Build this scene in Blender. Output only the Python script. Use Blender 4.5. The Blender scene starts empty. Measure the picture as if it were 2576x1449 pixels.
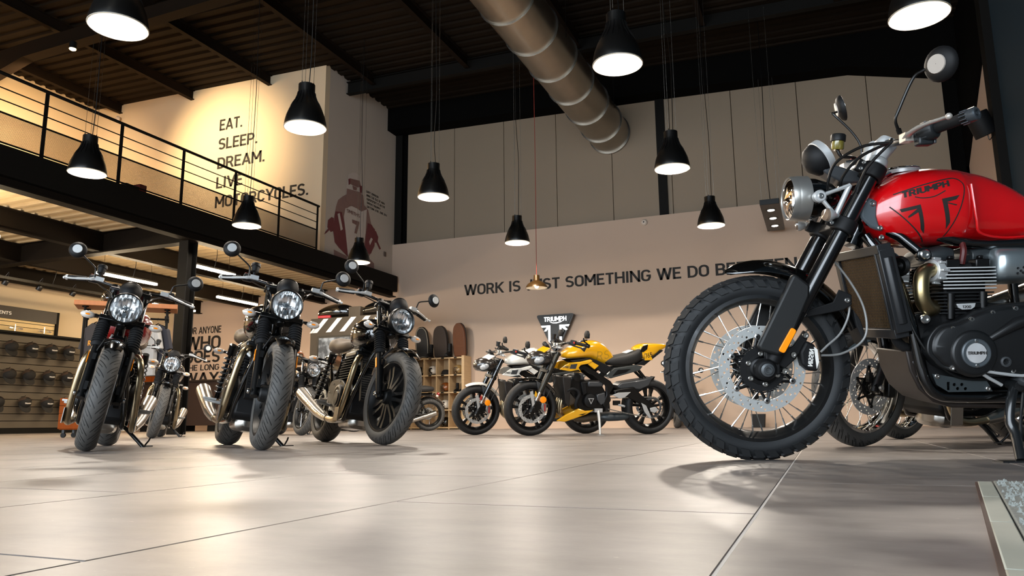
import bpy, bmesh, math, random
from mathutils import Vector as V, Matrix as MX
from mathutils.bvhtree import BVHTree
random.seed(7)
D = bpy.data; SC = bpy.context.scene; COL = SC.collection
PI = math.pi; R_ = math.radians
# ---------------------------------------------------------------- camera
F_PX, PITCH, ROLL, YAW, CAM_H = 1893.53, .17643, -.009759, -.385714, .1469
fw = V((math.sin(YAW)*math.cos(PITCH), math.cos(YAW)*math.cos(PITCH), math.sin(PITCH)))
rt0 = V((math.cos(YAW), -math.sin(YAW), 0)); up0 = rt0.cross(fw)
rt = rt0*math.cos(ROLL)+up0*math.sin(ROLL); up = up0*math.cos(ROLL)-rt0*math.sin(ROLL)
cd = D.cameras.new('camera'); cam = D.objects.new('camera', cd); COL.objects.link(cam)
cd.sensor_width = 36; cd.lens = F_PX/2576*36; cd.clip_start = .02; cd.clip_end = 200
cam.matrix_world = MX(((rt.x, up.x, -fw.x, 0), (rt.y, up.y, -fw.y, 0), (rt.z, up.z, -fw.z, CAM_H), (0, 0, 0, 1)))
SC.camera = cam
# ---------------------------------------------------------------- daylight and exposure
SKY_COL, SKY_STR = (.80, .90, 1.0), 1.7
PENDANT_W, PENDANT_COL = 100, (1.0, .89, .76)
TUBE_STR, SPOT_W = 75, 620
w = D.worlds.new('sky'); SC.world = w; w.use_nodes = True
bg = w.node_tree.nodes['Background']; bg.inputs[0].default_value = (*SKY_COL, 1); bg.inputs[1].default_value = SKY_STR
def area(name, loc, target, sx, sy, watt, col):
    l = D.lights.new(name, 'AREA'); l.shape = 'RECTANGLE'; l.size = sx; l.size_y = sy; l.energy = watt; l.color = col
    o = D.objects.new(name, l); COL.objects.link(o); o.location = loc
    o.rotation_euler = (V(target)-V(loc)).to_track_quat('-Z', 'Y').to_euler(); return o
# daylight through an assumed shop front behind the camera, out of view
area('daylight_assumed_shopfront', (-6, -7.3, 2.8), (-6, 4, 2.0), 20, 5.2, 800, (.80, .90, 1.0))
area('daylight_assumed_rooflight', (.6, -.6, 8.1), (.6, -.6, 0), 5.6, 2.2, 330, (.82, .91, 1.0))  # assumed rooflight, out of view, added for the tank highlight and floor light
SC.view_settings.view_transform = 'Standard'; SC.view_settings.look = 'None'
SC.view_settings.gamma = 1; SC.view_settings.use_curve_mapping = False
SC.view_settings.exposure = 1.2
# ---------------------------------------------------------------- helpers
def lin(c): return tuple((x/12.92 if x <= .04045 else ((x+.055)/1.055)**2.4) for x in c)
def hexc(h): return lin(tuple(int(h[i:i+2], 16)/255 for i in (0, 2, 4)))
MATS = {}
def mat(name, col, rough=.5, metal=0., coat=0., var=.08, scale=9., bump=0., bscale=120., emis=0., trans=0., spec=.5, stretch=None, ecol=None):
    if name in MATS: return MATS[name]
    if isinstance(col, str): col = hexc(col)
    m = D.materials.new(name); m.use_nodes = True; nt = m.node_tree; N = nt.nodes; L = nt.links
    b = N['Principled BSDF']; b.inputs['Roughness'].default_value = rough; b.inputs['Metallic'].default_value = metal
    b.inputs['Coat Weight'].default_value = coat; b.inputs['Coat Roughness'].default_value = .04
    b.inputs['Specular IOR Level'].default_value = spec
    tc = N.new('ShaderNodeTexCoord'); nz = N.new('ShaderNodeTexNoise'); nz.inputs['Scale'].default_value = scale; nz.inputs['Detail'].default_value = 5
    if stretch:
        mp = N.new('ShaderNodeMapping'); mp.inputs['Scale'].default_value = stretch
        L.new(tc.outputs['Object'], mp.inputs[0]); L.new(mp.outputs[0], nz.inputs['Vector'])
    else: L.new(tc.outputs['Object'], nz.inputs['Vector'])
    mx = N.new('ShaderNodeMix'); mx.data_type = 'RGBA'
    mx.inputs[6].default_value = (*[min(1, c*(1-var)) for c in col], 1); mx.inputs[7].default_value = (*[min(1, c*(1+var)) for c in col], 1)
    L.new(nz.outputs[0], mx.inputs[0]); L.new(mx.outputs[2], b.inputs['Base Color'])
    if bump:
        bp = N.new('ShaderNodeBump'); n2 = N.new('ShaderNodeTexNoise'); n2.inputs['Scale'].default_value = bscale
        L.new(tc.outputs['Object'], n2.inputs['Vector']); L.new(n2.outputs[0], bp.inputs['Height'])
        bp.inputs['Strength'].default_value = bump; bp.inputs['Distance'].default_value = .002; L.new(bp.outputs[0], b.inputs['Normal'])
    if emis:
        b.inputs['Emission Color'].default_value = (*(ecol or col), 1); b.inputs['Emission Strength'].default_value = emis
    if trans: b.inputs['Transmission Weight'].default_value = trans
    MATS[name] = m; return m

class MB:
    """mesh collector"""
    def __init__(s): s.v = []; s.f = []
    def add(s, vs, fs, T=None):
        o = len(s.v)
        s.v += [tuple(T @ V(p)) for p in vs] if T is not None else [tuple(p) for p in vs]
        s.f += [tuple(i+o for i in f) for f in fs]; return s
    def box(s, c, d, T=None):
        x, y, z = c; a, b, e = d[0]/2, d[1]/2, d[2]/2
        vs = [(x+i*a, y+j*b, z+k*e) for i in (-1, 1) for j in (-1, 1) for k in (-1, 1)]
        return s.add(vs, [(0, 1, 3, 2), (4, 6, 7, 5), (0, 4, 5, 1), (2, 3, 7, 6), (0, 2, 6, 4), (1, 5, 7, 3)], T)
    def tube(s, pts, r, n=8, T=None, closed=False, flat=1.):
        pts = [V(p) for p in pts]; k = len(pts)
        rs = r if isinstance(r, (list, tuple)) else [r]*k
        tg = []
        for i in range(k):
            a = pts[(i-1) % k] if (closed or i > 0) else pts[i]; b = pts[(i+1) % k] if (closed or i < k-1) else pts[i]
            tg.append((b-a).normalized())
        u = tg[0].orthogonal().normalized() if abs(tg[0].z) > .95 else tg[0].cross(V((0, 0, 1))).normalized()
        vs = []
        for i in range(k):
            u = (u-tg[i]*u.dot(tg[i])); u = u.normalized() if u.length > 1e-6 else tg[i].orthogonal().normalized()
            w_ = tg[i].cross(u)
            for j in range(n):
                a = 2*PI*j/n; vs.append(pts[i]+(u*math.cos(a)+w_*math.sin(a)*flat)*rs[i])
        fs = []
        for i in range(k if closed else k-1):
            a, b = i*n, ((i+1) % k)*n
            fs += [(a+j, a+(j+1) % n, b+(j+1) % n, b+j) for j in range(n)]
        if not closed: fs += [tuple(range(n))[::-1], tuple(range((k-1)*n, k*n))]
        return s.add(vs, fs, T)
    def lathe(s, prof, n=16, T=None, closed=False):
        """profile (radius, height) turned round local z"""
        vs = []; k = len(prof)
        for r, h in prof: vs += [(max(r, 1e-5)*math.cos(2*PI*j/n), max(r, 1e-5)*math.sin(2*PI*j/n), h) for j in range(n)]
        fs = []
        for i in range(k if closed else k-1):
            a, b = i*n, ((i+1) % k)*n
            fs += [(a+j, a+(j+1) % n, b+(j+1) % n, b+j) for j in range(n)]
        return s.add(vs, fs, T)
    def loft(s, rings, T=None, caps=True):
        n = len(rings[0]); vs = [p for r in rings for p in r]; fs = []
        for i in range(len(rings)-1):
            a, b = i*n, (i+1)*n
            fs += [(a+j, a+(j+1) % n, b+(j+1) % n, b+j) for j in range(n)]
        if caps: fs += [tuple(range(n))[::-1], tuple(range((len(rings)-1)*n, len(rings)*n))]
        return s.add(vs, fs, T)
    def prism(s, out, y0, y1, T=None, ax='y'):
        """outline (x,z) given thickness from y0 to y1 (ax picks the thickness axis)"""
        n = len(out)
        if ax == 'y': g = lambda a, b, t: (a, t, b)
        elif ax == 'x': g = lambda a, b, t: (t, a, b)
        else: g = lambda a, b, t: (a, b, t)
        vs = [g(a, b, y0) for a, b in out]+[g(a, b, y1) for a, b in out]
        return s.add(vs, [tuple(range(n)), tuple(range(n, 2*n))[::-1]]+[(i, i+n, (i+1) % n+n, (i+1) % n) for i in range(n)], T)
    def ball(s, c, rx, ry=None, rz=None, n=12, m=8, T=None):
        ry = ry or rx; rz = rz or rx; vs = []
        for i in range(m+1):
            p = PI*i/m; q = max(math.sin(p), 1e-4)
            vs += [(c[0]+rx*q*math.cos(2*PI*j/n), c[1]+ry*q*math.sin(2*PI*j/n), c[2]-rz*math.cos(p)) for j in range(n)]
        fs = [(i*n+j, i*n+(j+1) % n, (i+1)*n+(j+1) % n, (i+1)*n+j) for i in range(m) for j in range(n)]
        return s.add(vs, fs, T)
    def build(s, name, m, parent=None, T=None, label=None, kind=None, bev=0., seg=2, sharp=38, sub=0, flat=False):
        me = D.meshes.new(name); me.from_pydata(s.v, [], s.f)
        bm = bmesh.new(); bm.from_mesh(me); bmesh.ops.remove_doubles(bm, verts=bm.verts, dist=2e-5)
        bmesh.ops.recalc_face_normals(bm, faces=bm.faces); bm.to_mesh(me); bm.free()
        return put(me, name, m, parent, T, label, kind, bev, seg, sharp, sub, flat)
def put(me, name, m, parent=None, T=None, label=None, kind=None, bev=0., seg=2, sharp=38, sub=0, flat=False):
    if not flat:
        me.shade_smooth(); me.set_sharp_from_angle(angle=R_(sharp))
    if len(me.materials) == 0: me.materials.append(m)
    o = D.objects.new(name, me); COL.objects.link(o)
    if parent is not None: o.parent = parent
    if T is not None: o.matrix_basis = T
    if label: o['label'] = label
    if kind: o['kind'] = kind
    if bev:
        b = o.modifiers.new('bevel', 'BEVEL'); b.width = bev; b.segments = seg; b.limit_method = 'ANGLE'; b.angle_limit = R_(35)
    if sub:
        b = o.modifiers.new('sub', 'SUBSURF'); b.levels = sub; b.render_levels = sub
    return o
def like(o, parent=None, T=None, label=None):
    c = o.copy(); COL.objects.link(c)
    c.parent = parent
    if T is not None: c.matrix_basis = T
    if label: c['label'] = label
    return c
def thing(name, label, cat, loc=(0, 0, 0), rotz=0, group=None, T=None):
    o = D.objects.new(name, None); COL.objects.link(o); o.empty_display_size = .1
    if T is not None: o.matrix_world = T
    else: o.location = loc; o.rotation_euler = (0, 0, rotz)
    return tag(o, label, cat, group)
def tag(o, label, cat, group=None, kind=None):
    o['label'] = label; o['category'] = cat
    if group: o['group'] = group
    if kind: o['kind'] = kind
    return o
def struct(o): o['kind'] = 'structure'; return o
def AX(o, d, roll=None):
    """local z along d, origin o"""
    q = V(d).to_track_quat('Z', 'Y'); return MX.Translation(V(o)) @ q.to_matrix().to_4x4()
def crm(pts, k=6, closed=False):
    """Catmull-Rom through the points"""
    pts = [V(p) for p in pts]; n = len(pts); out = []
    for i in range(n if closed else n-1):
        g = lambda j: pts[j % n] if closed else pts[min(max(j, 0), n-1)]
        a, b, c, d = g(i-1), g(i), g(i+1), g(i+2)
        for t in range(k):
            t /= k
            out.append(.5*((2*b)+(c-a)*t+(2*a-5*b+4*c-d)*t*t+(3*b-a-3*c+d)*t**3))
    if not closed: out.append(pts[-1])
    return [tuple(p) for p in out]
def srect(x, w_, zb, zt, e=3., n=24, y0=0.):
    """rounded cross-section ring in the y-z plane at x"""
    out = []; h = (zt-zb)/2; zc = (zt+zb)/2
    for j in range(n):
        a = 2*PI*j/n; c, s_ = math.cos(a), math.sin(a)
        out.append((x, y0+w_*math.copysign(abs(c)**(2/e), c), zc+h*math.copysign(abs(s_)**(2/e), s_)))
    return out
def sloft(secs, e=2.6, n=24, k=4):
    """smooth loft of sections (x, halfwidth, zbottom, ztop)"""
    return [srect(*s_, e=e, n=n) for s_ in crm4(secs, k)]
def crm4(pts, k):
    n = len(pts); out = []
    for i in range(n-1):
        g = lambda j: pts[min(max(j, 0), n-1)]
        for t in range(k):
            t /= k
            out.append(tuple(.5*(2*b+(c-a)*t+(2*a-5*b+4*c-d)*t*t+(3*b-a-3*c+d)*t**3) for a, b, c, d in zip(g(i-1), g(i), g(i+1), g(i+2))))
    out.append(tuple(pts[-1])); return out
def curve_mesh(loops, thick):
    """flat plate in local x-y with holes, centred on z=0"""
    cu = D.curves.new('plate', 'CURVE'); cu.dimensions = '2D'; cu.fill_mode = 'BOTH'; cu.extrude = thick/2
    for lp in loops:
        sp = cu.splines.new('POLY'); sp.points.add(len(lp)-1); sp.use_cyclic_u = True
        for p, q in zip(sp.points, lp): p.co = (q[0], q[1], 0, 1)
    return c2m(cu)
def c2m(cu):
    o = D.objects.new('tmp', cu); COL.objects.link(o)
    dg = bpy.context.evaluated_depsgraph_get(); dg.update()
    me = D.meshes.new_from_object(o.evaluated_get(dg)); D.objects.remove(o); D.curves.remove(cu)
    me.materials.clear(); return me
def circ(x, y, r, n=12, a0=0): return [(x+r*math.cos(a0+2*PI*i/n), y+r*math.sin(a0+2*PI*i/n)) for i in range(n)]
def arc_(cx, cy, rx, ry, a0, a1, n=6): return [(cx+rx*math.cos(R_(a0+(a1-a0)*i/n)), cy+ry*math.sin(R_(a0+(a1-a0)*i/n))) for i in range(n+1)]
def glyphs():
    b, t, l = .085, .915, .085           # stroke centre lines: bottom, top, left
    def bowl(x, r, y0, y1): return [(l, y1)]+arc_(x, y1-r, r*.8, r, 90, 0)+arc_(x, y0+r, r*.8, r, 0, -90)+[(l, y0)]
    O = lambda w, q=.22: arc_(w-l-q, t-q*1.15, q, q*1.15, 0, 90)+arc_(l+q, t-q*1.15, q, q*1.15, 90, 180)+arc_(l+q, b+q*1.15, q, q*1.15, 180, 270)+arc_(w-l-q, b+q*1.15, q, q*1.15, 270, 360)+[(w-l, t-q*1.15)]
    S = lambda w: arc_(w-l-.2, t-.2, .2, .2, 25, 90)+arc_(l+.2, t-.215, .2, .215, 90, 220)+[(w*.5, .52)]+arc_(w-l-.2, b+.215, .2, .215, 40, -90)+arc_(l+.2, b+.2, .2, .2, -90, -155)
    C = lambda w: arc_(w-l-.2, t-.24, .2, .24, 15, 90)+arc_(l+.22, t-.24, .22, .24, 90, 180)+arc_(l+.22, b+.24, .22, .24, 180, 270)+arc_(w-l-.2, b+.24, .2, .24, -90, -15)
    return {
     'A': (.72, [[(.07, 0), (.36, .97), (.65, 0)], [(.17, .29), (.55, .29)]]), 'B': (.64, [[(l, 0), (l, 1)], bowl(.36, .205, .51, t), bowl(.38, .2125, b, .51)]),
     'C': (.62, [C(.62)]), 'D': (.66, [[(l, 0), (l, 1)], bowl(.30, .34, b, t)]), 'E': (.56, [[(l, 0), (l, 1)], [(l, t), (.54, t)], [(l, .51), (.48, .51)], [(l, b), (.54, b)]]),
     'F': (.54, [[(l, 0), (l, 1)], [(l, t), (.53, t)], [(l, .49), (.47, .49)]]), 'G': (.66, [C(.66)[:-3]+[(.66-l, b+.24), (.66-l, .47), (.36, .47)]]),
     'H': (.68, [[(l, 0), (l, 1)], [(.595, 0), (.595, 1)], [(l, .51), (.6, .51)]]), 'I': (.25, [[(.125, 0), (.125, 1)]]),
     'J': (.5, [[(.415, 1), (.415, .3)]+arc_(.215, .3, .2, .215, 0, -115)]), 'K': (.64, [[(l, 0), (l, 1)], [(.6, 1), (.13, .44)], [(.25, .57), (.6, 0)]]),
     'L': (.53, [[(l, 1), (l, 0)], [(l, b), (.52, b)]]), 'M': (.80, [[(l, 0), (l, .98), (.40, .30), (.715, .98), (.715, 0)]]), 'N': (.70, [[(l, 0), (l, .97), (.615, .03), (.615, 1)]]),
     'O': (.66, [O(.66)]), 'P': (.62, [[(l, 0), (l, 1)], bowl(.34, .235, .445, t)]), 'R': (.65, [[(l, 0), (l, 1)], bowl(.34, .22, .475, t), [(.36, .475), (.58, 0)]]),
     'S': (.61, [S(.61)]), 'T': (.60, [[(.02, t), (.58, t)], [(.30, t), (.30, 0)]]), 'U': (.67, [[(l, 1), (l, .32)]+arc_(l+.24, .32, .24, .235, 180, 270)+arc_(.67-l-.24, .32, .24, .235, 270, 360)+[(.67-l, 1)]]),
     'V': (.68, [[(.06, 1), (.34, .03), (.62, 1)]]), 'W': (.98, [[(.06, 1), (.27, .03), (.49, .95), (.71, .03), (.92, 1)]]), 'X': (.66, [[(.08, 0), (.58, 1)], [(.08, 1), (.58, 0)]]), 'Y': (.66, [[(.06, 1), (.33, .45), (.60, 1)], [(.33, .45), (.33, 0)]]),
     'Z': (.6, [[(.06, t), (.53, t), (.07, b), (.54, b)]]), '.': (.24, [[(.12, 0), (.12, .17)]]), ' ': (.30, []), ',': (.24, [[(.14, .15), (.09, -.12)]]),
     '0': (.62, [O(.62)]), '1': (.42, [[(.07, .74), (.28, .93), (.28, 0)]]), '2': (.6, [arc_(.3, .68, .215, .235, 170, -25)+[(.09, b), (.54, b)]]),
     '3': (.6, [arc_(.29, .7, .2, .215, 155, -75), arc_(.29, .295, .22, .21, 75, -155)]), '4': (.62, [[(.42, 0), (.42, .45)], [(.36, 1), (.09, .27), (.58, .27)]]), '5': (.6, [[(.52, t), (.13, t), (.10, .5)]+arc_(.29, .33, .225, .245, 110, -150)]),
     '6': (.62, [[(.40, 1), (.12, .45)]]+[arc_(.31, .31, .225, .225, 0, 360, 16)]), '7': (.56, [[(.03, t), (.50, t), (.19, 0)]]), 'Ê': (.56, [[(l, 0), (l, 1)], [(l, t), (.54, t)], [(l, .51), (.48, .51)], [(l, b), (.54, b)], [(.16, 1.10), (.3, 1.24), (.44, 1.10)]]),
    }
GLY = glyphs()
def text_mesh(s, cap, width=None, bold=0., depth=0, align='LEFT', xs=1., spacing=.045, line=1., wt=.165):
    """monoline sign lettering in local x-y; cap height, optional total width"""
    vs, fs, x = [], [], 0.
    for ch in s:
        w_, strokes = GLY[ch]
        for k, pl in enumerate(strokes):
            pl = [V((a+x, c, 0)) for a, c in pl]; pl = [p for i, p in enumerate(pl) if i == 0 or (p-pl[i-1]).length > 1e-4]
            segs, cur = [], [pl[0]]
            for i in range(1, len(pl)):
                cur.append(pl[i])
                if i < len(pl)-1 and (pl[i]-pl[i-1]).normalized().dot((pl[i+1]-pl[i]).normalized()) < .25 and (abs(pl[i].x-pl[i-1].x) > 1e-3 and abs(pl[i].y-pl[i-1].y) > 1e-3 or abs(pl[i+1].x-pl[i].x) > 1e-3 and abs(pl[i+1].y-pl[i].y) > 1e-3): segs.append(cur); cur = [pl[i]]
            segs.append(cur); h = wt/2; z = .0006*((k % 3)+1)
            for sg_ in segs:
                o = len(vs); n = len(sg_); d = (sg_[-1]-sg_[0]).normalized()
                if n == 2 and abs(d.y) > .5:
                    a, b_ = (sg_ if sg_[0].y < sg_[1].y else sg_[::-1]); d = b_-a
                    if b_.y > .93: b_ = a+d*((1-a.y)/d.y)
                    if a.y < .07 and ch != ',': a = b_+(a-b_)*(b_.y/(b_.y-a.y))
                    hx = h/abs(d.normalized().y)
                    for p in (a, b_): vs += [(p.x-hx, p.y, z), (p.x+hx, p.y, z)]
                else:
                    for i, p in enumerate(sg_):
                        d0 = (p-sg_[i-1]).normalized() if i else (sg_[1]-p).normalized(); d1 = (sg_[i+1]-p).normalized() if i < n-1 else d0
                        tg = (d0+d1).normalized(); nm = V((-tg.y, tg.x, 0)); cs = max(.6, nm.dot(V((-d0.y, d0.x, 0))))
                        for q in (1, -1): w2 = p+nm*(h/cs*q); vs.append((w2.x, w2.y, z))
                fs += [(o+2*i, o+2*i+1, o+2*i+3, o+2*i+2) for i in range(n-1)]
        x += w_+spacing
    x -= spacing; k = cap; kx = (width/x if width else cap*xs)
    x0 = -x/2 if align == 'CENTER' else 0
    me = D.meshes.new('lettering'); me.from_pydata([((a+x0)*kx, c*k, z*k) for a, c, z in vs], [], fs); return me
def FR(o, x, y):
    """frame: local x along x, local y along y, origin o"""
    x = V(x).normalized(); z = x.cross(V(y)).normalized(); y = z.cross(x)
    return MX(((x.x, y.x, z.x, o[0]), (x.y, y.y, z.y, o[1]), (x.z, y.z, z.z, o[2]), (0, 0, 0, 1)))
def grid_subdiv(me, size):
    bm = bmesh.new(); bm.from_mesh(me); bmesh.ops.triangulate(bm, faces=bm.faces)
    for _ in range(6):
        ed = [e for e in bm.edges if e.calc_length() > size]
        if not ed: break
        bmesh.ops.subdivide_edges(bm, edges=ed, cuts=1); bmesh.ops.triangulate(bm, faces=bm.faces)
    bm.to_mesh(me); bm.free()
def bvh_of(o):
    me = o.data; return BVHTree.FromPolygons([v.co.copy() for v in me.vertices], [tuple(p.vertices) for p in me.polygons])
def project(me, T, tree, off=.0008, size=.012):
    """wrap flat artwork (local x-y, drawn along -z) on a surface"""
    grid_subdiv(me, size)
    d = (T.to_3x3() @ V((0, 0, -1))).normalized(); dead = []
    for v in me.vertices:
        p = T @ V((v.co.x, v.co.y, .3)); h = tree.ray_cast(p, d)
        if h[0] is None: dead.append(v.index); v.co = T @ V((v.co.x, v.co.y, 0))
        else: v.co = h[0]-d*off
    if dead:
        bm = bmesh.new(); bm.from_mesh(me); bm.verts.ensure_lookup_table()
        bmesh.ops.delete(bm, geom=[bm.verts[i] for i in dead], context='VERTS'); bm.to_mesh(me); bm.free()
    return me
# ---------------------------------------------------------------- materials
WALL = mat('wall_paint', 'bda591', .85, bump=.05, bscale=60, var=.03, scale=1.2)
WALLW = mat('wall_paint_warm', 'd8c3a2', .85, bump=.05, bscale=60, var=.03, scale=1.2)
PANEL = mat('wall_panel_sheet', '8b7a65', .6, var=.05, scale=.8)
POSTERW = mat('poster_wall_paint', 'c2b6a8', .85, var=.04, scale=2)
BLACKST = mat('black_steel', '100e0b', .65, spec=.15, var=.15, scale=6)
DARKDECK = mat('dark_roof_sheet', '1c150d', .8, spec=.12, var=.2, scale=2)
DECK = mat('galvanised_deck', 'c2ad8a', .5, var=.08, scale=3)
DARKW = mat('dark_cladding', '0a0908', .9, var=.1, spec=.04)
PRINT = mat('black_print', '17130f', .7, var=.05)
BLK = mat('black_paint_satin', '080808', .36, var=.2, spec=.4)
GLOSS = mat('black_paint_gloss', '060606', .12, coat=1., var=.1)
MATTE = mat('black_matte', '0d0d0e', .6, spec=.3, var=.2, bump=.1, bscale=300)
PLASTIC = mat('black_plastic', '111112', .5, spec=.35, var=.15, bump=.12, bscale=400)
RUBBER = mat('rubber', '141415', .72, spec=.3, var=.2, scale=20)
CHROME = mat('chrome', 'e4e4e2', .06, metal=1, var=.02)
STEEL = mat('brushed_steel', 'b9b4ac', .27, metal=1, var=.08, scale=30, stretch=(1, 1, 14))
HEADERM = mat('heat_tinted_header', 'b3a283', .3, metal=1, var=.12, scale=7)
ALU = mat('cast_aluminium', 'c9cac9', .38, metal=.45, var=.06)
DISC = mat('disc_steel', 'cfd1cf', .32, metal=.55, var=.06, scale=40)
BOLT = mat('bolt_steel', 'c9c9c6', .25, metal=1, var=.05)
RED = mat('red_tank_paint', 'c4080e', .22, coat=1., var=.03)
DRED = mat('dark_red_tank_paint', '8a0a0c', .2, coat=1., var=.05)
YEL = mat('yellow_paint', 'e8a911', .25, coat=1., var=.03)
WHT = mat('white_paint', 'e6e3da', .25, coat=1., var=.02)
SILV = mat('silver_paint', '8d8f90', .35, coat=.5, metal=.4, var=.05)
DGREY = mat('graphite_paint', '3a3c3e', .38, coat=.3, var=.08)
ORANGE = mat('glowing_amber_reflector', 'f58a0a', .3, var=.15, scale=90, emis=.12)  # faint emission put in, so the amber glows without being a lamp
LEATHER = mat('brown_seat_vinyl', '5a4a38', .6, var=.12, bump=.25, bscale=260)
BSEAT = mat('black_seat_vinyl', '1d1b19', .6, var=.15, bump=.25, bscale=260)
BRSEAT = mat('quilted_brown_seat', '5f3519', .6, var=.2, bump=.3, bscale=120)
WOOD = mat('oak_board', 'c0a27a', .55, var=.2, scale=3.5, stretch=(1, 1, 9))
WOODX = mat('oak_board_flat', 'c0a27a', .55, var=.2, scale=3.5, stretch=(9, 9, 1))
REDWOOD = mat('red_brown_wood', '7d3a0c', .7, spec=.12, var=.25, scale=4, stretch=(7, 7, 1))
SLATM = mat('slatwall_board', '4f4639', .6, var=.06, scale=4)
CLOTHM = mat('dark_navy_cloth', '1f1f27', .9, var=.2, bump=.3, bscale=30)
GREYCL = mat('grey_cloth', '8d8d90', .9, var=.1, bump=.3, bscale=30)
WHITEM = mat('white_print', 'ece9e2', .5, var=.02)
ORPR = mat('orange_print', 'd88a1c', .6, var=.05)
SHADEIN = mat('lamp_inside_white', 'b0a99c', .6, var=.01)
LAMPBLK = mat('lamp_black_enamel', '0d0c0b', .33, var=.1)
BULB = mat('lamp_bulb', (1, .84, .66), emis=9, ecol=(1, .80, .58))
TUBE = mat('tube_light', (1, .80, .52), emis=TUBE_STR, ecol=(1, .78, .5))
GALV = mat('galvanised_duct', 'a49b8c', .30, metal=.95, var=.1, scale=6)
MAROON = mat('maroon_print', '73393a', .8, var=.12)
MAROON2 = mat('pale_maroon_print', '8f7067', .8, var=.12)
def glass(name, col=(1, 1, 1), rough=.02):
    m = D.materials.new(name); m.use_nodes = True; nt = m.node_tree; N = nt.nodes; b = N['Principled BSDF']
    nz = N.new('ShaderNodeTexNoise'); nz.inputs['Scale'].default_value = 4
    mr = N.new('ShaderNodeMapRange'); mr.inputs[3].default_value = rough; mr.inputs[4].default_value = rough*1.8
    nt.links.new(nz.outputs[0], mr.inputs[0]); nt.links.new(mr.outputs[0], b.inputs['Roughness'])
    b.inputs['Base Color'].default_value = (*col, 1); b.inputs['Transmission Weight'].default_value = 1; b.inputs['IOR'].default_value = 1.25
    return m
GLASS = glass('clear_lens'); SMOKE = glass('smoked_screen', (.32, .3, .28))
def floor_mat():
    m = D.materials.new('floor_stone'); m.use_nodes = True; nt = m.node_tree; N = nt.nodes; L = nt.links; b = N['Principled BSDF']
    g = N.new('ShaderNodeNewGeometry'); oi = N.new('ShaderNodeObjectInfo')
    def noise(sc, stretch, det=6, rough=.6):
        mp = N.new('ShaderNodeMapping'); mp.inputs['Scale'].default_value = stretch; L.new(g.outputs['Position'], mp.inputs[0])
        n = N.new('ShaderNodeTexNoise'); n.inputs['Scale'].default_value = sc; n.inputs['Detail'].default_value = det; n.inputs['Roughness'].default_value = rough
        L.new(mp.outputs[0], n.inputs['Vector']); return n
    a = noise(1.9, (.9, 1.5, 1), 7, .62); c = noise(8, (.8, 1.7, 1), 9, .72); s_ = noise(38, (1, 1.3, 1), 3)
    r = N.new('ShaderNodeValToRGB'); e = r.color_ramp.elements
    e[0].position = .36; e[0].color = (*hexc('665f5b'), 1); e[1].position = .62; e[1].color = (*hexc('958d88'), 1)
    mixn = N.new('ShaderNodeMath'); mixn.operation = 'MULTIPLY_ADD'; mixn.inputs[1].default_value = .55; L.new(a.outputs[0], mixn.inputs[0])
    m2 = N.new('ShaderNodeMath'); m2.operation = 'MULTIPLY'; m2.inputs[1].default_value = .45; L.new(c.outputs[0], m2.inputs[0]); L.new(m2.outputs[0], mixn.inputs[2])
    L.new(mixn.outputs[0], r.inputs[0])
    # pale scuffs
    r2 = N.new('ShaderNodeValToRGB'); r2.color_ramp.elements[0].position = .70; r2.color_ramp.elements[1].position = .80
    L.new(s_.outputs[0], r2.inputs[0])
    mx = N.new('ShaderNodeMix'); mx.data_type = 'RGBA'; mx.inputs[7].default_value = (*hexc('d8cfc4'), 1)
    mm = N.new('ShaderNodeMath'); mm.operation = 'MULTIPLY'; mm.inputs[1].default_value = .5; L.new(r2.outputs[0], mm.inputs[0])
    L.new(mm.outputs[0], mx.inputs[0]); L.new(r.outputs[0], mx.inputs[6]); L.new(mx.outputs[2], b.inputs['Base Color'])
    rr = N.new('ShaderNodeMapRange'); rr.inputs[3].default_value = .30; rr.inputs[4].default_value = .48; L.new(c.outputs[0], rr.inputs[0]); L.new(rr.outputs[0], b.inputs['Roughness'])
    bp = N.new('ShaderNodeBump'); bp.inputs['Strength'].default_value = .12; bp.inputs['Distance'].default_value = .002; L.new(c.outputs[0], bp.inputs['Height']); L.new(bp.outputs[0], b.inputs['Normal'])
    return m
FLOORM = floor_mat(); GROUT = mat('floor_joint', 'ece6de', .8, var=.05)
def mesh_mat():
    m = D.materials.new('expanded_metal_mesh'); m.use_nodes = True; nt = m.node_tree; N = nt.nodes; L = nt.links; b = N['Principled BSDF']
    b.inputs['Base Color'].default_value = (*hexc('1d1712'), 1); b.inputs['Roughness'].default_value = .5
    tc = N.new('ShaderNodeTexCoord'); sp = N.new('ShaderNodeSeparateXYZ'); L.new(tc.outputs['Object'], sp.inputs[0])
    def M_(op, a, bb):
        n = N.new('ShaderNodeMath'); n.operation = op
        for i, q in enumerate((a, bb)):
            if q is None: continue
            if isinstance(q, (int, float)): n.inputs[i].default_value = q
            else: L.new(q, n.inputs[i])
        return n.outputs[0]
    u = M_('MULTIPLY', sp.outputs[1], 200.); v = M_('MULTIPLY', sp.outputs[2], 260.)
    s_ = M_('MULTIPLY', M_('SINE', M_('ADD', u, v), None), M_('SINE', M_('SUBTRACT', u, v), None))
    fac = M_('GREATER_THAN', M_('ABSOLUTE', s_, None), .52)
    t = N.new('ShaderNodeBsdfTransparent'); mx = N.new('ShaderNodeMixShader'); L.new(fac, mx.inputs[0]); L.new(b.outputs[0], mx.inputs[1]); L.new(t.outputs[0], mx.inputs[2])
    L.new(mx.outputs[0], N['Material Output'].inputs[0]); return m
MESHM = mesh_mat()
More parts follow.
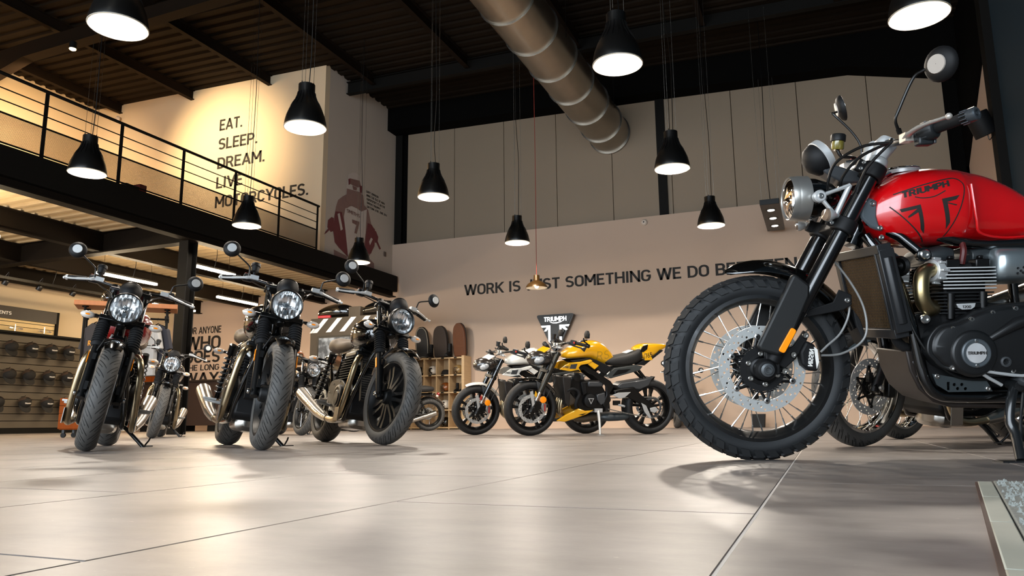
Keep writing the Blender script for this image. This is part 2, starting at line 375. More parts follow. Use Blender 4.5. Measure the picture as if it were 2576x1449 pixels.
def tread_mat(name, n_rep, k, col='232425', gcol='050505', w_=.075, sgn=1):
    """rubber with curved grooves; uv.x round the tyre, uv.y across it"""
    m = D.materials.new(name); m.use_nodes = True; nt = m.node_tree; N = nt.nodes; L = nt.links; b = N['Principled BSDF']
    uv = N.new('ShaderNodeUVMap'); uv.uv_map = 'uv'; sp = N.new('ShaderNodeSeparateXYZ'); L.new(uv.outputs[0], sp.inputs[0])
    def M_(op, a, bb=None, c=None):
        n = N.new('ShaderNodeMath'); n.operation = op
        for i, q in enumerate((a, bb, c)):
            if q is None: continue
            if isinstance(q, (int, float)): n.inputs[i].default_value = q
            else: L.new(q, n.inputs[i])
        return n.outputs[0]
    u = sp.outputs[0]; v = M_('MULTIPLY_ADD', sp.outputs[1], 2., -1.); av = M_('ABSOLUTE', v)
    side = M_('MULTIPLY', M_('GREATER_THAN', v, 0.), .5)
    def groove(off, lo, hi, kk, pw, ww):
        ph = M_('ADD', M_('MULTIPLY', u, float(n_rep)), M_('ADD', side, off))
        ph = M_('ADD', ph, M_('MULTIPLY', M_('POWER', av, pw), kk*sgn))
        d = M_('ABSOLUTE', M_('SUBTRACT', M_('FRACT', ph), .5))
        g = M_('LESS_THAN', d, ww); g = M_('MULTIPLY', g, M_('GREATER_THAN', av, lo)); return M_('MULTIPLY', g, M_('LESS_THAN', av, hi))
    g1 = groove(0., .04, .50, k, .75, w_); g2 = groove(.45, .22, .62, k, .75, w_*.8); g3 = groove(.25, .45, .66, k, .75, w_*.55)
    g = M_('MAXIMUM', g1, M_('MAXIMUM', g2, g3))
    tc = N.new('ShaderNodeTexCoord'); nz = N.new('ShaderNodeTexNoise'); nz.inputs['Scale'].default_value = 14; nz.inputs['Detail'].default_value = 5; L.new(tc.outputs['Object'], nz.inputs['Vector'])
    mx0 = N.new('ShaderNodeMix'); mx0.data_type = 'RGBA'; c0 = hexc(col)
    mx0.inputs[6].default_value = (*[c*.75 for c in c0], 1); mx0.inputs[7].default_value = (*[c*1.3 for c in c0], 1); L.new(nz.outputs[0], mx0.inputs[0])
    mx = N.new('ShaderNodeMix'); mx.data_type = 'RGBA'; mx.inputs[7].default_value = (*hexc(gcol), 1)  # groove colour holds the shade of the recess as well as cleaner rubber
    L.new(g, mx.inputs[0]); L.new(mx0.outputs[2], mx.inputs[6]); L.new(mx.outputs[2], b.inputs['Base Color'])
    b.inputs['Roughness'].default_value = .62
    bp = N.new('ShaderNodeBump'); bp.invert = True; bp.inputs['Distance'].default_value = .004; bp.inputs['Strength'].default_value = .8; L.new(g, bp.inputs['Height']); L.new(bp.outputs[0], b.inputs['Normal'])
    return m
TREAD = tread_mat('road_tyre_rubber', 34, -2.4, col='4b4946', w_=.07)
TREADS = tread_mat('sport_tyre_rubber', 16, 1.2, col='1d1d1d', w_=.035)
TREADH = tread_mat('plain_tyre_rubber', 3, .01, col='141618', w_=0.)
# ---------------------------------------------------------------- room shell
def sbox(name, lo, hi, m, parent=None, bev=0., kind='structure'):
    c = [(a+b)/2 for a, b in zip(lo, hi)]; d = [b-a for a, b in zip(lo, hi)]
    o = MB().box((0, 0, 0), d).build(name, m, parent, bev=bev, flat=True)
    o.location = c
    if kind: o['kind'] = kind
    return o
XL, XR, YF, YN = -17.2, 3.0, 16.3, -7.6
def zc(x): return 8.22-.024*(x+9.9)
# floor: joint bed and tiles
fl = sbox('floor', (XL-.3, YN, -.2), (XR+4, YF+.3, -.0012), GROUT)
TW, TL, GAP = .66, 1.32, .0042
tp = MB().box((0, 0, -.02), (TW-GAP, TL-GAP, .04)); t0 = tp.build('tile', FLOORM, fl, flat=True, bev=.0012, seg=1)
fo = V(fl.location); first = True; rest = MB(); near = []
for i in range(-26, 11):
    for j in range(-4, 13):
        cx = -.11+TW*(i+.5); cy = .63+TL*(j+.5)-(.66 if i % 2 else 0)
        if cx < XL-.3 or cx > XR+3.6 or cy > YF: continue
        v = V((cx, cy, 0)); dep = v.dot(fw); lat = v.dot(rt)
        if dep > -.6 and abs(lat) < .75*dep+1.1 and v.length < 7.2: near.append((v.length, cx, cy))
        else: rest.add([(cx+a*(TW-GAP)/2, cy+b*(TL-GAP)/2, c) for a in (-1, 1) for b in (-1, 1) for c in (-.03, 0)], [(1, 3, 7, 5), (0, 1, 5, 4), (2, 6, 7, 3), (0, 2, 3, 1), (4, 5, 7, 6)])
near.sort()
for d_, cx, cy in near:
    T = MX.Translation(V((cx, cy, 0))-fo)
    if first: t0.matrix_basis = T; first = False
    else: like(t0, fl, T)
rest.build('far_tiles', FLOORM, fl, T=MX.Translation(-fo), kind='stuff', flat=True)
# far wall: painted lower part with a ledge, sheet panels above
wf = sbox('wall_far', (XL, YF, 0), (XR+.2, YF+.5, 4.66), WALL)
wo = V(wf.location)
def onwall(me, name, T, m, parent, kind=None):
    me.materials.clear(); me.materials.append(m)
    o = D.objects.new(name, me); COL.objects.link(o); o.parent = parent
    o.matrix_basis = MX.Translation(-V(parent.location)) @ T
    return o
FACE_Y = lambda x, z: FR((x, YF-.003, z), (1, 0, 0), (0, 0, 1))
onwall(text_mesh('WORK IS JUST SOMETHING WE DO BETWEEN RIDES', .262, 8.72, bold=.012), 'wall_lettering', FACE_Y(-7.87, 3.19), PRINT, wf)['label'] = 'black slogan lettering along the far wall'
bx0, bw = -16.66, 1.27
for s_, z, cap in (('FOR ANYONE', 2.69, .20), ('WHO', 2.24, .38), ('GOES', 1.87, .35), ('THE LONG', 1.655, .165), ('WAY', 1.30, .30)):
    onwall(text_mesh(s_, cap, bw, bold=.012 if cap < .25 else .018), 'wall_lettering', FACE_Y(bx0, z), PRINT, wf)
for k in range(9):
    x0 = -9.58+1.365*k
    p = sbox('panel', (x0+.006, YF+.12, 4.5), (x0+1.365-.006, YF+.17, 8.2), PANEL, wf, bev=.004, kind=None); p.location = V(p.location)-wo
p = sbox('panel_backing', (-10, YF+.18, 4.5), (XR, YF+.3, 8.3), DARKW, wf, kind=None); p.location = V(p.location)-wo
for x0, x1 in ((-9.93, -9.72), (-3.06, -2.86)):
    o = sbox('steel_column', (x0, YF-.02+.09, 4.66), (x1, YF+.13, 8.2), BLACKST); o['label'] = 'black steel column against the upper wall panels'
# dark fascia below the roof along the far wall
fa = MB().prism([(-10.0, 7.63), (-3.1, 7.43), (1.0, 7.27), (2.95, 6.80), (XR+.2, 6.7), (XR+.2, 8.5), (-10.0, 8.5)], YF-.35, YF+.11).build('trim_1', DARKW, flat=True); struct(fa)
# upper end wall with the slogan, poster wall
we = sbox('wall_mezzanine_end', (XL, 13.28, 3.8), (-9.92, 13.45, 8.5), WALLW); struct(we)
for s_, z, wd in (('EAT.', 7.12, .70), ('SLEEP.', 6.637, 1.18), ('DREAM.', 6.155, 1.42), ('LIVE', 5.67, .80), ('MOTORCYCLES.', 5.19, 2.69)):
    onwall(text_mesh(s_, .285, wd, bold=.012), 'wall_lettering', FR((-12.96, 13.277, z), (1, 0, 0), (0, 0, 1)), PRINT, we)
wp = sbox('wall_poster', (-10.1, 13.451, 3.6), (-9.92, YF+.14, 8.5), POSTERW)
PF = lambda y, z: FR((-9.916, y, z), (0, 1, 0), (0, 0, 1))
# left wall, slatwall, shop front side, right walls, front
wl = sbox('wall_left', (XL-.2, YN, 0), (XL, YF+.3, 8.6), WALLW)
sbox('wall_front', (XL, YN-.2, 5.5), (XR+4, YN, 8.4), DARKW)
for k, x in enumerate((-14.5, -11.1, -7.7, -4.3, -.9, 2.5)):
    sbox('assumed_window_%d' % (k+1), (x-.06, YN-.1, 0), (x+.06, YN, 5.5), BLACKST)  # mullions of the assumed shop front, out of view
sbox('assumed_window_7', (XL, YN-.1, 2.5), (XR+4, YN, 2.6), BLACKST)  # crossbar of the same assumed shop front
for a, b in (((-2.3, -1.8, 7.75), (3.5, -1.65, 8.2)), ((-2.3, .55, 7.75), (3.5, .7, 8.2)), ((-2.3, -1.8, 7.75), (-2.15, .7, 8.2)), ((3.35, -1.8, 7.75), (3.5, .7, 8.2))):
    sbox('assumed_window_8', a, b, DARKW)  # frame added round the assumed rooflight, never in view
wr = MB().prism([(13.3, 0), (YF+.1, 0), (YF+.1, 4.75), (16.6-.2, 4.98), (13.3, 6.75)], XR, XR+.2, ax='x').build('wall_right', WALL, flat=True); struct(wr)
o = MB().prism([(13.3, 6.75), (16.4, 4.98), (YF+.1, 4.7), (YF+.1, 8.4), (13.3, 8.4)], XR-.05, XR+.25, ax='x').build('wall_right_upper', DARKW, flat=True); struct(o)
o = sbox('steel_column', (2.80, 13.1, 0), (3.08, 13.38, 8.3), BLACKST); o['label'] = 'tall black steel column at the right wall'
sbox('wall_right_near', (2.93, YN, 0), (3.15, 13.1, 8.4), mat('dark_blue_grey_cladding', '2a3842', .6, var=.08, spec=.2))
# roof
rb = MB(); ys = []; y = YN
prof = []
while y < YF+.3:
    prof += [(y, 0), (y+.13, 0), (y+.16, .045), (y+.24, .045)]; y += .27
prof.append((y, 0))
n = len(prof); vs = []
for x in (XL-.2, XR+4.2): vs += [(x, a, zc(x)+b) for a, b in prof]
rb.add(vs, [(i, i+1, n+i+1, n+i) for i in range(n-1)])
vs = []
ce = rb.build('ceiling', DARKDECK, flat=True); struct(ce)
sbox('ceiling_top', (XL-.3, YN-.3, 8.75), (XR+4.3, YF+.6, 8.85), DARKW)
def ibeam(name, p0, p1, h, fwid, m, tf=.015, tw=.01, parent=None, lip=True):
    """I-beam with its bottom flange on the line p0-p1"""
    a, b = V(p0), V(p1); d = (b-a); L = d.length; T = FR(a, d, V((0, 0, 1)).cross(d))
    o = [(-fwid/2, 0), (fwid/2, 0), (fwid/2, tf), (tw/2, tf), (tw/2, h-tf), (fwid/2, h-tf), (fwid/2, h), (-fwid/2, h), (-fwid/2, h-tf), (-tw/2, h-tf), (-tw/2, tf), (-fwid/2, tf)]
    return MB().prism(o, 0, L, ax='x').build(name, m, parent, T=T, flat=True)
BEAMP = mat('dark_brown_beam', '1a120b', .75, spec=.1, var=.1)
for x in (-16.3, -13.88, -11.5, -9.18, -6.75, -4.17, -1.63, .8):
    yend = 13.28 if x < -10 else 14.1
    o = ibeam('purlin', (x, YN, zc(x)-.24), (x, yend, zc(x)-.24), .24, .11, BEAMP); o.parent = ce
for y in (9.62, 2.4, -4.6):
    o = MB().prism([(XL, 7.0), (-14.6, 7.62), (-6, 7.78), (XR+1, 7.72), (XR+1, 8.0), (-6, 8.05), (-14.6, 8.0), (XL, 7.9)], y-.006, y+.006)
    o.add([(XL, y-.12, 6.98), (XL, y+.12, 6.98), (-14.6, y-.12, 7.6), (-14.6, y+.12, 7.6), (-6, y-.12, 7.76), (-6, y+.12, 7.76), (XR+1, y-.12, 7.7), (XR+1, y+.12, 7.7)], [(0, 1, 3, 2), (2, 3, 5, 4), (4, 5, 7, 6)])
    o = o.build('roof_frame_beam', BEAMP, flat=True); struct(o); o['label'] = 'dark haunched steel roof beam across the hall'
o = ibeam('roof_frame_beam', (-10, 14.15, 7.86), (XR+1, 14.15, 7.66), .3, .14, BLACKST); struct(o); o['label'] = 'dark steel roof beam near the far wall'
# ---------------------------------------------------------------- mezzanine
MZ = 3.80
prof = []; y = YN
while y < YF-.1:
    prof += [(y, .05), (y+.10, .05), (y+.13, 0), (y+.20, 0), (y+.23, .05)]; y += .235
n = len(prof); x0, x1 = XL, -9.88
md = MB(); md.add([(x, a, 3.62+b) for x in (x0, x1) for a, b in prof], [(i, i+1, n+i+1, n+i) for i in range(n-1)])
md.box(((x0+x1)/2, (YN+YF)/2, 3.735), (x1-x0, YF-YN, .11))
o = md.build('ceiling_mezzanine', DECK, flat=True); struct(o)
def struct_beam(p0, p1, h, fw_, lab, m=BLACKST):
    o = ibeam('steel_beam', p0, p1, h, fw_, m, tf=.02, tw=.012); struct(o); o['label'] = lab; return o
WBEAM = mat('brown_black_beam', '17110b', .7, spec=.12, var=.1)
struct_beam((-9.8, YN, 3.26), (-9.8, YF-.15, 3.26), .54, .20, 'deep black edge beam of the mezzanine', WBEAM)
sbox('trim_2', (-9.79, YN, 3.40), (-9.695, YF-.1, 3.795), BLACKST)
sbox('trim_3', (-9.83, YN, 3.797), (-9.76, 13.28, 3.815), mat('pale_gap_light_strip', 'c9a878', .5))  # pale colour stands for light through the edge gap and the light floor top
for x in (-11.95, -14.15, -16.2):
    struct_beam((x, YN, 3.26), (x, YF, 3.26), .36, .16, 'black steel beam under the mezzanine deck', WBEAM)
for y in (9.6, 2.4):
    struct_beam((XL, y, 3.24), (-9.8, y, 3.24), .40, .20, 'black cross beam under the mezzanine', WBEAM)
for y in (9.6, 2.4):
    o = ibeam('steel_column', (-9.9, y, 0), (-9.9, y, 3.26), .22, .2, BLACKST, tf=.02)
    struct(o); o['label'] = 'black steel column under the mezzanine edge'
    o.matrix_world = FR((-9.9, y+.11, 0), (0, 0, 1), (-1, 0, 0))
# railing
rl = thing('mezzanine_railing', 'black mezzanine railing with round rails and mesh infill', 'railing', (-9.8, 0, 3.8))
YR0 = -1.9
posts = [13.0-1.243*k for k in range(13)]
pm = MB().box((0, 0, .48), (.012, .055, .98)).prism([(-.0275, .97), (.0275, .97), (.012, 1.0), (-.012, 1.0)], -.006, .006, ax='x')
po = pm.build('post', BLACKST, rl, T=MX.Translation((0, posts[0], 0)), flat=True)
for y in posts[1:]: like(po, rl, MX.Translation((0, y, 0)))
MB().tube([(0, YR0, 1.0), (0, 13.05, 1.0)], .024, 10).build('top_rail', BLACKST, rl)
for z in (.80, .635): MB().tube([(0, YR0, z), (0, 13.0, z)], .009, 8).build('mid_rail', BLACKST, rl)
MB().box((0, (YR0+13)/2, .465), (.02, 13-YR0, .02)).build('mid_rail', BLACKST, rl)
MB().box((0, (YR0+13)/2, .06), (.02, 13-YR0, .02)).build('bottom_rail', BLACKST, rl)
mp0 = MB().add([(0, -.6, .06), (0, .6, .06), (0, .6, .46), (0, -.6, .46)], [(0, 1, 2, 3)])
m0 = mp0.build('mesh_panel', MESHM, rl, T=MX.Translation((-.012, posts[0]-.6215, 0)), flat=True)
for y in posts[1:-1]: like(m0, rl, MX.Translation((-.012, y-.6215, 0)))
# ---------------------------------------------------------------- pendant lamps
def plight(name, loc, watt, col, rad=.05, parent=None):
    l = D.lights.new(name, 'POINT'); l.energy = watt; l.color = col; l.shadow_soft_size = rad
    o = D.objects.new(name, l); COL.objects.link(o); o.location = loc
    if parent: o.parent = parent
    return o
def slight(name, loc, target, watt, col, ang=60, blend=.5, rad=.05):
    l = D.lights.new(name, 'SPOT'); l.energy = watt; l.color = col; l.shadow_soft_size = rad; l.spot_size = R_(ang); l.spot_blend = blend
    o = D.objects.new(name, l); COL.objects.link(o); o.location = loc
    o.rotation_euler = (V(target)-V(loc)).to_track_quat('-Z', 'Y').to_euler(); return o
PROF = [(.225, 0), (.228, .012), (.222, .06), (.206, .13), (.180, .20), (.145, .265), (.115, .315), (.096, .37), (.090, .42), (.090, .50)]
def pendant(x, y, label):
    L = thing('pendant_lamp', label, 'lamp', (x, y, 3.35), group='bell shaped pendant lamps')
    sh = MB().lathe(PROF+[(.02, .505)], 32); s0 = sh.build('lamp_shade', LAMPBLK, L)
    MB().lathe([(r-.006, h+.001) for r, h in PROF[:8]]+[(.02, .36)], 32).build('shade_lining', SHADEIN, L, label='white inside of the shade')
    MB().tube([(.226*math.cos(a), .226*math.sin(a), .002) for a in [2*PI*i/32 for i in range(32)]], .005, 6, closed=True).build('rim', SHADEIN, L, label='pale rim of the shade')
    fin = MB()
    for k in range(20):
        a = 2*PI*k/20; c, s_ = math.cos(a), math.sin(a)
        pts = [(.088, .41), (.100, .40), (.104, .37), (.124, .315), (.152, .268), (.176, .215), (.14, .26), (.11, .31), (.09, .37)]
        n = len(pts); vs = [(r*c-t*s_, r*s_+t*c, h) for t in (-.004, .004) for r, h in pts]
        fin.add(vs, [tuple(range(n)), tuple(range(n, 2*n))[::-1]]+[(i, (i+1) % n, (i+1) % n+n, i+n) for i in range(n)])
    fin.build('cooling_fins', LAMPBLK, s0, flat=True)
    MB().ball((0, 0, .20), .055, .055, .075).build('bulb', BULB, L, label='glowing warm bulb')
    o = slight('lamp_light', (0, 0, .02), (0, 0, -1), PENDANT_W, PENDANT_COL, 157, .06, .08); o.parent = L
    plight('shade_light', (0, 0, .08), 2.0, PENDANT_COL, .06, L)
    top = zc(x)-3.35; random.seed(int((x*7+y)*10))
    z1 = top+.03; pts = [(.03, 0, .5), (.02+random.uniform(-.02, .02), .01, .9), (.04, 0, 1.6), (random.uniform(-.03, .03), .02, 2.6), (0, 0, z1)]
    MB().tube(crm(pts, 5), .0055, 5).build('power_cord', BLK, L)
    for k in range(3):
        a = 2*PI*k/3+.4; c, s_ = .075*math.cos(a), .075*math.sin(a)
        MB().tube([(c, s_, .49), (c, s_, z1)], .0022, 4).build('suspension_wire', STEEL, L)
        MB().lathe([(.006, .0), (.006, .03), (.002, .035)], 6, T=MX.Translation((c, s_, .49))).build('wire_grip', BLK, L)
    return L
for x, y, lb in ((-5.09, 4.05, 'pendant lamp at top left edge, cut by the frame'),
                 (-8.53, 6.53, 'pendant lamp hanging before the left mezzanine railing'),
                 (-5.03, 6.40, 'pendant lamp beside the corner of the slogan wall, right of SLEEP'),
                 (-8.50, 9.43, 'pendant lamp overlapping the word MOTORCYCLES'),
                 (-8.45, 12.60, 'pendant lamp in front of the printed racing rider'),
                 (-4.97, 9.26, 'pendant lamp left of the duct, before the upper wall panels'),
                 (-4.91, 12.37, 'small far pendant lamp before the ledge above WORK IS JUST'),
                 (-1.50, 6.31, 'pendant lamp right of the round duct, against the dark roof'),
                 (-1.57, 9.41, 'pendant lamp before the black column of the far wall'),
                 (-1.50, 12.58, 'small far pendant lamp left of the three spot bar'),
                 (.96, 6.45, 'pendant lamp at the top right edge, cut by the frame')):
    pendant(x, y, lb)
# small shallow lamp with a red cord
L = thing('shallow_lamp', 'small shallow bronze lamp on a red cord before the wall slogan', 'lamp', (-4.92, 13.38, 2.68))
pr = [(.212, 0), (.208, .025), (.176, .075), (.113, .12), (.063, .145), (.057, .25), (.015, .256)]
MB().lathe(pr, 24).build('lamp_shade', mat('bronze_enamel', '4a3418', .35, metal=.5), L)
MB().lathe([(.205, .003), (.17, .07), (.03, .11)], 24).build('shade_lining', SHADEIN, L)
MB().ball((0, 0, .035), .04).build('bulb', BULB, L); o = slight('lamp_light', (0, 0, .01), (0, 0, -1), 22, PENDANT_COL, 152, .25, .08); o.parent = L; plight('shade_light', (0, 0, .01), .4, PENDANT_COL, .04, L)
MB().tube([(0, 0, .2), (.01, 0, 2.5), (0, 0, zc(-4.9)-2.68)], .006, 5).build('power_cord', mat('red_cord', '8c2a1c', .7), L)
# bar with three spots
L = thing('spot_bar', 'flat black hanging bar with three recessed spots right of the pendants', 'lamp', (-.62, 15.05, 4.0))
T = FR((0, 0, 0), (0, 1, 0), (-1, 0, 0))
MB().box((0, 0, .05), (2.1, .34, .10)).build('housing', LAMPBLK, L, T=T, bev=.006)
for k in (-.62, 0, .62):
    MB().lathe([(.10, -.004), (.10, .0), (.085, .002), (.085, -.004)], 20, closed=True).build('spot_rim', BLK, L, T=T @ MX.Translation((k, 0, 0)))
    MB().lathe([(.062, -.002), (.062, -.006), (.001, -.008)], 16).build('spot', mat('cool_spot', (1, .93, .8), emis=9), L, T=T @ MX.Translation((k, 0, 0)), label='lit spot')
for q in (-.95, .95):
    for r in (-.14, .14): MB().tube([(q, r, .1), (q, r, zc(0)-4.05)], .0025, 4).build('suspension_wire', STEEL, L, T=T)
MB().tube(crm([(-.6, 0, .1), (-.55, .03, 1.2), (-.62, 0, 2.6), (-.6, 0, zc(0)-4.05)], 5), .007, 5).build('power_cord', BLK, L, T=T)
# ---------------------------------------------------------------- duct
dc = thing('ventilation_duct', 'large round galvanised duct running to the far wall', 'duct', (-4.15, 0, 6.78))
ys = [-6.4+1.1*k for k in range(21) if -6.4+1.1*k < 16.2]+[16.36]
TD = lambda y: FR((0, y, 0), (1, 0, 0), (0, 0, -1))
sec = MB().lathe([(.47, 0), (.47, 1.095)], 48).build('duct_section', GALV, dc, T=TD(ys[0]))
flg = MB().lathe([(.47, -.006), (.496, -.006), (.496, .006), (.47, .006)], 48, closed=True).build('flange', STEEL, dc, T=TD(ys[0]))
for y in ys[1:]:
    like(flg, dc, TD(y))
    if y < 16: like(sec, dc, TD(y) if y+1.1 < 16.5 else TD(y))
for y in ys[1::3]:
    for s_ in (-.47, .47): MB().tube([(s_, y+.5, 0), (s_, y+.5, zc(-4)-6.8)], .005, 4).build('hanger_wire', BLACKST, dc)
# ---------------------------------------------------------------- mezzanine lights and fittings
def tube_light(x, y0, y1, label):
    L = thing('strip_light', label, 'lamp', (x, (y0+y1)/2, 3.0), group='strip lights under the mezzanine')
    MB().box((0, 0, .045), (.03, y1-y0, .04)).build('housing', LAMPBLK, L, flat=True)
    MB().box((0, 0, .005), (.065, y1-y0-.01, .04)).build('diffuser', TUBE, L, label='glowing warm diffuser', flat=True)
    for q in (y0+.15, y1-.15): MB().tube([(0, q-(y0+y1)/2, .05), (0, q-(y0+y1)/2, .62)], .003, 4).build('suspension_wire', BLACKST, L)
    MB().tube(crm([(.02, .1, .05), (.05, .12, .3), (0, .14, .62)], 5), .006, 5).build('power_cord', BLK, L)
for a in ((-12.5, 9.95, 11.35, 'strip light behind the instruments of the red tank roadster'), (-10.38, 9.95, 11.25, 'strip light just right of the mezzanine column'),
          (-12.5, 13.05, 14.35, 'farther strip light above the low brown wall lettering'), (-14.6, 13.2, 14.5, 'strip light at the grip of the red tank roadster'),
          (-11.45, 6.3, 7.4, 'strip light at the left edge under the deck'), (-14.6, 6.0, 7.3, 'added unseen strip light beyond the left edge'), (-13.5, 6.3, 7.6, 'added unseen strip light over the clothing area'),  # strips beyond the left edge are out of view, kept for their light
          (-12.4, 2.8, 4.2, 'added unseen strip light at the front of the deck')):  # out of view, added to light the space under the deck
    tube_light(*a)
slight('mezzanine_spot_light', (-13.03, 9.5, 7.35), (-12.75, 13.28, 6.5), SPOT_W*1.25, (1, .74, .44), 66, 1.)
slight('mezzanine_spot_light', (-14.2, 6.5, 7.3), (-17.2, 8.3, 5.2), SPOT_W*1.2, (1, .70, .40), 110, 1.)  # assumed spot out of view, added for the warm glow on the left wall
slight('mezzanine_spot_light', (-14.2, 9.4, 7.3), (-17.2, 11.5, 5.4), SPOT_W*1.0, (1, .70, .40), 110, 1.)  # second assumed spot for that wall, no fitting built
L = thing('ceiling_spotlight', 'glowing ceiling spotlight on the roof beam at top left', 'spotlight', (-13.03, 9.42, 7.42))
MB().lathe([(.07, -.02), (.07, .12), (.02, .14)], 16).build('housing', BLACKST, L)
MB().ball((0, 0, -.02), .062, .062, .03).build('bulb', mat('orange_glow', (1, .62, .2), emis=30), L)
# track with spots at far left
L = thing('track_light_rail', 'black track rail with small spots above the slatwall', 'lamp', (-14.56, 10.4, 3.0))
MB().box((0, 0, .02), (.05, 4.4, .05)).build('rail', LAMPBLK, L, flat=True)
for y in (-1.4, -.75, -.05, .7, 1.5):
    h = MB().lathe([(.055, -.07), (.06, 0), (.045, .03), (.001, .035)], 12).build('spot_head', LAMPBLK, L, T=AX((-.02, y, -.05), (.5, .1, .85)))
    MB().tube([(.01, y, .02), (.05, y, .09), (.0, y+.03, .14), (-.05, y, .06)], .004, 4).build('spot_cord', LAMPBLK, L)
for y in (-1.6, .2, 1.8): MB().tube(crm([(0, y, .04), (.04, y+.03, .3), (0, y+.06, .62)], 4), .006, 5).build('power_cord', LAMPBLK, L)
# grey pipe under the deck, carton on the mezzanine, sensor, speaker, pot
tag(MB().tube([(-12.6, 2, 3.60), (-12.6, 10.0, 3.60)], .022, 8).build('conduit_pipe', STEEL), 'thin grey conduit pipe under the deck at left', 'pipe')
L = thing('carton', 'small black and red carton standing behind the mezzanine mesh', 'box', (-10.55, 8.93, 3.815))
MB().box((0, -.12, .15), (.3, .26, .30)).build('carton_body', MATTE, L, bev=.004)
MB().box((0, .09, .18), (.3, .14, .36)).build('red_half', mat('red_print', 'a3201a', .6), L, bev=.004)
L = thing('motion_sensor', 'small round white motion sensor under the far wall ledge', 'sensor', (-3.4, 16.295, 4.53))
MB().lathe([(.075, 0), (.075, .02), (.05, .05), (.001, .055)], 20, T=AX((0, 0, 0), (0, -1, 0))).build('cover', mat('sensor_white', 'c9b9a8', .5), L)
MB().lathe([(.016, .05), (.016, .062), (.001, .063)], 10, T=AX((0, 0, 0), (0, -1, 0))).build('lens', BLK, L)
L = thing('wall_speaker', 'black cylindrical speaker bracketed to the right wall column', 'speaker', (2.8, 13.24, 4.72))
TS = AX((-.15, -.02, -.02), (-.35, -.2, .92))
MB().lathe([(.001, -.19), (.16, -.19), (.165, -.18), (.165, .18), (.155, .19), (.001, .19)], 24).build('cabinet', MATTE, L, T=TS)
MB().tube([(-.1, 0, .03), (-.04, 0, .06), (0, 0, .06)], .03, 8).build('bracket', BLK, L)
MB().tube(crm([(-.08, 0, -.14), (-.06, .02, -.27), (-.03, 0, -.25), (0, 0, -.2)], 4), .007, 5).build('cable', BLK, L)
L = thing('plant_pot', 'small black pot on the floor by the far wall', 'pot', (-1.19, 15.8, 0))
MB().prism([(-.11, 0), (.11, 0), (.135, .26), (-.135, .26)], -.12, .12).build('pot', MATTE, L, bev=.006)
MB().box((0, 0, .245), (.24, .21, .01)).build('soil', mat('soil', '2a1d12', .9), L)
L = thing('smoke_detector', 'round white detector under the roof beam at the slogan wall', 'sensor', (-16.3, 13.2, 7.95))
MB().lathe([(.08, 0), (.08, .03), (.05, .06), (.001, .065)], 16, T=AX((0, 0, 0), (0, -1, 0))).build('cover', mat('sensor_white', 'c9b9a8', .5), L)
# ---------------------------------------------------------------- slatwall with caps
SX = -16.9
sw = thing('slatwall_unit', 'slatted display wall of grey brown boards at far left', 'display wall', (SX, 0, 0))
y0s, y1s = 8.6, 13.9
sb = MB().box((-.012, (y0s+y1s)/2, 0), (.02, y1s-y0s, .148)).build('slat', SLATM, sw, T=MX.Translation((0, 0, .2)), bev=.003)
for k in range(1, 13): like(sb, sw, MX.Translation((0, 0, .2+.1605*k)))
MB().box((-.12, (y0s+y1s)/2, 1.12), (.18, y1s-y0s, 2.24)).build('back_board', BLACKST, sw, flat=True)
MB().box((-.08, (y0s+y1s)/2, 2.27), (.2, y1s-y0s, .05)).build('top_board', BLACKST, sw, flat=True)
MB().box((-.05, (y0s+y1s)/2, .06), (.12, y1s-y0s, .12)).build('plinth', BLACKST, sw, flat=True)
# shelf niche with the sign above
nb = thing('sign_header', 'dark header board lettered TEMENTS above the slatwall', 'sign', (SX-.1, 0, 0))
MB().box((0, 10.6, 2.72), (.06, 4.0, .28)).build('board', mat('brown_black_board', '2a2119', .5), nb, flat=True)
MB().box((0, 12.58, 2.58), (.07, .06, .56)).build('side_frame', BLACKST, nb, flat=True)
MB().box((-.03, 10.6, 2.44), (.02, 3.9, .28)).build('niche_back', mat('niche_board', 'e2c48c', .6), nb, flat=True)
put(text_mesh('VÊTEMENTS', .075, .66, bold=.02), 'lettering', WHITEM, nb, T=FR((.032, 10.78, 2.665), (0, 1, 0), (0, 0, 1)), flat=True)
for z in (2.42, 2.52): MB().box((-.02, 10.6, z), (.012, 3.9, .012)).build('groove_strip', BLACKST, nb, flat=True)
for q, lb in ((11.5, 'nearer'), (12.2, 'farther')):
    L = thing('clip_hanger', 'chrome clip hanger on the niche shelf above the slatwall, %s of two' % lb, 'hanger', (SX+.02, q, 2.30))
    MB().tube([(0, 0, 0), (0, 0, .16)], .012, 6).build('stem', CHROME, L)
    for d in (-.1, .12): MB().box((0, d, .06), (.05, .09, .03)).build('clip', CHROME, L, bev=.004)
    MB().tube([(0, -.16, .1), (0, .18, .1)], .008, 6).build('bar', CHROME, L)
CAPM = mat('black_cap_cloth', '14110f', .85, var=.2, bump=.3, bscale=90); CAPMESH = mat('brown_cap_mesh', '3a291b', .8, var=.25)
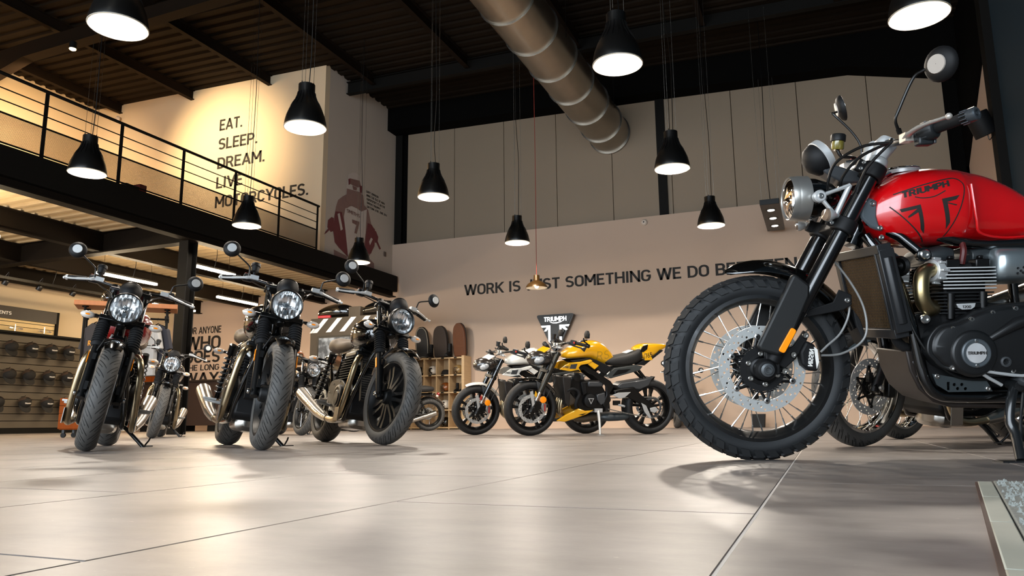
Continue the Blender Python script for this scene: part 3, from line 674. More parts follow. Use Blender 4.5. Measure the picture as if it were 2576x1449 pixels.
def cap(y, z, label, txt=True, s=1.):
    L = thing('cap', label, 'cap', (SX+.13, y, z), group='caps hung on the slatwall')
    crown = MB(); rings = []
    for i in range(9):
        t = i/8; a = t*PI/2; rr = math.cos(a)
        rings.append([(.115*rr*math.cos(b)*.9, .125*rr*math.sin(b), .125*math.sin(a)) for b in [2*PI*j/20 for j in range(20)]])
    crown.loft(rings); T0 = MX.Rotation(R_(58), 4, 'Y') @ MX.Scale(s*1.1, 4)
    c = crown.build('crown', CAPM, L, T=T0)
    br = MB(); n = 14
    top = [(.10*math.cos(a)+.015+.10*max(0, math.cos(a))**.6, .115*math.sin(a), -.02*abs(math.sin(a))) for a in [-PI/2+PI*i/n for i in range(n+1)]]
    inn = [(.09*math.cos(a), .115*math.sin(a), .0) for a in [-PI/2+PI*i/n for i in range(n+1)]]
    vs = [p for p in top]+[p for p in inn]+[(p[0], p[1], p[2]-.006) for p in top]+[(p[0], p[1], p[2]-.006) for p in inn]; m_ = n+1
    fs = []
    for i in range(n): fs += [(i, i+1, m_+i+1, m_+i), (2*m_+i, 3*m_+i, 3*m_+i+1, 2*m_+i+1), (i, 2*m_+i, 2*m_+i+1, i+1), (m_+i, m_+i+1, 3*m_+i+1, 3*m_+i)]
    br.add(vs, fs).build('brim', CAPM, L, T=T0)
    MB().loft([[(x*1.04-.012, y_*1.02, z_*1.03) for x, y_, z_ in r if x < .001] for r in rings[:7]], caps=False).build('mesh_back', CAPMESH, L, T=T0, label='brown mesh back of the cap')
    MB().tube([(-.13, 0, .14), (-.02, 0, .15), (.01, 0, .17)], .006, 6).build('hook', BLACKST, L)
    if txt:
        me = text_mesh('TRIUMPH', .026, .125, bold=.02, align='CENTER')
        me = project(me, FR((.072, 0, .078), (0, 1, 0), (-.72, 0, .70)), bvh_of(c), .0025, .03); put(me, 'lettering', WHITEM, L, T=T0, flat=True)
    return L
rows = (('top', 1.92, (11.38, 11.86, 12.34, 12.79)), ('middle', 1.30, (11.40, 11.85, 12.34, 12.80)), ('lowest', .68, (11.20, 11.82, 12.36, 12.80)))
od = ('first', 'second', 'third', 'fourth')
for rn, z, yy in rows:
    for k, y in enumerate(yy):
        cap(y, z, 'black cap on the %s row of the slatwall, %s from the left' % (rn, od[k]), txt=not (k == 0 or (rn == 'middle' and k == 1)), s=1.05)
# ---------------------------------------------------------------- clothes rack
ang = R_(46); RX, RY = -10.1, 7.85
rk = thing('clothes_rack', 'black pipe clothes rack with a thick wooden top board', 'clothes rack', (RX, RY, 0), ang)
LN, DP, HT = 1.22, .42, 1.93
MB().box((LN/2, 0, HT), (LN+.16, DP+.1, .07)).build('top_board', mat('rack_top_wood', '9c5f30', .55, var=.2, scale=3.5, stretch=(9, 9, 1)), rk, bev=.006)
for x in (.06, LN-.06):
    for y in (-DP/2+.05, DP/2-.05):
        p = MB().tube([(x, y, 0), (x, y, HT-.03)], .017, 8); p.lathe([(.03, HT-.20), (.03, HT-.14)], 10, T=MX.Translation((x, y, 0))); p.lathe([(.045, HT-.05), (.045, HT-.035)], 10, T=MX.Translation((x, y, 0)))
        p.build('leg_pipe', BLACKST, rk)
    MB().tube([(x, -DP/2, HT-.17), (x, DP/2, HT-.17)], .017, 8).build('cross_pipe', BLACKST, rk)
MB().tube([(.06, 0, HT-.17), (LN-.06, 0, HT-.17)], .015, 8).build('hanging_rail', BLACKST, rk)
def garment(x, m, label, kind, lng=.74, wd=.46, txt=None, yaw=0):
    T = MX.Translation((RX, RY, 0)) @ MX.Rotation(ang, 4, 'Z') @ MX.Translation((x, 0, HT-.17)) @ MX.Rotation(R_(yaw), 4, 'Z')
    L = thing('shirt', label, 'shirt', T=T, group='shirts on the clothes rack')
    hw = wd/2; z0 = -.09
    out = [(-.07, z0), (-.12, z0-.02), (-hw, z0-.09), (-hw-.09, z0-.38), (-hw+.03, z0-.41), (-hw+.05, z0-.24), (-hw+.04, z0-lng), (hw-.04, z0-lng), (hw-.05, z0-.24), (hw-.03, z0-.41), (hw+.09, z0-.38), (hw, z0-.09), (.12, z0-.02), (.07, z0), (.0, z0-.035)]
    rr = [(.035, .03), ]
    me = MB().prism(out, -.035, .035, ax='x').build('cloth', m, L, bev=.02, seg=2)
    MB().tube(crm([(0, 0, .02), (0, .03, .0), (0, .0, -.04), (0, 0, -.07)], 4), .003, 5).build('hanger_hook', CHROME, L)
    MB().tube([(0, -hw+.03, z0-.05), (0, 0, z0+.02), (0, hw-.03, z0-.05)], .008, 6).build('hanger_bar', BLACKST, L)
    if txt:
        for s_, dz in txt: put(text_mesh(s_, .075, .24, bold=.02, align='CENTER'), 'print', ORPR, L, T=FR((-.037, 0, z0+dz), (0, -1, 0), (0, 0, 1)), flat=True, label='orange lettering')
garment(.22, CLOTHM, 'dark navy shirt with orange lettering, leftmost on the rack', 's', 1.0, .5, (('RAW', -.34), ('MOTO', -.50)), 42)
garment(.36, CLOTHM, 'dark shirt second from the left on the rack', 's', .9, yaw=40)
garment(.50, mat('charcoal_cloth', '2c2c2e', .9, bump=.2), 'charcoal shirt in the middle of the rack', 's', .85, yaw=36)
garment(.92, mat('white_cloth', '9c9a97', .9, bump=.2), 'white shirt between the grey and the navy one', 's', .78, yaw=40)
garment(1.04, CLOTHM, 'navy shirt at the right end of the rack', 's', .78, yaw=42)
# helmets
def helmet(name, T, shell, label, group=None, open_face=False, stripe=None, lining=MATTE):
    L = thing(name, label, 'helmet', T=T, group=group)
    rings = []
    for i in range(13):
        a = -.62+i/12*(PI/2+.62); r = math.cos(a)
        r = max(r, .02); zz = .13*math.sin(a)
        rings.append([(.148*r*math.cos(b)*(1.0 if math.cos(b) > 0 else 1.06), .118*r*math.sin(b), zz+.105) for b in [2*PI*j/28 for j in range(28)]])
    mb = MB(); mb.loft(rings, caps=False); n = 28; fs = []
    lim = (4, 10) if not open_face else (0, 9)
    for f in mb.f:
        cx = sum(mb.v[i][0] for i in f)/4; cy = sum(mb.v[i][1] for i in f)/4; cz = sum(mb.v[i][2] for i in f)/4
        if cx > .06 and lim[0] <= min(f)//n < lim[1]-2 and abs(cy) < .095: continue
        fs.append(f)
    mb.f = fs; o = mb.build('shell', shell, L); s_ = o.modifiers.new('solid', 'SOLIDIFY'); s_.thickness = .012; s_.offset = -1
    MB().ball((-.008, 0, .125), .125, .1, .092, 18, 10).build('lining', lining, L)
    if not open_face:
        MB().loft([[(x*.985, y*.985, z) for x, y, z in r if x > .04] for r in rings[4:9]], caps=False).build('visor', BLK, L)
        MB().box((.125, 0, .045), (.05, .12, .05)).build('chin_bar', shell, L, bev=.015)
    if stripe: MB().loft([[(x*1.006, y*1.006, z) for x, y, z in r] for r in rings[2:4]], caps=False).build('stripe', stripe, L)
    return L
RT = MX.Translation((RX, RY, 0)) @ MX.Rotation(ang, 4, 'Z')
helmet('helmet', RT @ MX.Translation((.36, -.02, HT+.016)) @ MX.Rotation(R_(-60), 4, 'Z'), GLOSS, 'black helmet lying at the left of the rack top', stripe=None)
helmet('helmet', RT @ MX.Translation((.72, -.02, HT+.016)) @ MX.Rotation(R_(-100), 4, 'Z'), mat('black_red_helmet', '1a0f10', .2, coat=1), 'black helmet with a red stripe on the rack top', stripe=mat('red_stripe', 'b0202a', .4))
# wooden crate on castors
cr = thing('wooden_crate', 'reddish wooden crate on castors beside the clothes rack', 'crate', (-9.24, 7.34, 0), R_(22))
pk = MB().box((0, 0, 0), (.44, .022, .098)).build('board', REDWOOD, cr, T=MX.Translation((0, -.17, .165)), bev=.004)
for k in range(1, 4): like(pk, cr, MX.Translation((0, -.17, .165+.102*k)))
for k in range(4): like(pk, cr, MX.Translation((0, .17, .165+.102*k)))
ps = MB().box((0, 0, 0), (.022, .32, .098)).build('end_board', REDWOOD, cr, T=MX.Translation((-.21, 0, .165)), bev=.004)
for k in range(4):
    if k: like(ps, cr, MX.Translation((-.21, 0, .165+.102*k)))
    like(ps, cr, MX.Translation((.21, 0, .165+.102*k)))
MB().box((0, 0, .115), (.42, .32, .02)).build('bottom_board', REDWOOD, cr)
for x in (-.17, .17):
    for y in (-.12, .12):
        c = MB().box((0, 0, .082), (.035, .03, .05)).build('castor', BLK, cr, T=MX.Translation((x, y, 0)), bev=.003)
        MB().lathe([(.001, -.012), (.032, -.012), (.034, 0), (.032, .012), (.001, .012)], 16, T=AX((0, 0, .034), (0, 1, 0))).build('wheel', MATTE, c)
# counter and wood wainscot
ct = thing('counter', 'long dark brown counter on block feet below the slogan', 'counter', (-14.4, 14.7, 0))
MB().box((0, 0, .67), (3.6, .55, 1.06)).build('body', mat('dark_brown_board', '2a1a12', .5, var=.15), ct, bev=.006)
MB().box((0, 0, 1.225), (3.7, .62, .05)).build('worktop', mat('brown_black_top', '1c130d', .4), ct, bev=.006)
for x in (-1.6, -.5, .6, 1.6): MB().box((x, 0, .07), (.22, .5, .14)).build('foot', BLACKST, ct)
for k in range(8):
    o = sbox('plank', (XL, 14.05+.27*k, .05), (XL+.03, 14.05+.27*k+.262, 2.1), REDWOOD, wl, bev=.004, kind=None); o.location = V(o.location)-V(wl.location)
tag(MB().box((0, 0, .06), (.16, .03, .12)).build('card_holder', WHITEM, T=MX.Translation((-15.75, 14.6, 1.252)) @ MX.Rotation(.4, 4, 'X')), 'small white card standing on the counter', 'card')
# ---------------------------------------------------------------- striped display pod
pd = thing('display_pod', 'dark display pod with white diagonal stripes and a screen', 'display', (-10.4, 13.7, 0))
OL = mat('olive_brown_panel', '3b3226', .6, var=.08)
MB().box((1.05, .25, 1.24), (2.1, .5, 2.42)).build('body', OL, pd, bev=.006)
MB().box((1.05, .25, .02), (2.0, .45, .04)).build('plinth', BLACKST, pd)
for k in range(5):
    x = .05+.36*k
    MB().prism([(x, 2.13), (x+.13, 2.13), (x+.42, 2.43), (x+.29, 2.43)], -.004, .0).build('stripe', WHITEM, pd, flat=True)
MB().prism([(-.02, 2.13), (.04, 2.13), (.18, 2.28), (.18, 2.34)], -.004, 0).build('stripe', WHITEM, pd, flat=True)
sc_ = MB().box((.85, -.02, 1.68), (1.25, .04, .72)).build('screen_frame', BLK, pd, bev=.004)
def screen_mat():
    m = D.materials.new('screen_picture'); m.use_nodes = True; nt = m.node_tree; N = nt.nodes; b = N['Principled BSDF']
    tc = N.new('ShaderNodeTexCoord'); n = N.new('ShaderNodeTexNoise'); n.inputs['Scale'].default_value = 7; nt.links.new(tc.outputs['Object'], n.inputs['Vector'])
    r = N.new('ShaderNodeValToRGB'); r.color_ramp.elements[0].position = .4; r.color_ramp.elements[0].color = (.03, .04, .05, 1); r.color_ramp.elements[1].position = .62; r.color_ramp.elements[1].color = (.5, .5, .48, 1)
    nt.links.new(n.outputs[0], r.inputs[0]); nt.links.new(r.outputs[0], b.inputs['Emission Color']); b.inputs['Emission Strength'].default_value = .45
    b.inputs['Base Color'].default_value = (.02, .02, .02, 1); return m
MB().box((.85, -.042, 1.68), (1.17, .004, .64)).build('screen', screen_mat(), sc_, flat=True)
MB().box((2.42, .1, .82), (.04, .04, 1.64)).build('side_post', BLACKST, pd); MB().box((2.25, .2, 1.66), (.42, .42, .04)).build('side_shelf', BLACKST, pd)
def tank_sections(s=1.): return [(.30*s, .07*s, .05, .16*s), (.27*s, .11*s, .02, .20*s), (.16*s, .145*s, 0, .235*s), (0, .15*s, 0, .24*s), (-.14*s, .125*s, 0, .21*s), (-.26*s, .09*s, .02, .16*s), (-.30*s, .05*s, .05, .12*s)]
def loose_tank(x, m, label, stripe=None):
    L = thing('fuel_tank', label, 'fuel tank', (x, 13.93, 2.452), R_(10), group='fuel tanks on the display pod')
    MB().loft(sloft(tank_sections(1.35)), ).build('tank_body', m, L)
    MB().lathe([(.04, .31), (.045, .325), (.03, .34), (.001, .342)], 16, T=MX.Translation((.06, 0, 0))).build('tank_cap', CHROME, L)
    if stripe: MB().box((-.20, -.155, .03), (.3, .06, .06)).build('stripe', stripe, L, bev=.01)
loose_tank(.50-10.4, GLOSS, 'black fuel tank with a red stripe on the pod, left', mat('red_stripe', 'b0202a', .4))
loose_tank(1.67-10.4, GLOSS, 'black fuel tank on the pod, right')
tag(MB().box((0, 0, .11), (.30, .34, .22)).build('storage_box', OL, T=MX.Translation((1.08-10.4, 13.95, 2.452)), bev=.01), 'plain olive box between the two tanks on the pod', 'box')
# ---------------------------------------------------------------- cubby shelf
sx0, sy0 = -9.42, 15.9
sh = thing('cubby_shelf', 'oak cubby shelf of square compartments against the far wall', 'shelf', (sx0, sy0, 0))
CW, CH, NC, NR, TH = .335, .405, 5, 4, .032
W_ = NC*CW; H_ = NR*CH+.05
for k in range(NR+1): MB().box((W_/2, .19, .035+CH*k), (W_+.03, .38, TH)).build('board', WOODX, sh, bev=.002, seg=1)
for k in range(1, NC): MB().box((CW*k, .19, H_/2-.01), (TH*.8, .37, H_-.02)).build('divider', WOOD, sh, bev=.002, seg=1)
MB().box((0, .19, H_/2), (.035, .38, H_+.06)).build('side_panel', WOOD, sh, bev=.002, seg=1)
MB().box((W_+.03, .19, H_/2), (.07, .39, H_+.06)).build('side_panel', WOOD, sh, bev=.002, seg=1)
MB().box((W_/2, .375, H_/2), (W_, .01, H_)).build('back_panel', WOODX, sh)
for r in range(1, NR+1):
    for c in range(NC): MB().box((CW*(c+.5), -.004, .035+CH*r), (.075, .008, .026)).build('label_holder', BLK, sh, bev=.002)
def cellT(c, r, rot=0): return MX.Translation((sx0+CW*(c+.5), sy0+.18, .035+CH*r+TH/2)) @ MX.Rotation(rot, 4, 'Z')
def boot(T, label, s=1.):
    L = thing('boot', label, 'boot', T=T, group='boots on the cubby shelf')
    S = MX.Scale(s, 4)
    MB().loft([srect(*q, e=2.4, n=14) for q in ((-.08, .028, .02, .09), (-.06, .038, .02, .11), (0, .04, .02, .11), (.08, .042, .02, .085), (.15, .038, .02, .06), (.18, .02, .02, .045))]).build('foot', MATTE, L, T=S)
    MB().loft([[(-.03+.055*math.cos(a), .042*math.sin(a), z) for a in [2*PI*j/14 for j in range(14)]] for z in (.05, .12, .2, .27)]).build('shaft', MATTE, L, T=S)
    MB().prism([(-.09, 0), (.19, 0), (.19, .02), (-.09, .02)], -.042, .042).build('sole', RUBBER, L, T=S, bev=.004)
    for z in (.12, .17, .22): MB().box((.025, 0, z), (.012, .06, .01)).build('lace', BLK, L, T=S)
def helmet_cell(c, r, m, label, rot=-2.4, lining=MATTE):
    helmet('helmet', cellT(c, r, rot), m, label, 'helmets in the cubby shelf', True, lining=lining)
WHH = mat('white_helmet_shell', 'd9d3c6', .25, coat=1); SMH = mat('clear_bronze_helmet', '8a6f45', .25, coat=1); ORH = mat('copper_helmet_shell', '8a4a1a', .3, coat=1)
helmet_cell(2, 3, WHH, 'white open face helmet in the top row of the shelf'); helmet_cell(4, 3, SMH, 'bronze open face helmet at top right of the shelf', lining=LEATHER)
helmet_cell(3, 2, ORH, 'copper open face helmet in the second shelf row', lining=LEATHER); helmet_cell(3, 1, WHH, 'white and black helmet in the third shelf row'); helmet_cell(3, 0, GLOSS, 'black helmet in the bottom row of the shelf')
for q in (-.06, .07): boot(cellT(1, 3, -1.57) @ MX.Translation((-.04, q, 0)), 'black boot in the top shelf row, %s of the pair' % ('left' if q < 0 else 'right'), .8)
for q in (-.06, .07): boot(cellT(4, 2, -1.57) @ MX.Translation((-.04, q, 0)), 'black boot in the second shelf row at right, %s of the pair' % ('left' if q < 0 else 'right'), .8)
L = thing('cap', 'black peaked cap in the top shelf row', 'cap', T=cellT(3, 3, -1.2))
MB().lathe([(.11, 0), (.115, .03), (.10, .09), (.06, .125), (.001, .13)], 18).build('crown', CAPM, L)
MB().prism([(.02, -.1), (.16, -.08), (.2, 0), (.16, .08), (.02, .1)], .0, .012, ax='z').build('brim', CAPM, L, bev=.003)
# seats standing on the shelf with boots
def long_seat(x, m, label, tilt, w_=.17, h=.74, rim=None):
    T = MX.Translation((x, 16.06, H_+.032)) @ MX.Rotation(R_(8), 4, 'X') @ MX.Rotation(R_(tilt), 4, 'Z')
    L = thing('spare_saddle', label, 'saddle', T=T, group='seats standing on the shelf')
    out = crm([(0, 0, 0), (w_*.8, .0, 0), (w_*.95, h*.25, 0), (w_*.98, h*.55, 0), (w_*.8, h*.85, 0), (w_*.35, h*.985, 0), (0, h, 0)], 5); out = [(a, b) for a, b, c in out]
    out += [(-a, b) for a, b in out[::-1]][1:-1]
    MB().prism(out, -.05, .03).build('cushion', m, L, bev=.022, seg=3)
    MB().prism([(a*1.03, b*1.005) for a, b in out], .015, .05).build('seat_pan', BLK, L, bev=.006)
    for k in range(1, 9):
        z = h*(.08+.09*k); hw = w_*.9
        MB().box((0, -.052, z), (hw*1.5, .006, .006)).build('stitch_line', m, L)
    if rim: MB().tube([(a*.86, -.048, h*.03+b*.94) for a, b in out], .006, 5, closed=True).build('piping', rim, L, label='pale piping')
    return L
long_seat(-8.86, BSEAT, 'black motorcycle seat with pale piping, left on the shelf', 14, rim=mat('pale_piping', 'b9b0a0', .6))
long_seat(-8.36, mat('dark_brown_quilt', '2e221a', .65, bump=.3), 'dark brown quilted seat, middle of the three on the shelf', 0, .19)
long_seat(-7.85, BRSEAT, 'rust brown quilted seat, right of the three on the shelf', -6, .175, .78)
for x, lb in ((-8.61, 'left'), (-8.11, 'right')):
    boot(MX.Translation((x, 15.98, H_+.022)) @ MX.Rotation(-1.5, 4, 'Z'), 'black boot on the shelf top, %s of two' % lb, 1.15)
# illuminated shield sign
sg = thing('shield_sign', 'black shield sign lit in white with TRIUMPH lettering', 'sign', (-5.49, 16.16, 0))
def rounded(pts, r=.06, k=5):
    out = []; n = len(pts)
    for i in range(n):
        p, a, b = V((*pts[i], 0)), V((*pts[i-1], 0)), V((*pts[(i+1) % n], 0))
        d1, d2 = (a-p).normalized(), (b-p).normalized()
        for t in range(k+1):
            t /= k; q = (p+d1*r)*(1-t)**2+p*2*t*(1-t)+(p+d2*r)*t*t; out.append((q.x, q.y))
    return out
MB().prism(rounded([(-.46, 2.56), (.46, 2.56), (.06, 1.72), (-.06, 1.72)], .07), -.05, .05).build('shield', mat('sign_black', '10110f', .4), sg, bev=.006)
GLOW = mat('sign_white_glow', (.93, .98, 1), emis=1.5)
put(text_mesh('TRIUMPH', .105, .54, bold=.03, align='CENTER'), 'lit_lettering', GLOW, sg, T=FR((0, -.052, 2.40), (1, 0, 0), (0, 0, 1)), flat=True)
MB().prism([(-.13, 2.385), (-.06, 2.355), (.04, 2.35), (.14, 2.375), (.23, 2.43), (.14, 2.39), (.04, 2.37), (-.05, 2.372)], -.056, -.05).build('lit_swoosh', GLOW, sg, flat=True)
MB().prism([(-.34, 2.31), (-.12, 2.31), (-.12, 1.90), (-.17, 1.95), (-.17, 2.24), (-.22, 2.18), (-.27, 2.18), (-.20, 2.27), (-.32, 2.27)], -.056, -.05).build('lit_flag_half', GLOW, sg, flat=True)
MB().prism([(.34, 2.31), (.10, 2.31), (.10, 1.84), (.15, 1.92), (.15, 2.25), (.25, 2.18), (.29, 2.20), (.22, 2.27), (.32, 2.27)], -.056, -.05).build('lit_flag_half', GLOW, sg, flat=True)
MB().box((0, .08, 2.3), (.3, .1, .3)).build('mount', BLACKST, sg)
# ---------------------------------------------------------------- printed rider on the poster wall
def pprint(polys, m, name, off=0.):
    mb = MB()
    for k, p in enumerate(polys):
        mb.add([(a, b, off+.0004*k) for a, b in p], [tuple(range(len(p)))])
    t = mb.build('tmp_', m, flat=True); me = t.data; D.objects.remove(t)
    return onwall(me, name, PF(0, 0), m, wp)
RID = dict(
 torso=[(13.89, 5.19), (14.07, 5.33), (14.2, 5.41), (14.23, 5.5), (14.81, 5.61), (14.9, 5.59), (14.96, 5.36), (15.14, 5.28), (15.31, 4.91), (15.46, 4.88), (15.46, 4.44), (15.23, 4.15), (15.13, 4.01), (14.34, 3.95), (13.81, 4.2), (13.74, 4.45), (13.77, 4.77), (13.82, 5.01)],
 helmet=[(14.27, 5.92), (14.41, 6.01), (14.58, 6.05), (14.72, 6.01), (14.81, 5.92), (14.85, 5.78), (14.84, 5.59), (14.2, 5.41), (14.19, 5.61), (14.22, 5.76)],
 visor=[(14.33, 5.84), (14.72, 5.9), (14.78, 5.78), (14.66, 5.71), (14.44, 5.7), (14.33, 5.71)],
 neck=[(14.21, 5.56), (14.81, 5.63), (14.86, 5.25), (14.65, 5.21), (14.41, 5.21), (14.23, 5.08), (14.16, 5.14), (14.2, 5.39)],
 bib=[(14.18, 5.07), (14.41, 5.19), (14.65, 5.19), (14.83, 5.16), (15.07, 5.28), (15.04, 4.68), (15.0, 4.47), (14.75, 4.0), (14.34, 3.97), (14.21, 4.53), (14.13, 4.86)],
 armL=[(13.80, 4.9), (14.05, 4.95), (14.17, 4.67), (14.29, 4.31), (14.33, 3.95), (13.98, 4.09), (13.81, 4.18), (13.74, 4.43), (13.78, 4.77)],
 armR=[(15.12, 4.95), (15.30, 4.95), (15.46, 4.84), (15.45, 4.48), (15.3, 4.22), (15.08, 4.18), (15.02, 4.35), (15.08, 4.73)],
 handL=[(13.54, 4.63), (13.66, 4.73), (13.75, 4.73), (13.77, 4.44), (13.65, 4.38), (13.52, 4.46)],
 handR=[(15.36, 4.84), (15.5, 4.83), (15.61, 4.71), (15.58, 4.57), (15.47, 4.53)],
 leverL=[(13.41, 4.27), (13.46, 4.35), (13.73, 4.59), (13.76, 4.56), (13.5, 4.33)],
 leverR=[(15.51, 4.56), (15.58, 4.6), (15.74, 4.44), (15.68, 4.4)],
 hipL=[(13.79, 4.01), (14.31, 3.96), (14.31, 3.83), (13.8, 3.8)], hipR=[(15.12, 4.13), (15.45, 4.01), (15.46, 3.82), (15.17, 3.85)],
 seven=[(14.45, 4.87), (14.75, 4.89), (14.75, 4.84), (14.66, 4.57), (14.56, 4.57), (14.63, 4.78), (14.46, 4.79)],
 patchL=[(13.88, 4.86), (13.96, 4.9), (14.1, 4.55), (14.02, 4.5)], patchR=[(15.2, 4.5), (15.28, 4.62), (15.36, 4.6), (15.24, 4.42)],
 cheekL=[(14.25, 5.80), (14.33, 5.84), (14.33, 5.70), (14.27, 5.66)], cheekR=[(14.72, 5.78), (14.84, 5.80), (14.82, 5.62), (14.74, 5.62)],
 chin=[(14.42, 5.69), (14.62, 5.70), (14.6, 5.62), (14.46, 5.60)])
PALEP = mat('pale_print', 'cbbfb5', .85, var=.05)
pprint([RID['torso'], RID['hipL'], RID['hipR']], MAROON2, 'rider_print', .0)['label'] = 'faded maroon print of a helmeted racing rider'
pprint([RID['armL'], RID['armR'], RID['handL'], RID['handR'], RID['leverL'], RID['leverR']], MAROON, 'rider_print', .003)
pprint([RID['bib'], RID['helmet'], RID['patchL'], RID['patchR']], PALEP, 'rider_print', .006)
pprint([RID['neck']], MAROON2, 'rider_print', .009)
pprint([RID['visor'], RID['seven'], RID['chin']], mat('mid_maroon_print', '84625a', .8), 'rider_print', .012)
pprint([RID['cheekL'], RID['cheekR']], MAROON, 'rider_print', .013)
onwall(text_mesh('SMITHS', .085, .56, bold=.015), 'rider_print', PF(14.22, 4.99), mat('mid_maroon_print', '84625a', .8), wp)
wp.children[-1].matrix_basis = wp.children[-1].matrix_basis @ MX.Translation((0, 0, .012))
for k, (s_, wd) in enumerate((('GARY JOHNSON', .55), ('WINS THE ISLE OF MAN', .83), ('SUPERSPORT TT ON THE', .84), ('SMITHS TRIUMPH', .61), ('DAYTONA 675R. JUNE 2014', .92))):
    onwall(text_mesh(s_, .056, wd, bold=.012), 'wall_lettering', PF(15.03+.012*k, 5.70-.0925*k), PRINT, wp)
tag(MB().box((0, 0, 0), (.02, .09, .12)).build('wall_socket', mat('socket_grey', '5b4a40', .5), T=MX.Translation((-9.908, 15.93, 4.34)), bev=.004), 'small dark wall socket right of the printed rider', 'socket')
# ---------------------------------------------------------------- motorcycle pieces
def steer_mx(a, rake, trail):
    o = V((trail, 0, 0)); k = V((-math.sin(rake), 0, math.cos(rake)))
    return MX.Translation(o) @ MX.Rotation(a, 4, k) @ MX.Translation(-o)
def pose(x, y, psi, lean): return MX.Translation((x, y, 0)) @ MX.Rotation(psi, 4, 'Z') @ MX.Rotation(-lean, 4, 'X')
AY = lambda o, s=1: AX(o, (0, s, 0))
def tyre_mesh(R, W, rr, nu=72, nv=14, hk=.56):
    hb = (R-rr)*hk; tm = R_(122); vs = []; uvs = []
    for i in range(nu):
        a = 2*PI*i/nu
        for j in range(nv+1):
            t = -tm+2*tm*j/nv; y = W/2*math.sin(t)*(1 if abs(t) < PI/2 else 1); r = R-hb+hb*math.cos(t)
            vs.append((r*math.cos(a), y, r*math.sin(a)))
    fs = []; fu = []
    for i in range(nu):
        i2 = (i+1) % nu
        for j in range(nv):
            fs.append((i*(nv+1)+j, i*(nv+1)+j+1, i2*(nv+1)+j+1, i2*(nv+1)+j))
            fu += [(i/nu, j/nv), (i/nu, (j+1)/nv), ((i+1)/nu, (j+1)/nv), ((i+1)/nu, j/nv)]
    me = D.meshes.new('tyre'); me.from_pydata(vs, [], fs); l = me.uv_layers.new(name='uv')
    for k, q in enumerate(fu): l.data[k].uv = q
    return me
def disc_mesh(ro, ri, nh=30, rows=3, th=.005, hr=.0048, n=56, seg=6):
    lp = [circ(0, 0, ro, n), circ(0, 0, ri, n)]
    for k in range(nh):
        for r in range(rows):
            rad = ri+(ro-ri)*(r+.75)/(rows+.5); a = 2*PI*(k+(.33*r))/nh
            if (k+r) % 2 == 0 or rows == 1: lp.append(circ(rad*math.cos(a), rad*math.sin(a), hr, seg))
    return curve_mesh(lp, th)
TXZ = FR((0, 0, 0), (1, 0, 0), (0, 0, 1))      # local x-y drawn in the bike's x-z plane
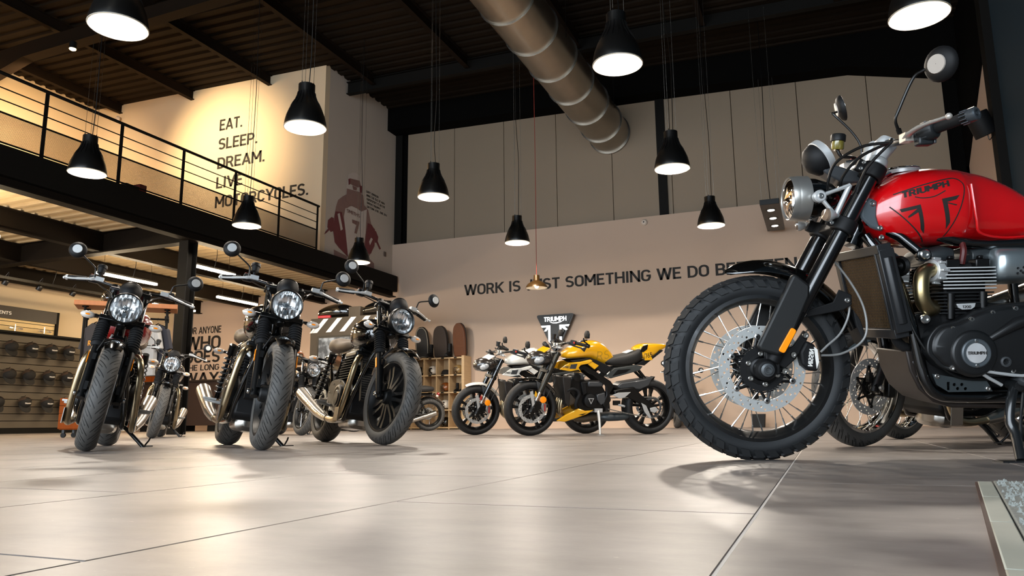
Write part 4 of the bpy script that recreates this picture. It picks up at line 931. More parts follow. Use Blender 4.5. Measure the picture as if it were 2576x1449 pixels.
def wheel(bike, name, T, R, W, rr, style, tread, rimm, disc=None, nu=72, nspoke=32, hubw=.10, spokem=None, discs=(), lod=0):
    """wheel part = rim; tyre, hub, discs and spokes are its pieces. local axle along y"""
    rw = W*.72/2
    prof = [(rr+.010, -rw), (rr+.012, -rw-.006), (rr-.002, -rw-.008), (rr-.008, -rw+.004), (rr-.020, -rw*.45), (rr-.024, 0), (rr-.020, rw*.45), (rr-.008, rw-.004), (rr-.002, rw+.008), (rr+.012, rw+.006), (rr+.010, rw), (rr-.004, rw*.5), (rr-.008, 0), (rr-.004, -rw*.5)]
    rb_ = MB().lathe(prof, 64, T=AY((0, 0, 0)), closed=True)
    if style == 'cast':
        for k in range(7):
            for d in (-.13, .13):
                a = 2*PI*k/7; p0 = V((.040*math.cos(a+d*3), 0, .040*math.sin(a+d*3))); p1 = V(((rr-.02)*math.cos(a+d), 0, (rr-.02)*math.sin(a+d)))
                u = (p1-p0).normalized(); w_ = V((-u.z, 0, u.x)); vs = []
                for p, hw, hy in ((p0, .017, hubw*.36), (p0.lerp(p1, .6), .0115, .022), (p1, .018, .026)):
                    vs += [p+w_*hw+V((0, hy, 0)), p+w_*hw*.8-V((0, hy, 0)), p-w_*hw*.8-V((0, hy, 0)), p-w_*hw+V((0, hy, 0))]
                rb_.add(vs, [(i+j, i+(j+1) % 4, i+4+(j+1) % 4, i+4+j) for i in (0, 4) for j in range(4)])
        rb_.lathe([(.001, -hubw*.74), (.040, -hubw*.74), (.050, -hubw*.66), (.056, -hubw*.3), (.060, 0), (.056, hubw*.3), (.050, hubw*.66), (.040, hubw*.74), (.001, hubw*.74)], 28, T=AY((0, 0, 0)))
    if style == 'sport':
        for k in range(5):
            for d in (-.20, .20):
                a = 2*PI*k/5+.3; p0 = V((.05*math.cos(a+d*1.5), 0, .05*math.sin(a+d*1.5))); p1 = V(((rr-.015)*math.cos(a+d), 0, (rr-.015)*math.sin(a+d)))
                u = (p1-p0).normalized(); w_ = V((-u.z, 0, u.x)); vs = []
                for p, hw, hy in ((p0, .016, .035), (p0.lerp(p1, .55), .010, .022), (p1, .020, .028)):
                    vs += [p+w_*hw+V((0, hy, 0)), p+w_*hw-V((0, hy, 0)), p-w_*hw-V((0, hy, 0)), p-w_*hw+V((0, hy, 0))]
                rb_.add(vs, [(i+j, i+(j+1) % 4, i+4+(j+1) % 4, i+4+j) for i in (0, 4) for j in range(4)])
        rb_.lathe([(.001, -.06), (.05, -.06), (.06, -.03), (.06, .03), (.05, .06), (.001, .06)], 24, T=AY((0, 0, 0)))
    wo_ = rb_.build(name, rimm, bike, T=T)
    me = tyre_mesh(R, W, rr, nu); put(me, 'tyre', tread, wo_, label='black rubber tyre')
    if style == 'wire':
        hub = MB().lathe([(.001, -hubw*.62), (.022, -hubw*.62), (.024, -hubw*.5), (.046, -hubw*.45), (.046, -hubw*.36), (.026, -hubw*.3), (.024, 0), (.026, hubw*.3), (.046, hubw*.36), (.046, hubw*.45), (.024, hubw*.5), (.022, hubw*.62), (.001, hubw*.62)], 24, T=AY((0, 0, 0)))
        hub.build('hub', BLK if rimm is not ALU else ALU, wo_)
        s0 = None; n2 = nspoke//2
        for k in range(nspoke):
            sd = 1 if k % 2 else -1; j = k//2; cr_ = 1 if j % 2 else -1
            ar = 2*PI*(k+.5)/nspoke; ah = ar+cr_*R_(68)
            p0 = V((.044*math.cos(ah), sd*hubw*.40, .044*math.sin(ah))); p1 = V(((rr-.012)*math.cos(ar), sd*rw*.25, (rr-.012)*math.sin(ar)))
            L_ = (p1-p0).length; Ts = AX(p0, p1-p0)
            if s0 is None:
                s0 = MB().tube([(0, 0, 0), (0, 0, L_-.03)], .0019, 6).tube([(0, 0, L_-.035), (0, 0, L_)], .0032, 6).build('spoke', spokem or BOLT, wo_, T=Ts)
            else: like(s0, wo_, Ts)
    for (y, ro, ri, nh, rows) in discs:
        dm = disc_mesh(ro, ri, nh, rows)
        put(dm, 'brake_disc', DISC, wo_, T=TXZ @ MX.Translation((0, 0, -y)), label='drilled steel brake disc', flat=True)
        cb = MB().lathe([(.045, -.006), (ri*.55, -.004), (ri*.62, .004), (.045, .006)], 28, T=AY((0, y, 0)), closed=True)
        for k in range(6):
            a = 2*PI*k/6+.4; c, s_ = math.cos(a), math.sin(a)
            for d in (-.22, .22):
                cb.tube([(ri*.52*math.cos(a+d*2), y, ri*.52*math.sin(a+d*2)), ((ri+.006)*c, y, (ri+.006)*s_)], .006, 6)
            cb.lathe([(.001, -.006), (.011, -.006), (.011, .006), (.001, .006)], 10, T=AY((ri*c, y, ri*s_)))
        cb.build('disc_carrier', BLK, wo_)
    return wo_
def arc_fender(R, W, a0, a1, n=14, crown=.03, th=.004, nw=8, cx=0, cz=0, taper=0.):
    """curved mudguard shell; angles from +x over the top"""
    rings = []
    for i in range(n+1):
        t = i/n; a = R_(a0+(a1-a0)*t); k = 1-taper*(abs(2*t-1)**3)
        pr = [(R+crown*(1-(q*q)), W/2*q*k) for q in [-1+2*j/nw for j in range(nw+1)]]
        pr = pr+[(r-th, y) for r, y in pr[::-1]]
        rings.append([(cx+r*math.cos(a), y, cz+r*math.sin(a)) for r, y in pr])
    return MB().loft(rings)
def mirror_round(bike, name, pts, c, nrm, r, T, back=MATTE, btn=ALU):
    """stem along pts, round head at c whose glass looks along nrm"""
    o = MB().lathe([(.001, -.020), (r*.55, -.020), (r*.85, -.012), (r, 0), (r, .006), (r*.93, .008), (.001, .006)], 24, T=AX(c, nrm)).build(name, back, bike, T=T)
    MB().lathe([(.001, -.024), (r*.52, -.024), (r*.55, -.019), (.001, -.018)], 20, T=AX(c, nrm)).build('back_plate', btn, o, label='pale round plate on the mirror back')
    MB().lathe([(.001, .0085), (r*.9, .0085), (r*.9, .0075), (.001, .0075)], 20, T=AX(c, nrm)).build('mirror_glass', CHROME, o)
    MB().tube(crm(pts, 5), .0052, 8).tube([pts[0], V(pts[0]).lerp(V(pts[1]), .35)], .0085, 8).build('mirror_stem', BLK, o)
    return o
def indicator(bike, root, c, T, lens=None):
    r0, c0 = V(root), V(c); o = MB().tube([r0, r0.lerp(c0, .45)], .008, 8).tube([r0.lerp(c0, .45), r0.lerp(c0, .8)], .011, 8).build('indicator', BLK, bike, T=T)
    MB().ball(c, .028, .043, .024, 14, 8).build('indicator_lens', lens or mat('clear_indicator', 'd9cfc4', .12, coat=1., var=.25, scale=55), o, label='clear oval indicator lens')
    MB().ball((c[0]+.006, c[1], c[2]), .023, .030, .013, 12, 8).build('bulb_tint', ORANGE, o)
    return o
def head_reflector():
    """faceted chrome bowl"""
    m = D.materials.new('faceted_reflector'); m.use_nodes = True; nt = m.node_tree; N = nt.nodes; b = N['Principled BSDF']
    b.inputs['Metallic'].default_value = 1; b.inputs['Roughness'].default_value = .2; b.inputs['Base Color'].default_value = (.95, .97, .98, 1)
    tc = N.new('ShaderNodeTexCoord'); wv = N.new('ShaderNodeTexWave'); wv.inputs['Scale'].default_value = 12; wv.inputs['Distortion'].default_value = .6; wv.bands_direction = 'Y'
    vo = N.new('ShaderNodeTexVoronoi'); vo.inputs['Scale'].default_value = 26
    ad = N.new('ShaderNodeMath'); ad.operation = 'ADD'; nt.links.new(tc.outputs['Object'], wv.inputs['Vector']); nt.links.new(tc.outputs['Object'], vo.inputs['Vector'])
    nt.links.new(wv.outputs[1], ad.inputs[0]); nt.links.new(vo.outputs[0], ad.inputs[1])
    bp = N.new('ShaderNodeBump'); bp.inputs['Strength'].default_value = .2; bp.inputs['Distance'].default_value = .01; nt.links.new(ad.outputs[0], bp.inputs['Height']); nt.links.new(bp.outputs[0], b.inputs['Normal'])
    return m
REFL = head_reflector()
def headlight_round(bike, c, r, T, shell, rim, depth=.13):
    """bucket whose glass faces +x"""
    X = AX(c, (1, 0, 0))
    o = MB().lathe([(.001, -depth), (r*.35, -depth*.98), (r*.7, -depth*.8), (r*.93, -depth*.45), (r*.97, -.02), (r*.97, 0)], 32, T=X).build('headlight', shell, bike, T=T)
    MB().lathe([(r*.96, -.022), (r*1.03, -.02), (r*1.04, .008), (r*.98, .018), (r*.93, .014), (r*.92, -.01)], 40, T=X, closed=True).build('headlight_rim', rim, o)
    MB().lathe([(r*.93, .008), (r*.88, -.006), (r*.72, -.024), (r*.5, -.038), (r*.25, -.046), (.001, -.048)], 36, T=X).build('reflector', REFL, o, label='chrome reflector bowl', sharp=80)
    b = MB().lathe([(.001, -.046), (.017, -.046), (.019, -.022), (.012, -.012), (.001, -.011)], 14, T=X); b.box((c[0]-.022, c[1], c[2]), (.006, r*1.1, .005)); b.box((c[0]-.022, c[1], c[2]-r*.45), (.012, .02, .03))
    b.build('bulb_shield', CHROME, o)
    MB().lathe([(r*.95, .009), (r*.8, .017), (r*.5, .025), (.001, .030), (.001, .026), (r*.5, .021), (r*.8, .013), (r*.95, .005)], 36, T=X).build('headlight_glass', GLASS, o, sharp=80)
    return o
def coil(p0, p1, r, turns, wr, n=10):
    a, b = V(p0), V(p1); X = AX(a, b-a); L_ = (b-a).length
    return [X @ V((r*math.cos(2*PI*turns*t), r*math.sin(2*PI*turns*t), L_*t)) for t in [i/(turns*n) for i in range(int(turns*n)+1)]]
def bolt(mb, p, d, r=.007, h=.006):
    mb.lathe([(.001, 0), (r, 0), (r, h*.7), (r*.8, h), (r*.45, h), (r*.4, h*.5), (.001, h*.5)], 10, T=AX(p, d)); return mb
# ---------------------------------------------------------------- classic roadster
def classic(label, x, y, psi, lean, st, tank=GLOSS, style='cast', seat=None, lod=0, group='classic roadsters', hcol=HEADERM, twin=True, rim=None, mirrors=True, tread=None, fm=None, stand_len=None):
    seat = seat or LEATHER; rim = rim or mat('satin_black_wheel', '131313', .45, spec=.35, var=.1); tread = tread or TREAD
    B = thing('motorcycle', label, 'motorcycle', T=pose(x, y, psi, lean), group=group)
    rake = R_(25.1); S = steer_mx(st, rake, .102); d = V((-math.sin(rake), 0, math.cos(rake))); ax = V((0, 0, .328))
    P = lambda t, y=0., fx=0.: tuple(ax+d*t+V((fx, y, 0)))
    wheel(B, 'front_wheel', S @ MX.Translation(ax), .328, .120, .238, style, tread, rim, nu=96, nspoke=28, discs=((.062, .150, .105, 30, 3),))
    for s_ in (1, -1):
        yy = .098*s_
        f = MB().tube([P(-.03, yy), P(.02, yy), P(.3, yy), P(.335, yy)], [.024, .028, .027, .027], 14); f.lathe([(.001, -.03), (.022, -.03), (.024, .02), (.001, .02)], 14, T=AY(tuple(ax+V((0, yy, 0))), s_))
        f.box((.035, yy*.9, .38), (.03, .02, .05)); f.box(P(.26, yy*.95, .03), (.04, .02, .04))
        fo_ = f.build('fork_leg', BLK, B, T=S)
        rp = [(.030, .33)]
        for k in range(9): h = .345+.018*k; rp += [(.041, h), (.041, h+.006), (.032, h+.011), (.032, h+.015)]
        rp += [(.030, .515), (.001, .516)]
        MB().lathe([(.001, .33)]+rp, 18, T=AX(tuple(ax+V((0, yy, 0))), d)).build('fork_gaiter', RUBBER, fo_, label='ribbed rubber fork gaiter')
        MB().tube([P(.5, yy), P(.775, yy)], .0205, 14).build('fork_tube', CHROME, fo_)
        MB().lathe([(.001, .77), (.027, .77), (.027, .80), (.015, .806), (.001, .806)], 14, T=AX(tuple(ax+V((0, yy, 0))), d)).build('fork_cap', BLK, fo_)
        bolt(MB(), (0, yy+s_*.032, .328), (0, s_, 0), .016, .012).build('axle_nut', BOLT, fo_)
        if lod == 0:
            MB().box((0, 0, 0), (.006, .004, .075)).build('side_reflector', ORANGE, fo_, T=MX.Translation(V(P(.25, yy+s_*.03, .0))) @ MX.Rotation(-rake, 4, 'Y') @ MX.Scale(2.6, 4, (1, 0, 0)), label='amber reflector')
    yk = MB(); yk.box((0, 0, 0), (.075, .27, .035), T=MX.Translation(P(.535)) @ MX.Rotation(-rake, 4, 'Y')); yk.tube([P(.5), P(.78)], .03, 12)
    yk.build('lower_yoke', BLK, B, T=S, bev=.006)
    MB().box((0, 0, 0), (.08, .255, .024), T=MX.Translation(P(.762)) @ MX.Rotation(-rake, 4, 'Y')).build('top_yoke', BLK, B, T=S, bev=.008)
    fe = arc_fender(.342, .126, 52, 152, 14, .018, taper=.3); fe.v = [(a, b, c+.328) for a, b, c in fe.v]
    fe = fe.build('front_mudguard', GLOSS, B, T=S)
    for s_ in (1, -1): MB().tube([(-.03, s_*.06, .675), (-.10, s_*.085, .61), (-.12, s_*.09, .55)], .006, 6).build('mudguard_stay', BLK, fe)
    # headlight, instruments
    headlight_round(B, (-.105, 0, .895), .097, S, BLK, BLK)
    br = MB()
    for s_ in (1, -1): br.box((0, 0, 0), (.012, .008, .17), T=MX.Translation(P(.64, s_*.098, .02)) @ MX.Rotation(-rake, 4, 'Y')); br.tube([P(.60, s_*.1, .01), (-.17, s_*.09, .89)], .008, 8); br.tube([P(.68, s_*.1, .01), (-.17, s_*.09, .90)], .008, 8)
    br.build('headlight_bracket', BLK, B, T=S)
    ip = MB().lathe([(.001, -.075), (.03, -.07), (.052, -.05), (.066, -.015), (.068, .012), (.062, .018), (.001, .018)], 28, T=AX((-.20, 0, 1.012), (-.80, 0, .62)))
    ip = ip.build('instrument_pod', MATTE, B, T=S)
    MB().lathe([(.060, .017), (.069, .017), (.069, .024), (.060, .024)], 28, T=AX((-.20, 0, 1.012), (-.80, 0, .62)), closed=True).build('instrument_rim', CHROME if lod else BLK, ip)
    MB().lathe([(.001, .0195), (.06, .0195), (.06, .019), (.001, .019)], 24, T=AX((-.20, 0, 1.012), (-.80, 0, .62))).build('instrument_dial', MATTE, ip)
    bb = MB()
    for s_ in (-.022, .022): bolt(bb, (-.141, s_, .982), (.85, 0, -.5), .006, .006)
    bb.build('pod_screw', MATTE, ip)
    # handlebar
    hb = crm([(-.335, 0, 1.045), (-.335, .07, 1.045), (-.345, .14, 1.055), (-.385, .22, 1.07), (-.425, .29, 1.068), (-.47, .385, 1.06)], 5)
    full = [(a, -b, c) for a, b, c in hb[::-1][:-1]]+hb
    H = MB().tube(full, .0112, 10); H.box((-.335, .035, 1.03), (.03, .025, .05)); H.box((-.335, -.035, 1.03), (.03, .025, .05)); H = H.build('handlebar', BLK, B, T=S)
    for s_ in (1, -1):
        u = V((-.045, s_*.095, -.008)).normalized(); e = V((-.47, s_*.385, 1.06))
        gp = []
        for k in range(13): gp += [(.0175, -.002-.0095*k), (.0165, -.005-.0095*k)]
        MB().lathe([(.001, .0)]+gp+[(.001, -.125)], 14, T=AX(tuple(e), u)).build('hand_grip', RUBBER, H)
        MB().lathe([(.001, -.002), (.017, -.002), (.018, .012), (.012, .018), (.001, .018)], 14, T=AX(tuple(e), u)).build('bar_end', ALU, H)
        sg = MB().box(tuple(e-u*.165), (.045, .06, .045)); sg.box(tuple(e-u*.16+V((0, 0, .022))), (.03, .045, .02)); sg.build('switch_housing', PLASTIC, H, bev=.008)
        MB().box(tuple(e-u*.15+V((.0, 0, .03))), (.016, .018, .01)).build('switch_button', mat('red_button', 'c23a1c', .5) if s_ < 0 else DGREY, H, bev=.003)
        lv = [e-u*.19+V((.035, 0, .0)), e-u*.15+V((.055, 0, -.006)), e-u*.09+V((.06, 0, -.010)), e-u*.03+V((.052, 0, -.012)), e+u*.02+V((.055, 0, -.012))]
        lm = MB().tube(crm([tuple(q) for q in lv], 5), [.011]*6+[.008]*7+[.0062]*8, 8, flat=1); lm.ball(tuple(lv[-1]), .0095); lm.box(tuple(e-u*.205+V((.028, 0, 0))), (.035, .05, .028))
        lm.build('brake_lever' if s_ < 0 else 'clutch_lever', ALU, H, label='bright aluminium lever')
        if mirrors:
            mirror_round(B, 'mirror', [(-.375, s_*.235, 1.08), (-.368, s_*.238, 1.125), (-.364, s_*.25, 1.150), (-.36, s_*.31, 1.19 if s_ < 0 else 1.175), (-.355, s_*.365, 1.228 if s_ < 0 else 1.195)], (-.365, s_*.372, 1.235 if s_ < 0 else 1.20), (-.93, s_*-.12, -.1), .054, S)
        indicator(B, P(.555, s_*.105, .02), (P(.56)[0]+.03, s_*.200, P(.56)[2]-.015), S)
    rs = MB().lathe([(.001, 0), (.024, 0), (.026, .035), (.03, .036), (.03, .052), (.027, .058), (.001, .058)], 16, T=AX((-.355, -.205, 1.115), (-.25, 0, .97))); rs.tube([(-.36, -.205, 1.11), (-.36, -.21, 1.07)], .008, 6)
    rs.build('brake_reservoir', PLASTIC, H)
    cb = MB()
    for pts in ([(-.40, -.22, 1.06), (-.30, -.17, 1.02), (-.22, -.10, .97), (-.25, -.06, .86)], [(-.40, .22, 1.06), (-.30, .16, 1.03), (-.21, .12, .98), (-.25, .05, .84)], [(-.40, .2, 1.055), (-.31, .1, 1.0), (-.30, .04, .9)], [(-.28, .1, .80), (-.20, .12, .70), (-.13, .115, .55), (-.05, .12, .42)]): cb.tube(crm(pts, 5), .0045, 6)
    cb.build('cables', BLK, B, T=S)
    MB().box((-.10, .105, .33), (.05, .04, .11)).build('brake_caliper', BLK, B, T=S, bev=.008)
    # frame
    F = MB().tube([(-.285, 0, .72), (-.365, 0, .90)], .034, 12)
    for s_ in (1, -1):
        F.tube(crm([(-.31, s_*.03, .74), (-.40, s_*.085, .55), (-.50, s_*.125, .30), (-.55, s_*.13, .19), (-.62, s_*.13, .155), (-.98, s_*.13, .16), (-1.03, s_*.13, .24)], 5), .0165, 10)
        F.tube(crm([(-.34, s_*.03, .86), (-.6, s_*.07, .74), (-.88, s_*.11, .70), (-1.40, s_*.11, .70), (-1.50, s_*.07, .72)], 5), .014, 8)
        F.tube([(-1.0, s_*.13, .18), (-.96, s_*.12, .45), (-.92, s_*.11, .69)], .015, 8); F.tube([(-1.0, s_*.13, .34), (-1.2, s_*.12, .69)], .012, 8)
        F.box((-.99, s_*.135, .27), (.10, .02, .20))
    F.build('frame', GLOSS, B)
    rd = MB(); TR_ = MX.Translation((-.425, 0, .47)) @ MX.Rotation(R_(-21), 4, 'Y'); rd.box((0, 0, 0), (.035, .20, .36), T=TR_)
    for k in range(18): rd.box((.019, 0, -.165+.0195*k), (.006, .19, .006), T=TR_)
    rd.build('radiator', MATTE, B)
    if lod == 0: MB().lathe([(.001, -.02), (.036, -.02), (.04, .0), (.036, .012), (.02, .006), (.001, .012)], 20, T=AX((-.37, .10, .52), (1, 0.2, 0))).build('horn', BLK, B)
    tk = MB().loft(sloft([(-.355, .05, .785, .86), (-.385, .115, .745, .905), (-.45, .150, .715, .937), (-.55, .172, .70, .953), (-.66, .165, .695, .945), (-.76, .122, .70, .92), (-.86, .088, .715, .868), (-.90, .06, .735, .84)], 2.6, 28, 4))
    tk = tk.build('fuel_tank', tank, B, sharp=60)
    MB().lathe([(.001, 0), (.042, 0), (.044, .010), (.036, .018), (.001, .02)], 20, T=AX((-.55, 0, .950), (0, 0, 1))).build('tank_cap', CHROME, tk)
    st_ = MB().loft(sloft([(-.83, .075, .735, .785), (-.90, .115, .72, .808), (-1.02, .135, .715, .812), (-1.12, .135, .725, .835), (-1.20, .138, .74, .862), (-1.34, .128, .745, .866), (-1.46, .09, .76, .85), (-1.50, .05, .78, .83)], 2.8, 24, 3)).build('seat', seat, B, sharp=60)
    for s_ in (1, -1):
        MB().loft([[(a, s_*(b+q), c) for a, b, c in crm([(-.90, .115, .685, ), (-1.08, .115, .685), (-1.10, .118, .6), (-1.02, .12, .53), (-.93, .12, .54), (-.88, .118, .6)], 3, True)] for q in (0, .02)]).build('side_panel', tank if tank is not GLOSS else GLOSS, B, bev=.006)
    # engine
    E_ = MB().prism([(-.50, .20), (-.55, .17), (-.95, .17), (-1.0, .24), (-1.0, .42), (-.93, .47), (-.60, .46), (-.50, .38)], -.125, .125)
    E_ = E_.build('engine', PLASTIC, B, bev=.018)
    for s_ in (1, -1):
        cv = MB().prism([(a, c) for a, b, c in crm([(-.52, 0, .30), (-.56, 0, .40), (-.66, 0, .455), (-.80, 0, .47), (-.94, 0, .46), (-.985, 0, .40), (-.96, 0, .31), (-.86, 0, .25), (-.72, 0, .205), (-.58, 0, .22)], 4, True)], s_*.12, s_*.165)
        cv.lathe([(.001, .16), (.105, .16), (.10, .182), (.085, .188), (.06, .182), (.058, .190), (.001, .192)], 28, T=AY((-.68, 0, .32), s_))
        cv = cv.build('engine_cover', BLK, E_, bev=.008); bs = MB()
        for a in range(9): bolt(bs, (-.74+.21*math.cos(a*.7), s_*.166, .335+.115*math.sin(a*.7)), (0, s_, 0), .006, .006)
        bs.build('cover_bolts', BOLT, cv, kind='stuff')
    fn = MB()
    for k in range(9): fn.box((-.70+.004*k, 0, .475+.0195*k), (.29-.008*abs(k-4), .30, .008))
    fn.box((-.69, 0, .55), (.22, .23, .17)); fn.build('cylinder_fins', PLASTIC, E_, bev=.003, seg=1)
    hd = MB().box((-.665, 0, .685), (.24, .22, .07)); hd.box((-.665, .075, .665), (.27, .12, .05)); hd.box((-.665, -.075, .665), (.27, .12, .05)); hd.build('cylinder_head', BLK, E_, bev=.016)
    MB().loft([srect(*q, e=3.2, n=20) for q in ((-.55, .05, .13, .2), (-.58, .09, .105, .215), (-.82, .09, .10, .21), (-.88, .05, .13, .2))]).build('collector_box', STEEL, B, label='polished collector box under the engine')
    for s_ in (1, -1):
        hp = MB().tube(crm([(-.545, s_*.085, .615), (-.475, s_*.115, .632), (-.415, s_*.15, .605), (-.40, s_*.172, .53), (-.43, s_*.185, .38), (-.475, s_*.192, .245), (-.53, s_*.195, .175), (-.62, s_*.195, .15), (-.80, s_*.195, .165)], 6), .0215, 12).build('exhaust_header', hcol, B, label='heat tinted exhaust header pipe')
        MB().lathe([(.022, -.012), (.036, -.012), (.036, .012), (.022, .012)], 16, T=AX((-.545, s_*.085, .615), (1, s_*.4, .2)), closed=True).build('header_clamp', ALU, hp)
        MB().box((-.5, s_*.215, .19), (.10, .004, .10)).build('heat_shield', STEEL, hp, T=MX.Translation((0, 0, 0)))
        MB().tube([(-.78, s_*.195, .163), (-.86, s_*.20, .178), (-1.0, s_*.21, .215), (-1.30, s_*.225, .31), (-1.50, s_*.235, .375), (-1.505, s_*.235, .377)], [.026, .034, .043, .050, .054, .040], 20).build('silencer', STEEL, B, label='brushed steel upswept silencer')
        pg = MB().tube([(-.87, s_*.15, .27), (-.87, s_*.275, .28)], .011, 8); pg.box((-.87, s_*.245, .29), (.05, .085, .014)); pg.box((-.86, s_*.15, .25), (.12, .012, .04)); pg.build('footpeg', ALU, B, bev=.003)
        sp = MB().tube([(-1.13, s_*.145, .71), (-1.17, s_*.145, .64)], .024, 12).tube([(-1.17, s_*.145, .64), (-1.33, s_*.145, .385)], .012, 8).tube([(-1.32, s_*.145, .40), (-1.365, s_*.145, .33)], .018, 10)
        sp = sp.build('shock_absorber', BLK, B)
        MB().tube(coil((-1.165, s_*.145, .645), (-1.335, s_*.145, .375), .029, 8, .0055), .0055, 6).build('spring', BLK if lod else DGREY, sp)
    wheel(B, 'rear_wheel', MX.Translation((-1.43, 0, .318)), .318, .160, .222, style, tread, rim, nu=80, nspoke=28, discs=((-.075, .115, .075, 24, 3),))
    sw_ = MB()
    for s_ in (1, -1): sw_.tube([(-.98, s_*.115, .33), (-1.2, s_*.12, .325), (-1.46, s_*.115, .315)], .021, 10)
    sw_.build('swingarm', BLK, B)
    fe = arc_fender(.335, .165, 40, 150, 14, .02); fe.v = [(a-1.43, b, c+.315) for a, b, c in fe.v]; fe.build('rear_mudguard', GLOSS, B)
    MB().lathe([(.001, -.03), (.035, -.03), (.04, 0), (.036, .015), (.001, .02)], 16, T=AX((-1.60, 0, .70), (-1, 0, .1))).build('tail_light', mat('red_lens', '8a1210', .25, coat=1), B)
    for s_ in (1, -1): indicator(B, (-1.50, s_*.06, .69), (-1.52, s_*.19, .69), None)
    ss = MB().tube(crm([(-.76, .135, .165), (-.78, .19, .12), (-.76, .27, .055), (-.74, .31, .018)], 4), .0135, 10)
    ss.tube([(-.75, .285, .04), (-.79, .31, .09), (-.80, .315, .11)], .006, 6)
    ss.box((-.745, .315, .055), (.07, .06, .006), T=MX.Translation((-.745, .315, .055)) @ MX.Rotation(lean, 4, 'X') @ MX.Translation((.745, -.315, -.055)))
    ss.build('side_stand', BLK, B)
    return B
classic('red tank roadster facing the camera, leftmost of the front row', -4.083, 3.278, -.766, .15, .083, tank=DRED)
classic('black tank roadster facing the camera, second of the front row', -3.079, 3.621, -.693, .166, -.035)
classic('black tank roadster with seven spoke front wheel turned, third of the front row', -2.813, 4.549, -.66, .154, .15)
